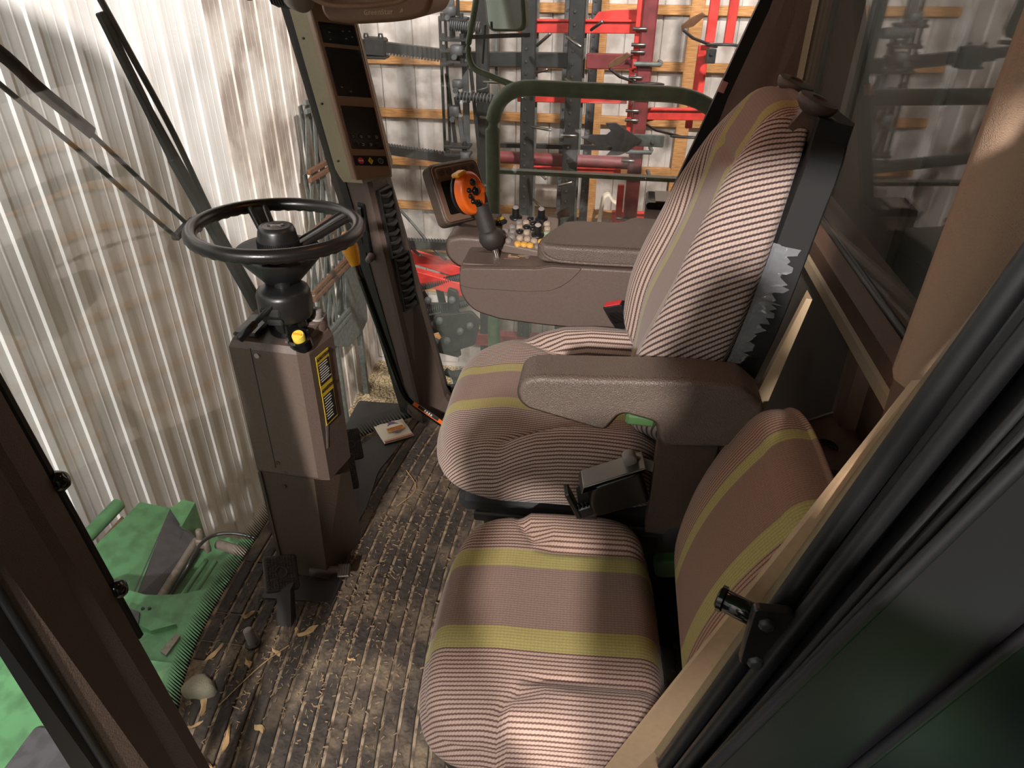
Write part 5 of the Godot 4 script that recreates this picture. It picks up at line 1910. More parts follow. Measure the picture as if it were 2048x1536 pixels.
# ---------------------------------------------------------------- seats
func build_driver_seat() -> void:
	var o := thing("driver_seat", V(-0.05, 0, -1.26), "striped tan driver's seat with tall backrest and left armrest", "seat")
	# cushion: local x to the rear, y up, z to the left
	var s := MB.new()
	var f := Transform3D(Basis(), V(-0.045, 0.543, -1.262))
	var out := func(a: float) -> Vector2:
		var c := cos(a)
		var n := sin(a)
		var p := V2(signf(c) * pow(absf(c), 0.52) * 0.235, signf(n) * pow(absf(n), 0.55) * 0.252)
		if p.x < 0.0:
			p.x -= 0.02 * (1.0 - pow(p.y / 0.252, 2.0)) + 0.02 * smoothstep(0.0, 0.25, -p.y)
		return p
	var top := func(x: float, z: float) -> float:
		var h := 0.0
		# side bolsters, higher towards the rear, their seams
		var rear := smoothstep(-0.16, 0.06, x)
		var edge := 0.150 + 0.06 * smoothstep(0.02, -0.16, x)
		var b := smoothstep(edge - 0.012, edge + 0.045, absf(z))
		h += b * (0.022 + 0.022 * rear)
		h -= 0.010 * exp(-pow((absf(z) - edge) / 0.010, 2.0)) * smoothstep(-0.20, -0.05, x)
		h -= 0.018 * exp(-pow((absf(z) - 0.02) / 0.13, 2.0)) * smoothstep(-0.2, 0.05, x)
		h -= 0.025 * smoothstep(-0.10, -0.24, x)
		h -= 0.03 * smoothstep(0.13, 0.235, x)
		return h
	s.pad(f, out, top, 0.05, 0.105, 0.010, 160, 56)
	obj("cushion", s, M.cloth_seat, o)
	# shell under the cushion and the pedestal
	s = MB.new()
	s.box(Transform3D(Basis(), V(-0.04, 0.395, -1.262)), V(0.40, 0.05, 0.44), 0.015)
	obj("pan", s, M.black_matte, o)
	s = MB.new()
	s.hull([[V(-0.16, 0.0, -1.46), V(0.16, 0.0, -1.46), V(0.16, 0.0, -1.06), V(-0.16, 0.0, -1.06)], [V(-0.20, 0.38, -1.44), V(0.16, 0.38, -1.44), V(0.16, 0.38, -1.08), V(-0.20, 0.38, -1.08)]])
	obj("suspension_box", s, M.rubber, o)
	s = MB.new()
	s.bar(V(-0.20, 0.405, -1.005), V(0.16, 0.405, -1.005), 0.012, 0.022, V(0, 1, 0), 0.003)
	obj("side_rail", s, M.dark_steel, o)
	# backrest: local x up along the back, y to the front, z to the left
	var up := V(0.222, 0.975, 0).normalized()
	var fr := V(-up.y, up.x, 0)
	var bf := Transform3D(Basis(up, fr, up.cross(fr)), V(0.150, 0.842, -1.262))
	var H := 0.315
	var bout := func(a: float) -> Vector2:
		var c := cos(a)
		var n := sin(a)
		var x := signf(c) * pow(absf(c), 0.6) * H
		var wd := 0.245 - 0.075 * smoothstep(-0.05, H, x) - 0.02 * smoothstep(-0.18, -H, x)
		return V2(x, signf(n) * pow(absf(n), 0.5) * wd)
	var btop := func(x: float, z: float) -> float:
		var edge := 0.135 - 0.035 * smoothstep(0.0, 0.3, x)
		var b := smoothstep(edge - 0.02, edge + 0.05, absf(z))
		var h := b * 0.030 * (1.0 - 0.75 * smoothstep(0.05, 0.28, x))
		h -= 0.008 * exp(-pow((absf(z) - edge) / 0.010, 2.0)) * smoothstep(0.24, 0.1, x)
		h += 0.020 * exp(-pow((x + 0.12) / 0.12, 2.0))
		h -= 0.022 * smoothstep(0.18, 0.31, x)
		h -= 0.008 * exp(-pow((x - 0.205) / 0.010, 2.0)) * smoothstep(0.11, 0.05, absf(z))
		return h
	s = MB.new()
	var side := MB.new()
	s.pad(bf, bout, btop, 0.042, 0.085, 0.006, 160, 56, side, 0.62)
	obj("backrest", s, M.cloth_back, o)
	obj("side_bolster", side, M.cloth_side, o)
	# black edge between cloth and shell, with its badge, and the cream side of the shell
	s = MB.new()
	var rows := []
	for i in 25:
		var x := lerpf(-0.29, 0.31, i / 24.0)
		var wd: float = 0.240 - 0.075 * smoothstep(-0.05, H, x) - 0.02 * smoothstep(-0.18, -H, x) - 0.03 * smoothstep(0.24, 0.31, x)
		rows.append([bf * V(x, -0.085, wd - 0.02), bf * V(x, -0.085, wd + 0.003), bf * V(x, -0.135, wd - 0.002), bf * V(x, -0.15, wd - 0.04), bf * V(x, -0.15, -wd + 0.04), bf * V(x, -0.135, -wd + 0.002), bf * V(x, -0.085, -wd - 0.003), bf * V(x, -0.085, -wd + 0.02)])
	s.hull(rows)
	obj("back_shell", s, M.black_matte, o)
	s = MB.new()
	rows = []
	for i in 13:
		var x := lerpf(-0.34, 0.08, i / 12.0)
		rows.append([bf * V(x, -0.150, 0.225), bf * V(x, -0.150, 0.238), bf * V(x, -0.19 + 0.03 * i / 12.0, 0.236), bf * V(x, -0.19 + 0.03 * i / 12.0, 0.20)])
	s.hull(rows)
	obj("shell_side", s, M.cream, o)
	s = MB.new()
	s.box(bf * Transform3D(Basis(), V(-0.055, -0.112, 0.243)), V(0.042, 0.022, 0.004), 0.001)
	obj("clip", s, M.panel_dark, o)
	s = MB.new()
	s.tube([bf * V(-0.215, -0.100, 0.243), bf * V(-0.235, -0.112, 0.243), bf * V(-0.238, -0.128, 0.243), bf * V(-0.195, -0.124, 0.243)], 0.0011, 5)
	for k in 4:
		s.lathe([V2(0, 0), V2(0.0028, 0), V2(0.0028, 0.0008), V2(0, 0.0008)], MB.fr(bf * V(-0.205 + 0.011 * (k % 2), -0.102 - 0.010 * (k / 2), 0.2435), V(0, 0, 1)), 8)
	obj("airbag_mark", s, M.white_print, o)
	# torn clear film along the edge of the cloth
	s = MB.new()
	var rng := RandomNumberGenerator.new()
	rng.seed = 77
	rows = []
	for i in 90:
		var x := lerpf(-0.20, 0.14, i / 89.0)
		var wd: float = 0.247 - 0.075 * smoothstep(-0.05, H, x)
		var wide := 0.012 + 0.028 * smoothstep(-0.15, 0.1, x)
		var r := []
		for k in 5:
			var q := k / 4.0
			r.append(bf * V(x + rng.randf_range(-0.002, 0.002), -0.075 - q * wide * rng.randf_range(0.6, 1.2), wd + 0.008 + rng.randf_range(0.0, 0.006)))
		rows.append(r)
	s.grid(rows, false, bf * V(0, -0.1, 0.0))
	obj("clear_film", s, M.film, o)
	# two round plugs and the bridge on top of the backrest
	s = MB.new()
	s.hull([[bf * V(0.285, -0.05, -0.11), bf * V(0.285, -0.05, 0.13), bf * V(0.255, -0.14, 0.14), bf * V(0.255, -0.14, -0.12)], [bf * V(0.318, -0.068, -0.09), bf * V(0.318, -0.068, 0.11), bf * V(0.308, -0.128, 0.12), bf * V(0.308, -0.128, -0.10)]])
	obj("top_bridge", s, M.brown, o)
	for z in [-0.055, 0.105]:
		s = MB.new()
		var c := bf * V(0.322, -0.082, z)
		s.lathe([V2(0, -0.012), V2(0.020, -0.012), V2(0.029, -0.004), V2(0.0315, 0.004), V2(0.030, 0.008), V2(0.012, 0.010), V2(0.009, 0.006), V2(0, 0.006)], MB.fr(c, up + V(0.1, 0, 0.12)), 30)
		obj("headrest_plug", s, M.brown_dark, o)
	# left armrest
	var pf := [V2(-0.112, 0.745), V2(-0.108, 0.725), V2(-0.095, 0.712), V2(0.022, 0.682), V2(0.033, 0.684), V2(0.050, 0.712), V2(0.060, 0.716), V2(0.108, 0.705), V2(0.112, 0.680), V2(0.125, 0.660), V2(0.22, 0.668), V2(0.27, 0.70), V2(0.262, 0.755), V2(0.225, 0.785), V2(0.15, 0.789), V2(0.0, 0.780), V2(-0.085, 0.776), V2(-0.105, 0.765)]
	s = MB.new()
	s.prism(rounded(pf, 0.012, 3), Transform3D(Basis(), V(0, 0, -1.002)), 0.082, 0.011)
	obj("armrest", s, M.brown_pad, o)
	s = MB.new()
	s.box(Transform3D(Basis.from_euler(V(0, 0, -0.04)), V(0.085, 0.698, -0.962)), V(0.048, 0.022, 0.05), 0.005)
	obj("armrest_button", s, M.lever_green, o)
	s = MB.new()
	s.hull([[V(0.12, 0.44, -0.995), V(0.20, 0.44, -0.995), V(0.20, 0.44, -0.965), V(0.12, 0.44, -0.965)], [V(0.12, 0.69, -0.995), V(0.22, 0.69, -0.995), V(0.22, 0.69, -0.965), V(0.12, 0.69, -0.965)]])
	obj("armrest_bracket", s, M.brown_dark, o)
	s = MB.new()
	s.prism(rounded([V2(-0.007, -0.045), V2(0.012, -0.03), V2(0.014, 0.035), V2(-0.012, 0.04)], 0.006), Transform3D(Basis.from_euler(V(0, 0, 0.1)), V(0.182, 0.615, -0.985)), 0.02, 0.004)
	obj("recline_lever", s, M.lever_green, o)
	s = MB.new()
	s.cyl(V(0.18, 0.43, -1.0), V(0.18, 0.43, -0.96), 0.035, 0.03, 16, 0.006)
	obj("adjuster_knob", s, M.black_matte, o)
	s = MB.new()
	s.prism(rounded(rect(0.11, 0.045), 0.015), Transform3D(Basis.from_euler(V(0, 0, 0.2)), V(0.20, 0.36, -0.99)), 0.03, 0.006)
	obj("height_lever", s, M.lever_green, o)
	build_belts()


func build_belts() -> void:
	# buckle that stands between seat and console
	var o := thing("belt_buckle", V(0.085, 0.53, -1.5), "black seat belt buckle standing between driver's seat and console", "buckle")
	var ax := V(-0.45, 0.80, 0.12).normalized()
	var n := V(-0.35, -0.2, 0.9)
	n = (n - ax * n.dot(ax)).normalized()
	var f := Transform3D(Basis(ax.cross(n), ax, n), V(0.062, 0.60, -1.495))
	var s := MB.new()
	s.prism(rounded([V2(-0.018, -0.05), V2(0.018, -0.05), V2(0.026, 0.0), V2(0.026, 0.045), V2(-0.026, 0.045), V2(-0.026, 0.0)], 0.006), f.translated_local(V(0, 0, -0.011)), 0.022, 0.004)
	obj("housing", s, M.black, o)
	s = MB.new()
	s.prism(rounded(rect(0.033, 0.033), 0.002), f.translated_local(V(0, 0.012, 0.0105)), 0.0015, 0.0005)
	obj("label_plate", s, M.black_gloss, o)
	s = MB.new()
	s.box(f.translated_local(V(0, 0.0455, 0)), V(0.042, 0.004, 0.015), 0.001)
	obj("release_button", s, M.red_print, o)
	s = MB.new()
	s.lathe([V2(0, 0), V2(0.006, 0), V2(0.005, 0.0015), V2(0, 0.001)], f.translated_local(V(0.0, -0.028, 0.011)) * Transform3D(Basis(V(1, 0, 0), PI / 2), Vector3.ZERO), 14)
	obj("rivet", s, M.panel_dark, o)
	s = MB.new()
	s.bar(f * V(0, -0.045, 0), V(0.115, 0.49, -1.49), 0.03, 0.006, n)
	obj("strap", s, M.black_matte, o)
	# retractor with its latch tongue on the near side
	o = thing("belt_retractor", V(0.05, 0.48, -0.98), "black seat belt retractor with metal latch tongue at the seat's near side", "seat belt")
	f = Transform3D(Basis.from_euler(V(0.0, 0.15, 0.42)), V(0.055, 0.535, -0.975))
	s = MB.new()
	s.prism(rounded([V2(-0.052, -0.038), V2(0.05, -0.045), V2(0.055, 0.03), V2(-0.03, 0.032), V2(-0.05, 0.0)], 0.014), f.translated_local(V(0, 0, -0.02)), 0.05, 0.008)
	obj("housing", s, M.black, o)
	s = MB.new()
	s.prism(rounded([V2(-0.054, 0.026), V2(0.06, 0.026), V2(0.068, 0.036), V2(-0.045, 0.040)], 0.003), f.translated_local(V(0, 0, -0.018)), 0.048, 0.002)
	obj("cover_plate", s, M.steel, o)
	s = MB.new()
	s.cyl(f * V(0.045, 0.045, -0.01), f * V(0.045, 0.045, 0.012), 0.012, -1, 14, 0.002)
	s.bar(f * V(0.045, 0.04, 0.0), f * V(0.085, 0.0, 0.0), 0.02, 0.004, f.basis.z)
	obj("bracket", s, M.gray_plastic, o)
	s = MB.new()
	s.prism([V2(-0.075, -0.028), V2(-0.03, -0.022), V2(-0.03, 0.03), V2(-0.062, 0.02)], f.translated_local(V(0, 0, 0.0)), 0.004, 0.001)
	obj("webbing", s, M.black_matte, o)
	s = MB.new()
	s.box(f.translated_local(V(-0.078, -0.004, 0.004)), V(0.009, 0.062, 0.03), 0.002)
	s.box(f.translated_local(V(-0.062, -0.030, 0.008)), V(0.04, 0.024, 0.012), 0.003)
	for k in 5:
		s.box(f.translated_local(V(-0.070 + k * 0.007, -0.012, 0.012)), V(0.003, 0.012, 0.006), 0.001)
	obj("tongue_grip", s, M.black, o)
	s = MB.new()
	var tx := f * Transform3D(Basis.from_euler(V(0, 0, -0.28)), V(-0.062, -0.045, 0.008))
	s.prism([V2(-0.012, 0.004), V2(-0.014, -0.046), V2(-0.006, -0.046), V2(-0.004, -0.03), V2(0.003, -0.03), V2(0.005, -0.046), V2(0.011, -0.044), V2(0.013, 0.004)], tx, 0.0025, 0.0006)
	obj("tongue", s, M.steel, o)


func build_buddy_seat() -> void:
	var o := thing("instructor_seat", V(0, 0, -0.75), "smaller striped fold-down seat nearest the open door", "seat")
	var f := Transform3D(Basis.from_euler(V(0.0, 0.04, 0.0)), V(-0.035, 0.452, -0.762))
	var out := func(a: float) -> Vector2:
		var c := cos(a)
		var n := sin(a)
		var p := V2(signf(c) * pow(absf(c), 0.42) * 0.168, signf(n) * pow(absf(n), 0.42) * 0.222)
		p.x *= 1.0 + 0.10 * p.y
		if p.x < 0.0:
			p.x -= 0.010 * (1.0 - pow(p.y / 0.24, 2.0))
		return p
	var top := func(x: float, z: float) -> float:
		# raised side pads with a curved seam
		var edge := 0.128 + 0.10 * smoothstep(0.0, -0.11, x)
		var b := smoothstep(edge - 0.004, edge + 0.035, absf(z))
		var h := b * 0.014
		h -= 0.006 * exp(-pow((absf(z) - edge) / 0.009, 2.0)) * smoothstep(-0.14, -0.06, x)
		h -= 0.012 * smoothstep(-0.06, -0.17, x)
		h -= 0.008 * exp(-(x * x + z * z) / 0.02)
		return h
	var s := MB.new()
	s.pad(f, out, top, 0.034, 0.085, 0.010, 160, 56)
	obj("cushion", s, M.cloth_buddy, o)
	s = MB.new()
	s.box(Transform3D(Basis(), V(-0.03, 0.345, -0.752)), V(0.27, 0.045, 0.40), 0.01)
	obj("pan", s, M.black_matte, o)
	s = MB.new()
	s.hull([[V(-0.06, 0.0, -0.93), V(0.14, 0.0, -0.93), V(0.14, 0.0, -0.60), V(-0.06, 0.0, -0.60)], [V(-0.10, 0.33, -0.93), V(0.14, 0.33, -0.93), V(0.14, 0.33, -0.60), V(-0.10, 0.33, -0.60)]])
	obj("base", s, M.rubber, o)
	# backrest
	var up := V(0.26, 0.965, 0).normalized()
	var fr := V(-up.y, up.x, 0)
	var bf := Transform3D(Basis(up, fr, up.cross(fr)), V(0.215, 0.615, -0.725))
	var bout := func(a: float) -> Vector2:
		var c := cos(a)
		var n := sin(a)
		return V2(signf(c) * pow(absf(c), 0.5) * 0.178, signf(n) * pow(absf(n), 0.5) * (0.235))
	var btop := func(x: float, z: float) -> float:
		var h := 0.030 * (1.0 - pow((x + 0.03) / 0.178, 2.0))
		return h - 0.02 * smoothstep(0.14, 0.24, absf(z))
	s = MB.new()
	s.pad(bf, bout, btop, 0.045, 0.05, 0.006, 144, 48)
	obj("backrest", s, M.cloth_buddy_back, o)
	s = MB.new()
	s.box(bf * Transform3D(Basis(), V(-0.02, -0.085, 0)), V(0.28, 0.025, 0.40), 0.01)
	obj("back_panel", s, M.black_matte, o)


# ---------------------------------------------------------------- armrest console
func build_console() -> void:
	var o := thing("armrest_console", V(-0.1, 0, -1.7), "brown armrest console with keypad beside the driver's seat", "console")
	var pf := [V2(-0.332, 0.668), V2(-0.334, 0.61), V2(-0.318, 0.575), V2(-0.294, 0.553), V2(-0.233, 0.536), V2(-0.12, 0.528), V2(0.016, 0.524), V2(0.20, 0.53), V2(0.20, 0.690), V2(-0.035, 0.690), V2(-0.113, 0.690), V2(-0.14, 0.682), V2(-0.325, 0.673)]
	var s := MB.new()
	s.prism(rounded(pf, 0.014, 3), Transform3D(Basis(), V(0, 0, -1.83)), 0.262, 0.008)
	obj("body", s, M.brown, o)
	# raised front half of the side, with its curved edge
	s = MB.new()
	var pan := [V2(-0.330, 0.664), V2(-0.332, 0.625), V2(-0.307, 0.618), V2(-0.171, 0.618), V2(-0.111, 0.624), V2(-0.084, 0.637), V2(-0.064, 0.653), V2(-0.047, 0.672), V2(-0.036, 0.688), V2(-0.11, 0.688), V2(-0.14, 0.680), V2(-0.322, 0.671)]
	s.prism(rounded(pan, 0.008, 3), Transform3D(Basis(), V(0, 0, -1.572)), 0.0065, 0.003)
	obj("side_panel", s, M.brown, o)
	# rounded nose that reaches forward on the far side
	s = MB.new()
	s.prism(rounded([V2(-0.395, 0.690), V2(-0.397, 0.645), V2(-0.375, 0.617), V2(-0.25, 0.57), V2(-0.25, 0.70), V2(-0.36, 0.702)], 0.02, 4), Transform3D(Basis(), V(0, 0, -1.90)), 0.20, 0.014)
	obj("nose", s, M.brown, o)
	# upper deck with the lever gate
	s = MB.new()
	var deck := [V2(-0.33, 1.582), V2(-0.325, 1.655), V2(-0.285, 1.715), V2(-0.245, 1.745), V2(-0.135, 1.680), V2(-0.112, 1.640), V2(-0.125, 1.592), V2(-0.14, 1.580)]
	var dx := Transform3D(Basis(V(1, 0, 0), V(0, 0, -1), V(0, 1, 0)), V(0, 0.662, 0))
	s.prism(rounded(deck, 0.012), dx, 0.016, 0.004)
	obj("lever_deck", s, M.brown, o)
	s = MB.new()
	s.prism(rounded([V2(-0.305, 1.648), V2(-0.29, 1.668), V2(-0.185, 1.676), V2(-0.172, 1.664), V2(-0.19, 1.650)], 0.008), Transform3D(dx.basis, V(0, 0.6785, 0)), 0.0012)
	obj("lever_slot", s, M.brown_dark, o)
	s = MB.new()
	s.prism(rounded([V2(-0.232, 1.622), V2(-0.228, 1.648), V2(-0.158, 1.650), V2(-0.152, 1.624)], 0.003), Transform3D(dx.basis, V(0, 0.678, 0)), 0.0018, 0.0005)
	var gp := obj("gate_plate", s, M.trim, o)
	s = MB.new()
	var gy := 0.6802
	s.tube([V(-0.222, gy, -1.637), V(-0.198, gy, -1.637), V(-0.198, gy, -1.645), V(-0.170, gy, -1.645)], 0.0006, 4)
	s.tube([V(-0.222, gy, -1.630), V(-0.194, gy, -1.629), V(-0.194, gy, -1.638), V(-0.168, gy, -1.638)], 0.0006, 4)
	s.lathe([V2(0, 0), V2(0.004, 0), V2(0.004, 0.0005), V2(0, 0.0005)], Transform3D(Basis(), V(-0.219, 0.6798, -1.645)), 12)
	s.box(Transform3D(Basis(), V(-0.172, gy, -1.630)), V(0.012, 0.0006, 0.003))
	obj("gate_marks", s, M.tan, gp)
	# keypad: a tilted plate with buttons and three knobs
	var kf := keypad_frame()
	s = MB.new()
	var kp := []
	for c in KEYPAD:
		kp.append(V2(c[0], c[1]))
	s.prism(rounded(kp, 0.010), kf.translated_local(V(0, 0, -0.06)), 0.063, 0.004)
	obj("keypad_plate", s, M.pale_brown, o)
	build_keys(o)
	# armrest pad
	s = MB.new()
	var ap := [V2(-0.148, 1.600), V2(-0.138, 1.660), V2(-0.098, 1.752), V2(-0.06, 1.765), V2(0.046, 1.768), V2(0.062, 1.80), V2(0.085, 1.815), V2(0.22, 1.800), V2(0.22, 1.575), V2(-0.09, 1.572), V2(-0.135, 1.58)]
	s.prism(rounded(ap, 0.02), Transform3D(dx.basis, V(0, 0.688, 0)), 0.050, 0.012)
	obj("arm_pad", s, M.brown_pad, o)
	s = MB.new()
	s.tube(curve([V(-0.140, 0.728, -1.595), V(-0.115, 0.708, -1.569), V(-0.04, 0.702, -1.565), V(0.2, 0.704, -1.565)], 5), 0.004, 8)
	obj("pad_welt", s, M.brown_pad, o)
	# cup-shaped hollow between keypad and pad
	s = MB.new()
	var cp := []
	for k in 9:
		var a := PI * (0.55 + 0.5 * k / 8.0)
		cp.append(V(-0.082 + 0.038 * cos(a), 0.728, -1.82 + 0.052 * sin(a) * -1.0 + 0.02))
	s.tube(cp, 0.006, 8, false, 2.2)
	obj("cup_rim", s, M.brown_dark, o)
	s = MB.new()
	s.tube([V(-0.10, 0.712, -1.79), V(-0.02, 0.703, -1.79), V(0.0, 0.702, -1.788)], 0.004, 6)
	obj("cup_edge", s, M.pale_plastic, o)
	# amber rocker switches
	for q in ROCKERS:
		s = MB.new()
		var rf := kf.translated_local(V(q[0], q[1], 0.004)).rotated_local(V(0, 0, 1), 0.75)
		s.box(rf, V(0.024, 0.020, 0.016), 0.003)
		var rk := obj("rocker", s, M.black, o)
		s = MB.new()
		s.box(rf.translated_local(V(0.0, 0.004, 0.008)), V(0.020, 0.010, 0.006), 0.002)
		obj("rocker_cap", s, M.amber_dark, rk)
	build_lever()
	build_monitor()


func keypad_frame() -> Transform3D:
	var kn := V(0.02, 1.0, 0.32).normalized()
	var ky := kn.cross(V(1, -0.02, 0).normalized()).normalized()
	return Transform3D(Basis(ky.cross(kn), ky, kn), V(-0.19, 0.712, -1.70))


func build_keys(o: Node3D) -> void:
	var kf := keypad_frame()
	var keys := KEYS
	for q in keys:
		var s := MB.new()
		var r := 0.0078
		s.lathe([V2(0, -0.004), V2(r + 0.0006, -0.004), V2(r + 0.0006, 0.0045), V2(r - 0.001, 0.0065), V2(0, 0.007)], kf.translated_local(V(q[0], q[1], 0.003)) * Transform3D(Basis(V(1, 0, 0), PI / 2), Vector3.ZERO), 18)
		obj("button", s, M[q[2]], o)
	for q in KNOBS:
		var s := MB.new()
		s.lathe([V2(0, -0.004), V2(0.0165, -0.004), V2(0.0165, 0.003), V2(0.014, 0.0055), V2(0.0095, 0.006), V2(0.0092, 0.028), V2(0.0082, 0.030), V2(0, 0.030)], kf.translated_local(V(q[0], q[1], 0.003)) * Transform3D(Basis(V(1, 0, 0), PI / 2), Vector3.ZERO), 24)
		var kb := obj("knob", s, M.black, o)
		s = MB.new()
		s.lathe([V2(0, 0.030), V2(0.0078, 0.030), V2(0.0072, 0.0312), V2(0, 0.0312)], kf.translated_local(V(q[0], q[1], 0.003)) * Transform3D(Basis(V(1, 0, 0), PI / 2), Vector3.ZERO), 20)
		obj("knob_cap", s, M.pale_plastic, kb)


func build_lever() -> void:
	# multi-function drive lever
	var o := thing("drive_lever", V(-0.25, 0.66, -1.64), "orange drive lever with black thumb buttons on a chrome shaft", "lever")
	var s := MB.new()
	s.cyl(V(-0.246, 0.655, -1.638), V(-0.262, 0.72, -1.638), 0.0075, -1, 14)
	s.cyl(V(-0.240, 0.655, -1.630), V(-0.256, 0.72, -1.630), 0.004, -1, 10)
	obj("shaft", s, M.chrome, o)
	s = MB.new()
	s.tube(curve([V(-0.262, 0.708, -1.638), V(-0.268, 0.728, -1.640), V(-0.275, 0.748, -1.643), V(-0.282, 0.768, -1.646), V(-0.292, 0.80, -1.65)], 4), 0.0215, 16)
	s.lathe([V2(0, -0.012), V2(0.018, -0.010), V2(0.026, 0.0), V2(0.031, 0.014), V2(0.028, 0.03), V2(0.022, 0.036), V2(0, 0.036)], MB.fr(V(-0.260, 0.708, -1.640), V(-0.28, 1, -0.04)), 26)
	s.lathe([V2(0, 0.0), V2(0.021, 0.0), V2(0.023, 0.01), V2(0.018, 0.03), V2(0, 0.03)], MB.fr(V(-0.274, 0.745, -1.644), V(-0.28, 1, -0.1)), 24)
	obj("grip", s, M.rubber, o)
	# flat round head, its face to the seat
	var n := V(0.80, 0.22, 0.52).normalized()
	var upv := V(-0.27, 0.92, 0.05)
	upv = (upv - n * upv.dot(n)).normalized()
	var f := Transform3D(Basis(upv.cross(n), upv, n), V(-0.327, 0.826, -1.652))
	s = MB.new()
	var pf := []
	for k in 40:
		var a := TAU * k / 40
		pf.append(V2(cos(a) * 0.041, sin(a) * 0.052))
	s.prism(pf, f.translated_local(V(0, 0, -0.004)), 0.034, 0.009)
	obj("head", s, M.orange, o)
	s = MB.new()
	s.prism(pf, f.translated_local(V(0, 0, -0.012)) * Transform3D(Basis().scaled(V(0.98, 0.98, 1)), Vector3.ZERO), 0.008, 0.003)
	obj("head_back", s, M.black, o)
	s = MB.new()
	s.box(f.translated_local(V(-0.012, 0.053, 0.012)), V(0.03, 0.010, 0.026), 0.003)
	obj("top_switch", s, M.amber, o)
	for q in [[0.004, 0.026, 0.0085], [-0.016, 0.014, 0.006], [0.004, 0.004, 0.0105], [-0.017, 0.0, 0.006], [-0.014, -0.014, 0.0065], [0.0, -0.026, 0.0095], [-0.006, -0.020, 0.006]]:
		s = MB.new()
		s.lathe([V2(0, 0), V2(q[2], 0), V2(q[2], 0.005), V2(q[2] * 0.6, 0.0085), V2(0, 0.009)], f.translated_local(V(q[0], q[1], 0.029)) * Transform3D(Basis(V(1, 0, 0), PI / 2), Vector3.ZERO), 14)
		obj("button", s, M.black_gloss, o)
	s = MB.new()
	s.tube([f * V(0.024, 0.012, 0.030), f * V(0.030, 0.002, 0.030), f * V(0.028, -0.010, 0.030)], 0.006, 8)
	obj("thumb_ridge", s, M.orange, o)


func build_monitor() -> void:
	# small monitor that leans back at the front of the console
	var C := V(-0.363, 0.795, -1.775)
	var n := V(0.50, 0.42, 0.52).normalized()
	var x := V(0.72, 0.02, -0.66)
	x = (x - n * x.dot(n)).normalized()
	var f := Transform3D(Basis(x, n.cross(x), n), C)
	var o := thing("console_monitor", V(-0.33, 0.70, -1.78), "square brown monitor with five round keys behind the orange lever", "monitor")
	var s := MB.new()
	s.prism(rounded(rect(0.150, 0.158), 0.022, 6), f.translated_local(V(0, 0, -0.045)), 0.045, 0.008)
	obj("housing", s, M.brown_dark, o)
	s = MB.new()
	s.prism(rounded(rect(0.138, 0.146), 0.018, 6), f.translated_local(V(0, 0, -0.002)), 0.006, 0.003)
	obj("bezel", s, M.trim, o)
	s = MB.new()
	s.prism(rounded(rect(0.122, 0.030), 0.008, 4), f.translated_local(V(0, 0.050, 0.002)), 0.007, 0.003)
	obj("key_strip", s, M.trim, o)
	s = MB.new()
	s.prism(rounded(rect(0.108, 0.086), 0.006, 4), f.translated_local(V(0, -0.012, 0.0035)), 0.0012)
	obj("screen", s, M.screen, o)
	for k in 5:
		s = MB.new()
		s.lathe([V2(0, 0), V2(0.0088, 0), V2(0.0088, 0.002), V2(0.0078, 0.0025), V2(0.0074, 0.001), V2(0.0066, 0.003), V2(0, 0.0036)], f.translated_local(V(-0.046 + k * 0.023, 0.051, 0.008)) * Transform3D(Basis(V(1, 0, 0), PI / 2), Vector3.ZERO), 20)
		obj("key", s, M.brown_dark, o)
	s = MB.new()
	s.hull([[V(-0.36, 0.70, -1.83), V(-0.29, 0.70, -1.83), V(-0.29, 0.70, -1.77), V(-0.36, 0.70, -1.77)], [f * V(-0.05, -0.06, -0.05), f * V(0.05, -0.06, -0.05), f * V(0.05, -0.065, -0.015), f * V(-0.05, -0.065, -0.015)]])
	obj("foot", s, M.brown_dark, o)


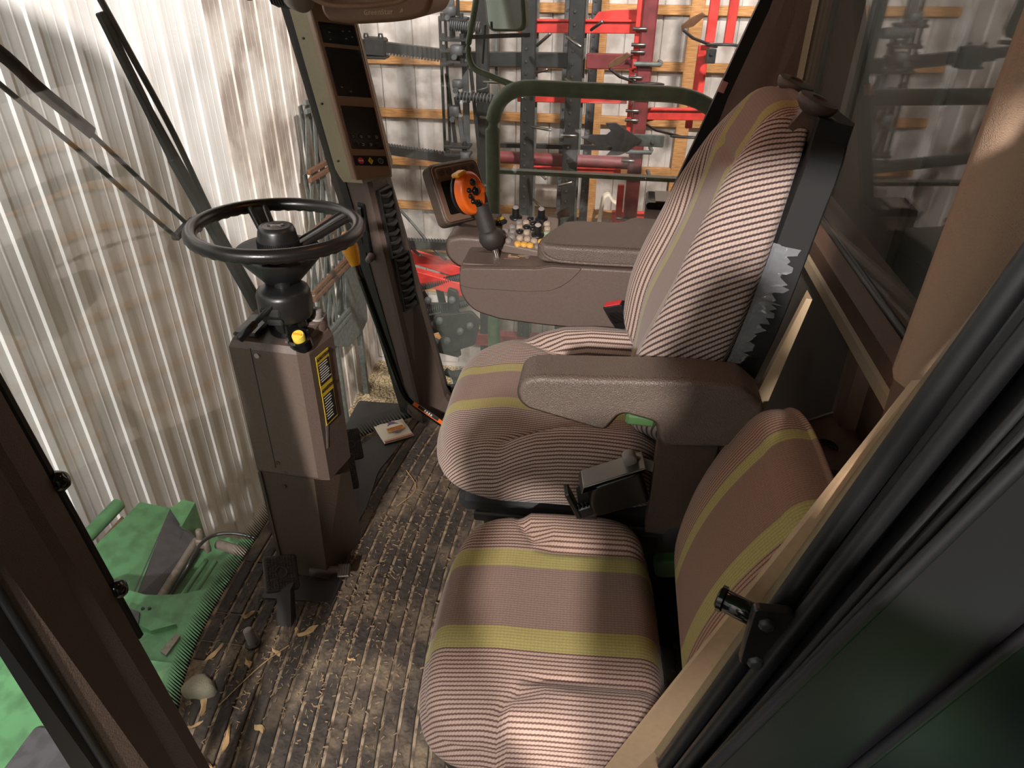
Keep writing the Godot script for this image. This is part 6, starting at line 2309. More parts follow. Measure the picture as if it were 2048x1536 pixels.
# ---------------------------------------------------------------- rear of the cab
func build_rear() -> void:
	# window sill rail along the rear wall
	var p := setting("trim_3", V(0.5, 0.78, -1.4), "brown sill rail below the rear window")
	var s := MB.new()
	var prof := [V2(0.515, 0.800), V2(0.470, 0.797), V2(0.462, 0.790), V2(0.458, 0.748), V2(0.462, 0.738), V2(0.515, 0.735)]
	s.prism(prof, Transform3D(Basis(V(1, 0, 0), V(0, 1, 0), V(0, 0, 1)), V(0, 0, -1.965)), 1.19, 0.002)
	obj("sill_rail", s, M.trim, p)
	s = MB.new()
	s.hull([[V(0.454, 0.752, -1.96), V(0.462, 0.762, -1.96), V(0.462, 0.738, -1.96), V(0.450, 0.735, -1.96)], [V(0.454, 0.752, -0.80), V(0.462, 0.762, -0.80), V(0.462, 0.738, -0.80), V(0.450, 0.735, -0.80)]])
	obj("lip", s, M.tan, p)
	# gray carpet panel of the rear wall
	s = MB.new()
	s.prism(rounded([V2(1.965, 0.04), V2(1.99, 0.60), V2(1.86, 0.735), V2(1.18, 0.735), V2(1.16, 0.60), V2(1.17, 0.04)], 0.03), Transform3D(Basis(V(0, 0, -1), V(0, 1, 0), V(1, 0, 0)), V(0.470, 0, 0)), 0.04, 0.008)
	var c := obj("carpet_panel", s, M.carpet)
	tag(c, "gray carpeted panel on the rear wall behind the driver's seat", "panel")
	# brown corner panel near the door with its rounded front rib
	s = MB.new()
	s.prism(rounded([V2(1.15, 0.04), V2(1.15, 0.733), V2(0.82, 0.733), V2(0.72, 0.04)], 0.01), Transform3D(Basis(V(0, 0, -1), V(0, 1, 0), V(1, 0, 0)), V(0.478, 0, 0)), 0.036, 0.004)
	c = obj("corner_lining", s, M.trim)
	tag(c, "brown plastic corner panel of the rear wall nearest the door", "panel")
	s = MB.new()
	s.hull([[V(0.475, 0.04, -1.165), V(0.455, 0.04, -1.15), V(0.45, 0.04, -1.12), V(0.455, 0.04, -1.09), V(0.478, 0.04, -1.08)], [V(0.475, 0.735, -1.195), V(0.455, 0.735, -1.18), V(0.45, 0.735, -1.15), V(0.455, 0.735, -1.12), V(0.478, 0.735, -1.11)]])
	c = obj("wall_rib", s, M.trim)
	tag(c, "rounded brown rib between carpet panel and corner panel", "trim")
	# small shelf with a round swirl grille
	var o := thing("corner_shelf", V(0.43, 0.58, -1.08), "small brown corner shelf with a round swirl grille behind the instructor seat", "shelf")
	s = MB.new()
	s.hull([[V(0.350, 0.575, -1.045), V(0.362, 0.598, -1.10), V(0.476, 0.602, -1.17), V(0.478, 0.602, -1.00), V(0.37, 0.585, -0.99)], [V(0.352, 0.545, -1.045), V(0.372, 0.545, -1.08), V(0.476, 0.545, -1.14), V(0.478, 0.545, -1.00), V(0.37, 0.545, -0.99)]])
	obj("top", s, M.trim, o)
	s = MB.new()
	s.tube([V(0.361, 0.600, -1.101), V(0.476, 0.604, -1.171)], 0.0022, 6)
	obj("edge", s, M.tan, o)
	for k in 3:
		s = MB.new()
		var path := []
		for j in 9:
			var a := -0.6 + 3.2 * j / 8.0
			path.append(V(0.418 + cos(a) * (0.006 + 0.006 * k), 0.598, -1.055 - sin(a) * (0.006 + 0.006 * k)))
		s.tube(path, 0.0016, 5)
		obj("swirl_slot", s, M.black_print, o)
	# dark storage behind the seats
	s = MB.new()
	s.hull([[V(0.25, 0.0, -1.20), V(0.46, 0.0, -1.20), V(0.46, 0.0, -0.55), V(0.25, 0.0, -0.55)], [V(0.29, 0.34, -1.20), V(0.46, 0.34, -1.20), V(0.46, 0.34, -0.55), V(0.29, 0.34, -0.55)]])
	c = obj("storage_box", s, M.rubber)
	tag(c, "black storage box on the floor behind the instructor seat", "box")
	# small black box with a chrome lid on the right-hand sill
	o = thing("ash_box", V(0.15, 0.68, -1.95), "small brown box with a shiny black lid beside the driver's backrest", "box")
	s = MB.new()
	s.hull([[V(0.125, 0.55, -1.99), V(0.22, 0.55, -1.99), V(0.22, 0.55, -1.90), V(0.125, 0.55, -1.90)], [V(0.115, 0.735, -1.985), V(0.23, 0.735, -1.985), V(0.23, 0.735, -1.90), V(0.115, 0.735, -1.90)]])
	obj("body", s, M.brown_dark, o)
	s = MB.new()
	s.box(Transform3D(Basis.from_euler(V(0.12, 0, 0)), V(0.170, 0.742, -1.938)), V(0.11, 0.022, 0.085), 0.006)
	obj("lid", s, M.black_gloss, o)
	s = MB.new()
	s.box(Transform3D(Basis.from_euler(V(0.12, 0, 0)), V(0.166, 0.754, -1.938)), V(0.055, 0.004, 0.07), 0.0015)
	obj("lid_plate", s, M.steel, o)


# ---------------------------------------------------------------- the open door's frame, near the camera
func strip(a: Array, b: Array, m: Material, par: Node3D, called: String, back: Vector3) -> void:
	# ruled strip between two lines [low, high], thick towards back
	var s := MB.new()
	s.hull([[a[0], b[0], b[0] + back, a[0] + back], [a[1], b[1], b[1] + back, a[1] + back]])
	obj(called, s, m, par)


func line(p: Vector3, q: Vector3) -> Array:
	# the line through p and q, carried on past the frame at both ends
	return [p + (p - q) * 1.3, q + (q - p) * 1.0]


func build_door_side() -> void:
	var p := setting("trim_4", V(0.2, 0.8, -0.45), "rear frame of the open cab door")
	var l0 := [line(V(0.107, 0.630, -0.505), V(0.245, 1.056, -0.50))[0], V(0.245, 1.056, -0.50)]
	var l1 := [line(V(0.188, 0.829, -0.497), V(0.249, 1.060, -0.495))[0], V(0.249, 1.060, -0.495)]
	var l2 := line(V(0.187, 0.848, -0.470), V(0.244, 1.070, -0.470))
	var l3 := line(V(0.192, 0.829, -0.440), V(0.262, 1.083, -0.440))
	var l4 := line(V(0.200, 0.880, -0.400), V(0.264, 1.095, -0.400))
	var l5 := line(V(0.200, 0.917, -0.370), V(0.259, 1.081, -0.370))
	var bk := V(0.035, -0.012, -0.01)
	# the tan trim strip ends below the carpeted part
	var d := (l0[1] - l0[0] as Vector3).normalized()
	strip(l0, l1, M.tan_strip, p, "trim_strip", bk)
	strip(l1, l2, M.seal_gold, p, "seal_strip", bk)
	var s := MB.new()
	s.tube([l2[0] + V(0.004, 0, 0.004), l2[1] + V(0.004, 0, 0.004)], 0.010, 10)
	obj("bulb_seal", s, M.seal_black, p)
	strip(l2, [l3[0] + V(0.012, 0, 0), l3[1] + V(0.012, 0, 0)], M.seal_black, p, "channel", bk)
	s = MB.new()
	s.tube([l3[0], l3[1]], 0.0085, 10)
	obj("bulb_seal", s, M.seal_black, p)
	strip([l3[0] + V(0.014, 0, 0), l3[1] + V(0.014, 0, 0)], l4, M.panel_dark, p, "channel", bk)
	s = MB.new()
	s.tube([l4[0], l4[1]], 0.004, 8)
	s.tube([l4[0].lerp(l5[0], 0.5), l4[1].lerp(l5[1], 0.5)], 0.003, 8)
	obj("bead", s, M.panel_dark, p)
	strip(l4, l5, M.seal_black, p, "channel", bk)
	s = MB.new()
	s.tube([l5[0], l5[1]], 0.005, 8)
	obj("bead", s, M.panel_dark, p)
	# outer side panel behind the door, and the green bodywork below it
	var o := thing("lower_bodywork", V(0.4, 0.4, -0.35), "dark gray outer panel beside the open door frame", "panel")
	s = MB.new()
	var e0 := l5[0] as Vector3
	var e1 := (l5[0] as Vector3).lerp(l5[1], (1.12 - l5[0].y) / (l5[1].y - l5[0].y))
	s.hull([[e0, e0 + V(0.45, -0.12, 0.02), e0 + V(0.45, -0.16, 0.0), e0 + V(0.02, -0.05, -0.03)], [e1, e1 + V(0.45, -0.12, 0.02), e1 + V(0.45, -0.16, 0.0), e1 + V(0.02, -0.05, -0.03)]])
	obj("panel", s, M.panel_dark, o)
	s = MB.new()
	s.tube([e0 + V(0.09, -0.02, 0.008), e1 + V(0.09, -0.02, 0.008)], 0.005, 8)
	obj("bead", s, M.panel_dark, o)
	o = thing("fender", V(0.35, 0.2, -0.3), "rounded bright green fender at the foot of the dark side panel", "fender")
	s = MB.new()
	s.prism(rounded([V2(0.205, 0.62), V2(0.245, 0.70), V2(0.32, 0.735), V2(0.7, 0.75), V2(0.7, 0.45), V2(0.205, 0.45)], 0.04, 8), Transform3D(Basis(), V(0, 0, -0.33)), 0.10, 0.015)
	obj("shell", s, M.fender_green, o)
	s = MB.new()
	s.box(Transform3D(Basis.from_euler(V(0, 0, 0.5)), V(0.395, 0.83, -0.29)), V(0.13, 0.10, 0.06), 0.012)
	obj("bracket", s, M.fender_green, o)
	# latch striker on the rear frame
	o = thing("door_striker", V(0.155, 0.82, -0.46), "black door striker with a stubby pin on the rear door frame", "latch")
	var dn := d
	s = MB.new()
	var px := Transform3D(Basis(V(1, 0, 0), dn, V(1, 0, 0).cross(dn)).orthonormalized(), V(0.172, 0.818, -0.448))
	s.prism(rounded(rect(0.034, 0.075), 0.006), px, 0.010, 0.002)
	obj("plate", s, M.black, o)
	s = MB.new()
	s.cyl(V(0.172, 0.826, -0.452), V(0.132, 0.829, -0.472), 0.0105, 0.0105, 18, 0.002)
	s.cyl(V(0.138, 0.829, -0.469), V(0.134, 0.829, -0.471), 0.0125, -1, 18)
	obj("pin", s, M.black_gloss, o)
	for y in [0.022, -0.030]:
		s = MB.new()
		var c := px * V(-0.004, y, 0.010)
		s.cyl(c, c + px.basis.z * 0.006, 0.0075, 0.006, 6, 0.001)
		obj("screw", s, M.dark_steel, o)
	# carpeted left rear post
	p = setting("trim_5", V(0.36, 1.1, -0.7), "tan carpeted left rear post of the cab")
	s = MB.new()
	var rows := []
	for i in 14:
		var y := lerpf(0.90, 1.62, i / 13.0)
		var x := 0.36 + 0.02 * (y - 0.93)
		var k := smoothstep(0.86, 1.0, y)
		rows.append([V(x + 0.14, y, -0.82), V(x + 0.03, y, -0.815), V(x + 0.006, y, -0.80), V(x, y, -0.775), V(x + 0.008, y, -0.752), V(x + 0.035, y, -0.735), V(x + 0.08, y, -0.725), V(x + 0.15, y, -0.70), V(x + 0.17, y, -0.76)])
	s.grid(rows, true, V(0.44, 1.2, -0.77))
	obj("carpet_cover", s, M.foam, p)
	s = MB.new()
	s.hull([[V(0.30, 0.60, -0.60), V(0.48, 0.60, -0.60), V(0.48, 0.60, -0.80), V(0.38, 0.60, -0.80)], [V(0.37, 0.91, -0.66), V(0.48, 0.91, -0.66), V(0.48, 0.91, -0.80), V(0.37, 0.91, -0.80)]])
	obj("lower_cap", s, M.trim, p)
	# left front post with its seals and rubber stops
	p = setting("trim_6", V(-0.62, 0.5, -0.6), "dark left front post of the cab")
	var r0 := line(V(-0.584, 0.154, -0.60), V(-0.665, 0.901, -0.60))
	var r2 := line(V(-0.602, 0.393, -0.46), V(-0.624, 0.726, -0.46))
	var r3 := line(V(-0.618, 0.443, -0.43), V(-0.626, 0.663, -0.43))
	var r1 := [r0[0].lerp(r2[0], 0.4) + V(0.002, 0, 0), r0[1].lerp(r2[1], 0.4) + V(0.002, 0, 0)]
	s = MB.new()
	s.hull([[r0[0], r1[0], r2[0], r2[0] + V(-0.06, 0, -0.06), r0[0] + V(-0.06, 0, -0.03)], [r0[1], r1[1], r2[1], r2[1] + V(-0.06, 0, -0.06), r0[1] + V(-0.06, 0, -0.03)]])
	obj("post_trim", s, M.brown_dark, p)
	strip(r2, r3, M.seal_black, p, "channel", V(-0.02, 0, -0.05))
	s = MB.new()
	s.tube([r2[0], r2[1]], 0.006, 8)
	obj("bulb_seal", s, M.seal_black, p)
	s = MB.new()
	var q0: Vector3 = r0[0].lerp(r0[1], 0.52)
	var q1: Vector3 = r0[0].lerp(r0[1], 0.735)
	s.bar(q0 + V(-0.014, 0, -0.012), q1 + V(-0.014, 0, -0.012), 0.018, 0.012, V(0, 0, 1), 0.003)
	obj("edge_strip", s, M.black, p)
	for y in [0.565, 0.757]:
		s = MB.new()
		var f: float = (y - r0[0].y) / (r0[1].y - r0[0].y)
		var c: Vector3 = r0[0].lerp(r0[1], f)
		s.lathe([V2(0, -0.01), V2(0.014, -0.01), V2(0.0145, 0.004), V2(0.010, 0.012), V2(0, 0.014)], MB.fr(c + V(-0.006, 0, -0.012), V(0.9, 0.2, -0.35)), 16)
		obj("rubber_stop", s, M.black_gloss, p)
	# the open cab door, swung out past the front post: dark lower panel, frame and glass
	o = thing("cab_door", V(-0.70, 0.0, -0.3), "dark cab door swung wide open beside the left front post", "door")
	var h0 := V(-0.70, 0.0, -0.36)
	var h1 := V(-0.90, 0.0, 0.45)
	s = MB.new()
	s.bar(h0 + V(0, 0.46, 0), h1 + V(0, 0.46, 0), 0.04, 0.92, V(0, 1, 0), 0.006)
	obj("lower_panel", s, M.seal_black, o)
	for q in [h0, h1]:
		s = MB.new()
		s.bar(q + V(0, 0.9, 0), q + V(0, 1.58, 0), 0.04, 0.04, V(0, 0, 1), 0.006)
		obj("frame", s, M.seal_black, o)
	s = MB.new()
	s.bar(h0 + V(0, 1.24, 0), h1 + V(0, 1.24, 0), 0.005, 0.66, V(0, 1, 0))
	obj("door_glass", s, M.glass, o)
	# outer green bodywork left of the front post
	o = thing("step_plate", V(-0.85, -0.3, -0.6), "green bodywork outside the left front post", "panel")
	plate([V(-1.3, -0.1, -0.95), V(-0.8, -0.1, -0.95), V(-0.8, -0.1, -0.25), V(-1.3, -0.1, -0.25)], 0.03, M.deck_green, o, "plate")
	s = MB.new()
	s.bx(V(-1.1, -0.1, -0.75), V(-0.95, -0.06, -0.6), 0.01)
	obj("pad", s, M.deck_black, o)


# ---------------------------------------------------------------- small things on the floor
func build_small() -> void:
	# folded paper packet with a round badge
	var o := thing("paper_packet", V(-0.61, 0.004, -1.78), "white paper packet with orange and violet round badge on the floor", "packet")
	var f := Transform3D(Basis.from_euler(V(0, 0.62, 0)), V(-0.608, 0.006, -1.780))
	var top := f * Transform3D(Basis(V(1, 0, 0), V(0, 0, -1), V(0, 1, 0)), Vector3.ZERO)
	# seen from the camera the print stands on its head
	var s := MB.new()
	var rows := []
	var w := 0.098
	var h := 0.105
	for i in 9:
		var r := []
		for k in 9:
			var x := (k / 8.0 - 0.5) * w
			var y := (i / 8.0 - 0.5) * h
			var e := minf(minf(k, 8 - k), minf(i, 8 - i)) / 4.0
			r.append(top * V(x, y, 0.002 + 0.011 * sqrt(e) + 0.0015 * sin(k * 1.9 + i * 1.3)))
		rows.append(r)
	s.grid(rows, false, f * V(0, -0.2, 0))
	var rows2 := []
	for i in 9:
		var r := []
		for k in 9:
			r.append(top * V((k / 8.0 - 0.5) * w, (i / 8.0 - 0.5) * h, 0.0))
		rows2.append(r)
	s.grid(rows2, false, f * V(0, 0.2, 0))
	for e in [[0, 0], [0, 1], [1, 0], [1, 1]]:
		var a := []
		var b := []
		for k in 9:
			var i0: int = 0 if e[1] == 0 else 8
			a.append(rows[i0][k] if e[0] == 0 else rows[k][i0])
			b.append(rows2[i0][k] if e[0] == 0 else rows2[k][i0])
		s.grid([a, b], false, f.origin)
	obj("pouch", s, M.packet_paper, o)
	var pz := 0.0158
	var flat_on := func(x: float, y: float, z: float) -> Transform3D: return top.rotated_local(V(0, 0, 1), PI) .translated_local(V(x, y, z))
	s = MB.new()
	s.lathe([V2(0, 0), V2(0.030, 0), V2(0.030, 0.0006), V2(0, 0.0006)], top.translated_local(V(0.004, 0.002, pz - 0.0016)) * Transform3D(Basis(V(1, 0, 0), PI / 2), Vector3.ZERO), 32)
	obj("badge", s, M.packet_paper_white, o)
	s = MB.new()
	s.box(flat_on.call(-0.004, 0.0085, pz), V(0.054, 0.022, 0.0006), 0.0)
	obj("badge_band", s, M.packet_orange, o)
	write("RODENT", flat_on.call(-0.004, 0.0045, pz + 0.0006), 0.0125, M.packet_brown, o)
	write("REPELLENT", flat_on.call(-0.004, 0.0145, pz + 0.0006), 0.0066, M.packet_brown, o)
	for q in [[0.026, 3.5, 5.9], [0.021, 0.55, 2.6], [0.027, 0.95, 2.0]]:
		s = MB.new()
		var a := []
		var b := []
		for k in 13:
			var t: float = lerpf(q[1], q[2], k / 12.0)
			var th := 0.0035 * sin(PI * k / 12.0) + 0.0006
			var X: Transform3D = flat_on.call(-0.004, -0.002, pz)
			a.append(X * V(cos(t) * (q[0] + th), sin(t) * -(q[0] + th), 0.0))
			b.append(X * V(cos(t) * (q[0] - th), sin(t) * -(q[0] - th), 0.0))
		s.grid([a, b], false, f * V(0, -0.2, 0))
		obj("badge_arc", s, M.packet_violet, o)
	s = MB.new()
	s.box(top.translated_local(V(0.0, -0.047, 0.0055)), V(0.092, 0.009, 0.004), 0.001)
	obj("pink_edge", s, M.packet_pink, o)
	# paper roll behind the instructor seat
	o = thing("paper_roll", V(0.22, 0.10, -1.26), "crumpled white paper roll lying behind the two seats", "paper roll")
	s = MB.new()
	var rng := RandomNumberGenerator.new()
	rng.seed = 3
	rows = []
	var ax := V(1.0, 0.0, 0.16).normalized()
	var rf := MB.fr(V(0.188, 0.125, -1.262), ax)
	for i in 12:
		var r := []
		for k in 29:
			var a := TAU * k / 28.0
			var rad := 0.040 + 0.0022 * sin(a * 5.0 + i * 0.9) + 0.0018 * sin(a * 9.0 - i * 1.7) + (0.004 if i == 0 else 0.0) * sin(a * 2.0)
			r.append(rf * V(cos(a) * rad, i * 0.014, sin(a) * rad))
		rows.append(r)
	s.grid(rows, false, rf * V(0, 0.08, 0))
	rows = []
	for i in 6:
		var r := []
		for k in 29:
			var a := TAU * k / 28.0
			var rad: float = [0.040, 0.039, 0.030, 0.021, 0.020, 0.020][i]
			r.append(rf * V(cos(a) * rad, [0.0, -0.002, -0.003, -0.002, 0.004, 0.15][i], sin(a) * rad))
		rows.append(r)
	s.grid(rows, false, rf * V(0, 0.4, 0))
	obj("paper", s, M.paper_roll, o)
	s = MB.new()
	s.lathe([V2(0.0205, 0.002), V2(0.019, 0.002), V2(0.019, 0.15)], rf, 24)
	obj("core", s, M.brown_dark, o)
	s = MB.new()
	s.bx(V(0.17, 0.0, -1.32), V(0.36, 0.085, -1.21), 0.01)
	var c := obj("tray", s, M.black_matte)
	tag(c, "black tray under the paper roll behind the seats", "tray")
	# dried mud lump against the windshield edge
	s = MB.new()
	rows = []
	for i in 9:
		var ph := PI / 2.0 * i / 8.0
		var r := []
		for k in 17:
			var a := TAU * k / 16.0
			var q := 1.0 + 0.12 * sin(a * 3.0 + 0.5) + 0.05 * sin(a * 7.0)
			r.append(V(-0.762, 0.0, -0.832) + V(cos(a) * 0.036 * q * pow(cos(ph), 0.5), 0.026 * sin(ph), sin(a) * 0.026 * q * pow(cos(ph), 0.5)))
		rows.append(r)
	s.grid(rows, false, V(-0.762, 0, -0.832))
	c = obj("mud_clod", s, M.stone)
	tag(c, "rounded pale mud clod on the mat at the windshield edge", "clod")
	# husks and chips that can be told apart
	var hk := [
		[-0.775, -0.92, 0.050, 0.012, 1.1, "long pale husk lying on the mat just above the mud clod"],
		[-0.738, -0.80, 0.058, 0.014, 1.9, "split husk lying on the mat just right of the mud clod"],
		[-0.655, -0.735, 0.060, 0.010, 1.75, "long straw husk alone on the mat below the mud clod"],
		[-0.600, -0.765, 0.028, 0.014, 2.6, "short rounded husk right of the long straw husk"],
		[-0.668, -0.680, 0.030, 0.008, 2.9, "thin husk lying at the very bottom of the mat"],
		[-0.592, -1.005, 0.050, 0.016, 0.75, "curled brown husk right of the single pedal"],
		[-0.618, -1.000, 0.026, 0.009, 1.9, "small reddish husk touching the curled brown husk"],
		[-0.640, -0.940, 0.030, 0.010, 2.5, "small curled husk right of the foot switch"],
		[-0.690, -0.905, 0.022, 0.012, 2.2, "flat husk chip right below the foot switch"],
		[-0.470, -0.945, 0.018, 0.006, 3.1, "short pale straw chip alone near the seat"],
		[-0.745, -1.03, 0.030, 0.012, 0.9, "flat tan husk left of the single pedal"],
		[-0.730, -0.755, 0.030, 0.008, 0.6, "thin forked straw below the mud clod"],
	]
	for q in hk:
		s = MB.new()
		var fx := Transform3D(Basis(V(0, 1, 0), q[4]), V(q[0], 0.0015, q[1]))
		var r0 := []
		for i in 9:
			var t := i / 8.0
			var wd: float = q[3] * sin(PI * (0.08 + 0.86 * t)) * (1.0 + 0.25 * sin(t * 9.0 + q[0] * 50.0))
			var cz: float = 0.15 * q[3] * sin(t * 5.0)
			var x: float = (t - 0.5) * q[2]
			var lift := 0.004 + 0.004 * sin(t * 4.0 + q[1] * 30.0)
			r0.append([fx * V(x, 0.0, cz - wd / 2), fx * V(x, lift, cz), fx * V(x, 0.0005, cz + wd / 2), fx * V(x, lift - 0.0015, cz)])
		s.hull(r0)
		c = obj("husk", s, M.husk)
		tag(c, q[5], "husk", "husks on the cab floor")
	# fine chaff, past counting
	var mm := MultiMesh.new()
	mm.transform_format = MultiMesh.TRANSFORM_3D
	var bm := BoxMesh.new()
	bm.size = V(0.007, 0.0012, 0.0016)
	bm.material = M.chaff
	mm.mesh = bm
	var n := 1500
	mm.instance_count = n
	var spots := [V2(-0.50, -0.95), V2(-0.56, -1.12), V2(-0.42, -1.28), V2(-0.40, -0.85), V2(-0.62, -0.95), V2(-0.70, -0.85), V2(-0.45, -1.5), V2(-0.60, -1.2)]
	for i in n:
		var b: Vector2 = spots[i % spots.size()]
		var p := V(b.x + rng.randfn(0, 0.08), 0.001, b.y + rng.randfn(0, 0.13))
		if p.x < wx(p.z) + 0.02:
			p.x = wx(p.z) + 0.03
		if i % 3 == 0:
			# lies in a groove
			var k := roundf((p.x - 0.145 * pow(p.z + 1.25, 2.0) + 0.835 + 0.003) / 0.0345)
			p.x = -0.838 + 0.0345 * k + 0.145 * pow(p.z + 1.25, 2.0)
		var sc := rng.randf_range(0.35, 1.5)
		mm.set_instance_transform(i, Transform3D(Basis(V(0, 1, 0), rng.randf() * TAU).scaled(V(sc, rng.randf_range(0.6, 2.0), rng.randf_range(0.7, 1.6))), p))
	var mi := MultiMeshInstance3D.new()
	mi.name = "chaff"
	mi.multimesh = mm
	add_child(mi)
	stuff(tag(mi, "fine tan chaff scattered over the grooved floor mat", "chaff"))
	# loose thin straws
	for q in [[V(-0.52, 0.002, -1.60), V(-0.47, 0.004, -1.52), V(-0.505, 0.003, -1.44), "thin bent straw on the mat in front of the driver's seat"], [V(-0.705, 0.002, -0.80), V(-0.66, 0.004, -0.90), V(-0.62, 0.003, -0.96), "long hair-thin straw slanting across the lower mat"]]:
		s = MB.new()
		s.tube(curve(q.slice(0, 3), 6), 0.0011, 5)
		c = obj("straw", s, M.husk)
		tag(c, q[3], "straw")


# buttons and knobs of the armrest keypad: [along the seat, across the console, material], metres on the plate
const KEYS := [[0.0078, 0.0628, "black"], [-0.0177, 0.0456, "gray_plastic"], [-0.0004, 0.0455, "bare_button"], [0.0173, 0.0456, "black"], [0.0528, 0.0466, "bare_button"], [-0.0328, 0.0246, "gray_plastic"], [-0.0152, 0.0257, "bare_button"], [0.0026, 0.0277, "black"], [0.0191, 0.0246, "black"], [0.0560, 0.0269, "bare_button"], [0.0381, 0.0268, "bare_button"], [-0.0480, 0.0059, "gray_plastic"], [-0.0300, 0.0060, "gray_plastic"], [-0.0122, 0.0071, "black"], [0.0058, 0.0062, "bare_button"], [0.0568, 0.0072, "key_green"], [-0.0285, -0.0145, "gray_plastic"], [-0.0084, -0.0180, "bare_button"], [0.0102, -0.0197, "bare_button"], [0.0278, -0.0244, "bare_button"], [0.0578, -0.0083, "key_green"], [-0.0353, -0.0318, "gray_plastic"], [-0.0109, -0.0414, "amber_key"], [0.0047, -0.0415, "amber_key"], [0.0203, -0.0435, "amber_key"], [0.0458, -0.0271, "amber_key"], [0.0394, -0.0460, "gray_plastic"], [0.0337, 0.0444, "black"], [-0.0482, -0.0187, "gray_plastic"]]
const KNOBS := [[-0.0300, 0.0670], [0.0355, 0.0684], [0.0341, 0.0019]]
const KEYPAD := [[-0.0513, -0.0445], [0.0580, -0.0665], [0.0658, -0.0347], [0.0821, 0.0434], [0.0800, 0.0808], [-0.0684, 0.0829], [-0.0894, 0.0570], [-0.0756, 0.0087]]
const ROCKERS := [[-0.0799, 0.0326], [-0.0635, 0.0406]]


# ---------------------------------------------------------------- the photographer, just outside the door: casts the shade on column, floor and seats
func body_mesh(bones: Array, cell: float, soft: float) -> MB:
	# bones: [from, to, radius from, radius to]; their smooth union meshed as surface nets
	var lo := Vector3.INF
	var hi := -Vector3.INF
	for b in bones:
		var r := maxf(b[2], b[3]) + cell * 2.0 + soft * 0.3
		for e in [b[0], b[1]]:
			lo = lo.min(e - Vector3.ONE * r)
			hi = hi.max(e + Vector3.ONE * r)
	var nx := int((hi.x - lo.x) / cell) + 2
	var ny := int((hi.y - lo.y) / cell) + 2
	var nz := int((hi.z - lo.z) / cell) + 2
	var f := PackedFloat32Array()
	f.resize(nx * ny * nz)
	f.fill(1.0)
	var near := cell * 3.0 + soft
	for b in bones:
		var r := maxf(b[2], b[3]) + near
		var a0: Vector3 = ((b[0] as Vector3).min(b[1]) - Vector3.ONE * r - lo) / cell
		var a1: Vector3 = ((b[0] as Vector3).max(b[1]) + Vector3.ONE * r - lo) / cell
		var ab: Vector3 = b[1] - b[0]
		var ll := maxf(ab.length_squared(), 1e-9)
		for i in range(maxi(0, int(a0.x)), mini(nx, int(a1.x) + 1)):
			for j in range(maxi(0, int(a0.y)), mini(ny, int(a1.y) + 1)):
				for k in range(maxi(0, int(a0.z)), mini(nz, int(a1.z) + 1)):
					var p := lo + Vector3(i, j, k) * cell
					var t := clampf((p - b[0]).dot(ab) / ll, 0.0, 1.0)
					var d := p.distance_to(b[0] + ab * t) - lerpf(b[2], b[3], t)
					var at := (i * ny + j) * nz + k
					var o := f[at]
					var h := clampf(0.5 + 0.5 * (o - d) / soft, 0.0, 1.0)
					f[at] = lerpf(o, d, h) - soft * h * (1.0 - h)
	var vert := {}
	var grad := func(p: Vector3) -> Vector3:
		var g := Vector3.ZERO
		for b in bones:
			var ab: Vector3 = b[1] - b[0]
			var t := clampf((p - b[0]).dot(ab) / maxf(ab.length_squared(), 1e-9), 0.0, 1.0)
			var q: Vector3 = p - (b[0] + ab * t)
			var d := q.length() - lerpf(b[2], b[3], t)
			g += q.normalized() * exp(-maxf(d, -0.05) / (soft * 0.5))
		return g.normalized()
	var m := MB.new()
	var corner := func(i: int, j: int, k: int):
		var key := (i * ny + j) * nz + k
		if vert.has(key):
			return vert[key]
		var acc := Vector3.ZERO
		var c := 0
		for e in 12:
			var ax := e / 4
			var u := e % 2
			var w := (e / 2) % 2
			var A := Vector3i(i, j, k)
			A[(ax + 1) % 3] += u
			A[(ax + 2) % 3] += w
			var B := A
			B[ax] += 1
			var fa := f[(A.x * ny + A.y) * nz + A.z]
			var fb := f[(B.x * ny + B.y) * nz + B.z]
			if (fa < 0.0) != (fb < 0.0):
				acc += Vector3(A).lerp(Vector3(B), fa / (fa - fb))
				c += 1
		var p: Vector3 = lo + acc / maxi(c, 1) * cell
		vert[key] = [p, grad.call(p)]
		return vert[key]
	for i in range(1, nx - 1):
		for j in range(1, ny - 1):
			for k in range(1, nz - 1):
				var s0 := f[(i * ny + j) * nz + k] < 0.0
				for ax in 3:
					var B := Vector3i(i, j, k)
					B[ax] += 1
					if B.x >= nx - 1 or B.y >= ny - 1 or B.z >= nz - 1:
						continue
					if s0 == (f[(B.x * ny + B.y) * nz + B.z] < 0.0):
						continue
					var q := []
					for d in [[0, 0], [1, 0], [1, 1], [0, 1]]:
						var C := Vector3i(i, j, k)
						C[(ax + 1) % 3] -= d[0]
						C[(ax + 2) % 3] -= d[1]
						q.append(corner.call(C.x, C.y, C.z))
					m.tri(q[0][0], q[1][0], q[2][0], q[0][1], q[1][1], q[2][1])
					m.tri(q[0][0], q[2][0], q[3][0], q[0][1], q[2][1], q[3][1])
	return m


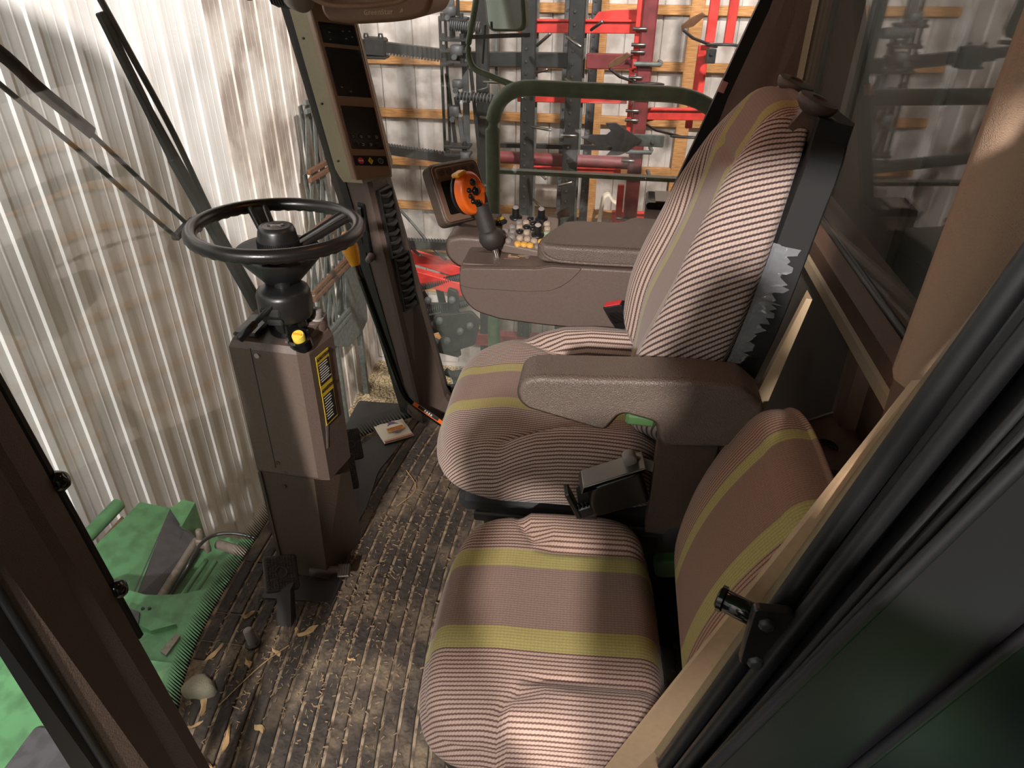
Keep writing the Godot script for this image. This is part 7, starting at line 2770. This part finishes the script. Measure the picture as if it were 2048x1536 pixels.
func build_person() -> void:
	var o := thing("person", V(0.06, -0.33, 0.38), "person in a dark jacket who leans in at the open cab door", "person")
	var P := V(0.06, 0.62, 0.38)       # pelvis
	var N := V(0.01, 1.29, 0.34)       # base of the neck
	var HD := V(0.005, 1.42, 0.30)      # head
	var SR := V(0.18, 1.22, 0.35)
	var SL := V(-0.13, 1.265, 0.35)
	var ER := V(0.36, 1.06, 0.28)
	var WR := V(0.05, 1.24, 0.13)
	var EL := V(-0.31, 1.24, 0.28)
	var WL := V(-0.30, 1.00, 0.21)
	var bones := [[P, P + V(-0.01, 0.25, -0.02), 0.135, 0.125], [P + V(-0.01, 0.25, -0.02), N + V(-0.0, -0.15, 0.02), 0.125, 0.15], [N + V(-0.0, -0.15, 0.02), N, 0.13, 0.06], [SL, SR, 0.075, 0.075], [N, HD + V(0, -0.06, 0), 0.055, 0.06],
		[SR, ER, 0.058, 0.043], [ER, WR, 0.042, 0.028], [SL, EL, 0.062, 0.050], [EL, WL, 0.050, 0.034],
		[P + V(0.08, -0.04, 0), P + V(0.10, -0.46, -0.04), 0.085, 0.058], [P + V(0.10, -0.46, -0.04), P + V(0.10, -0.86, 0.02), 0.055, 0.038], [P + V(0.10, -0.87, 0.02), P + V(0.10, -0.89, -0.14), 0.04, 0.032],
		[P + V(-0.06, 0.0, 0), V(-0.24, 0.86, 0.20), 0.095, 0.068], [V(-0.24, 0.86, 0.20), V(-0.22, 0.46, 0.26), 0.062, 0.040], [V(-0.22, 0.45, 0.26), V(-0.22, 0.43, 0.12), 0.04, 0.032]]
	var s := body_mesh(bones, 0.022, 0.05)
	# head with face, ears; hands with five fingers
	var fw := V(0.05, -0.1, -1.0).normalized()
	var sd := fw.cross(V(0.05, 1.0, 0.0)).normalized()
	var up := sd.cross(fw)
	var head := [[HD + up * 0.03 - fw * 0.02, HD + up * 0.035 + fw * 0.01, 0.078, 0.074], [HD - up * 0.05 + fw * 0.02, HD - up * 0.085 + fw * 0.045, 0.055, 0.038], [HD + up * 0.005 + fw * 0.085, HD - up * 0.025 + fw * 0.097, 0.008, 0.013], [HD + up * 0.035 + fw * 0.072 - sd * 0.035, HD + up * 0.035 + fw * 0.072 + sd * 0.035, 0.012, 0.012], [HD - up * 0.055 + fw * 0.076 - sd * 0.018, HD - up * 0.055 + fw * 0.076 + sd * 0.018, 0.009, 0.009],
		[HD + sd * 0.078 - up * 0.02, HD + sd * 0.082 + up * 0.02 - fw * 0.01, 0.010, 0.014], [HD - sd * 0.078 - up * 0.02, HD - sd * 0.082 + up * 0.02 - fw * 0.01, 0.010, 0.014], [HD - up * 0.10 - fw * 0.01, HD - up * 0.14 - fw * 0.02, 0.052, 0.055]]
	var skin := body_mesh(head, 0.008, 0.02)
	for hand in [[WR, V(0.35, 0.75, -0.35), V(-0.6, 0.3, 0.2), V(0.3, 0.1, 0.9)], [WL, V(0.45, -0.75, -0.1), V(0.3, -0.4, 0.3), V(1, 0, 0.1)]]:
		var w: Vector3 = hand[0]
		var d: Vector3 = (hand[1] as Vector3).normalized()
		var n: Vector3 = (hand[2] as Vector3)
		n = (n - d * n.dot(d)).normalized()
		var a := d.cross(n)
		var hb := [[w, w + d * 0.03, 0.026, 0.026]]
		for k in 4:
			var b0: Vector3 = w + d * 0.085 + a * (k - 1.5) * 0.019
			var L: float = [0.070, 0.080, 0.074, 0.058][k]
			hb.append([w + d * 0.025 + a * (k - 1.5) * 0.013, b0, 0.013, 0.0105])
			hb.append([b0, b0 + d * L * 0.45 + n * L * 0.16, 0.0095, 0.0088])
			hb.append([b0 + d * L * 0.45 + n * L * 0.16, b0 + d * L * 0.62 + n * L * 0.55, 0.0088, 0.0075])
		hb.append([w + d * 0.02 + a * 0.02, w + d * 0.055 + a * 0.046 + n * 0.012, 0.013, 0.0105])
		hb.append([w + d * 0.055 + a * 0.046 + n * 0.012, w + d * 0.085 + a * 0.05 + n * 0.03, 0.0105, 0.0085])
		var hm := body_mesh(hb, 0.006, 0.008)
		skin.v.append_array(hm.v)
		skin.n.append_array(hm.n)
		skin.t.append_array(hm.t)
	skin.v.append_array(s.v)
	skin.n.append_array(s.n)
	skin.t.append_array(s.t)
	obj("body", skin, M.jacket, o)
	s = body_mesh([[HD + up * 0.055 - fw * 0.035, HD + up * 0.06 + fw * 0.02, 0.072, 0.066], [HD + up * 0.02 - fw * 0.06, HD - up * 0.03 - fw * 0.055, 0.05, 0.045]], 0.01, 0.02)
	obj("hair", s, M.hair, o)
	# the platform the person stands on
	s = MB.new()
	s.bx(V(-0.8, -0.36, 0.1), V(0.6, -0.315, 0.75), 0.006)
	s.bx(V(-0.36, -0.33, 0.08), V(-0.10, 0.395, 0.32), 0.01)
	var c := obj("ladder_platform", s, M.machine_black)
	tag(c, "black step platform outside the open cab door", "platform")
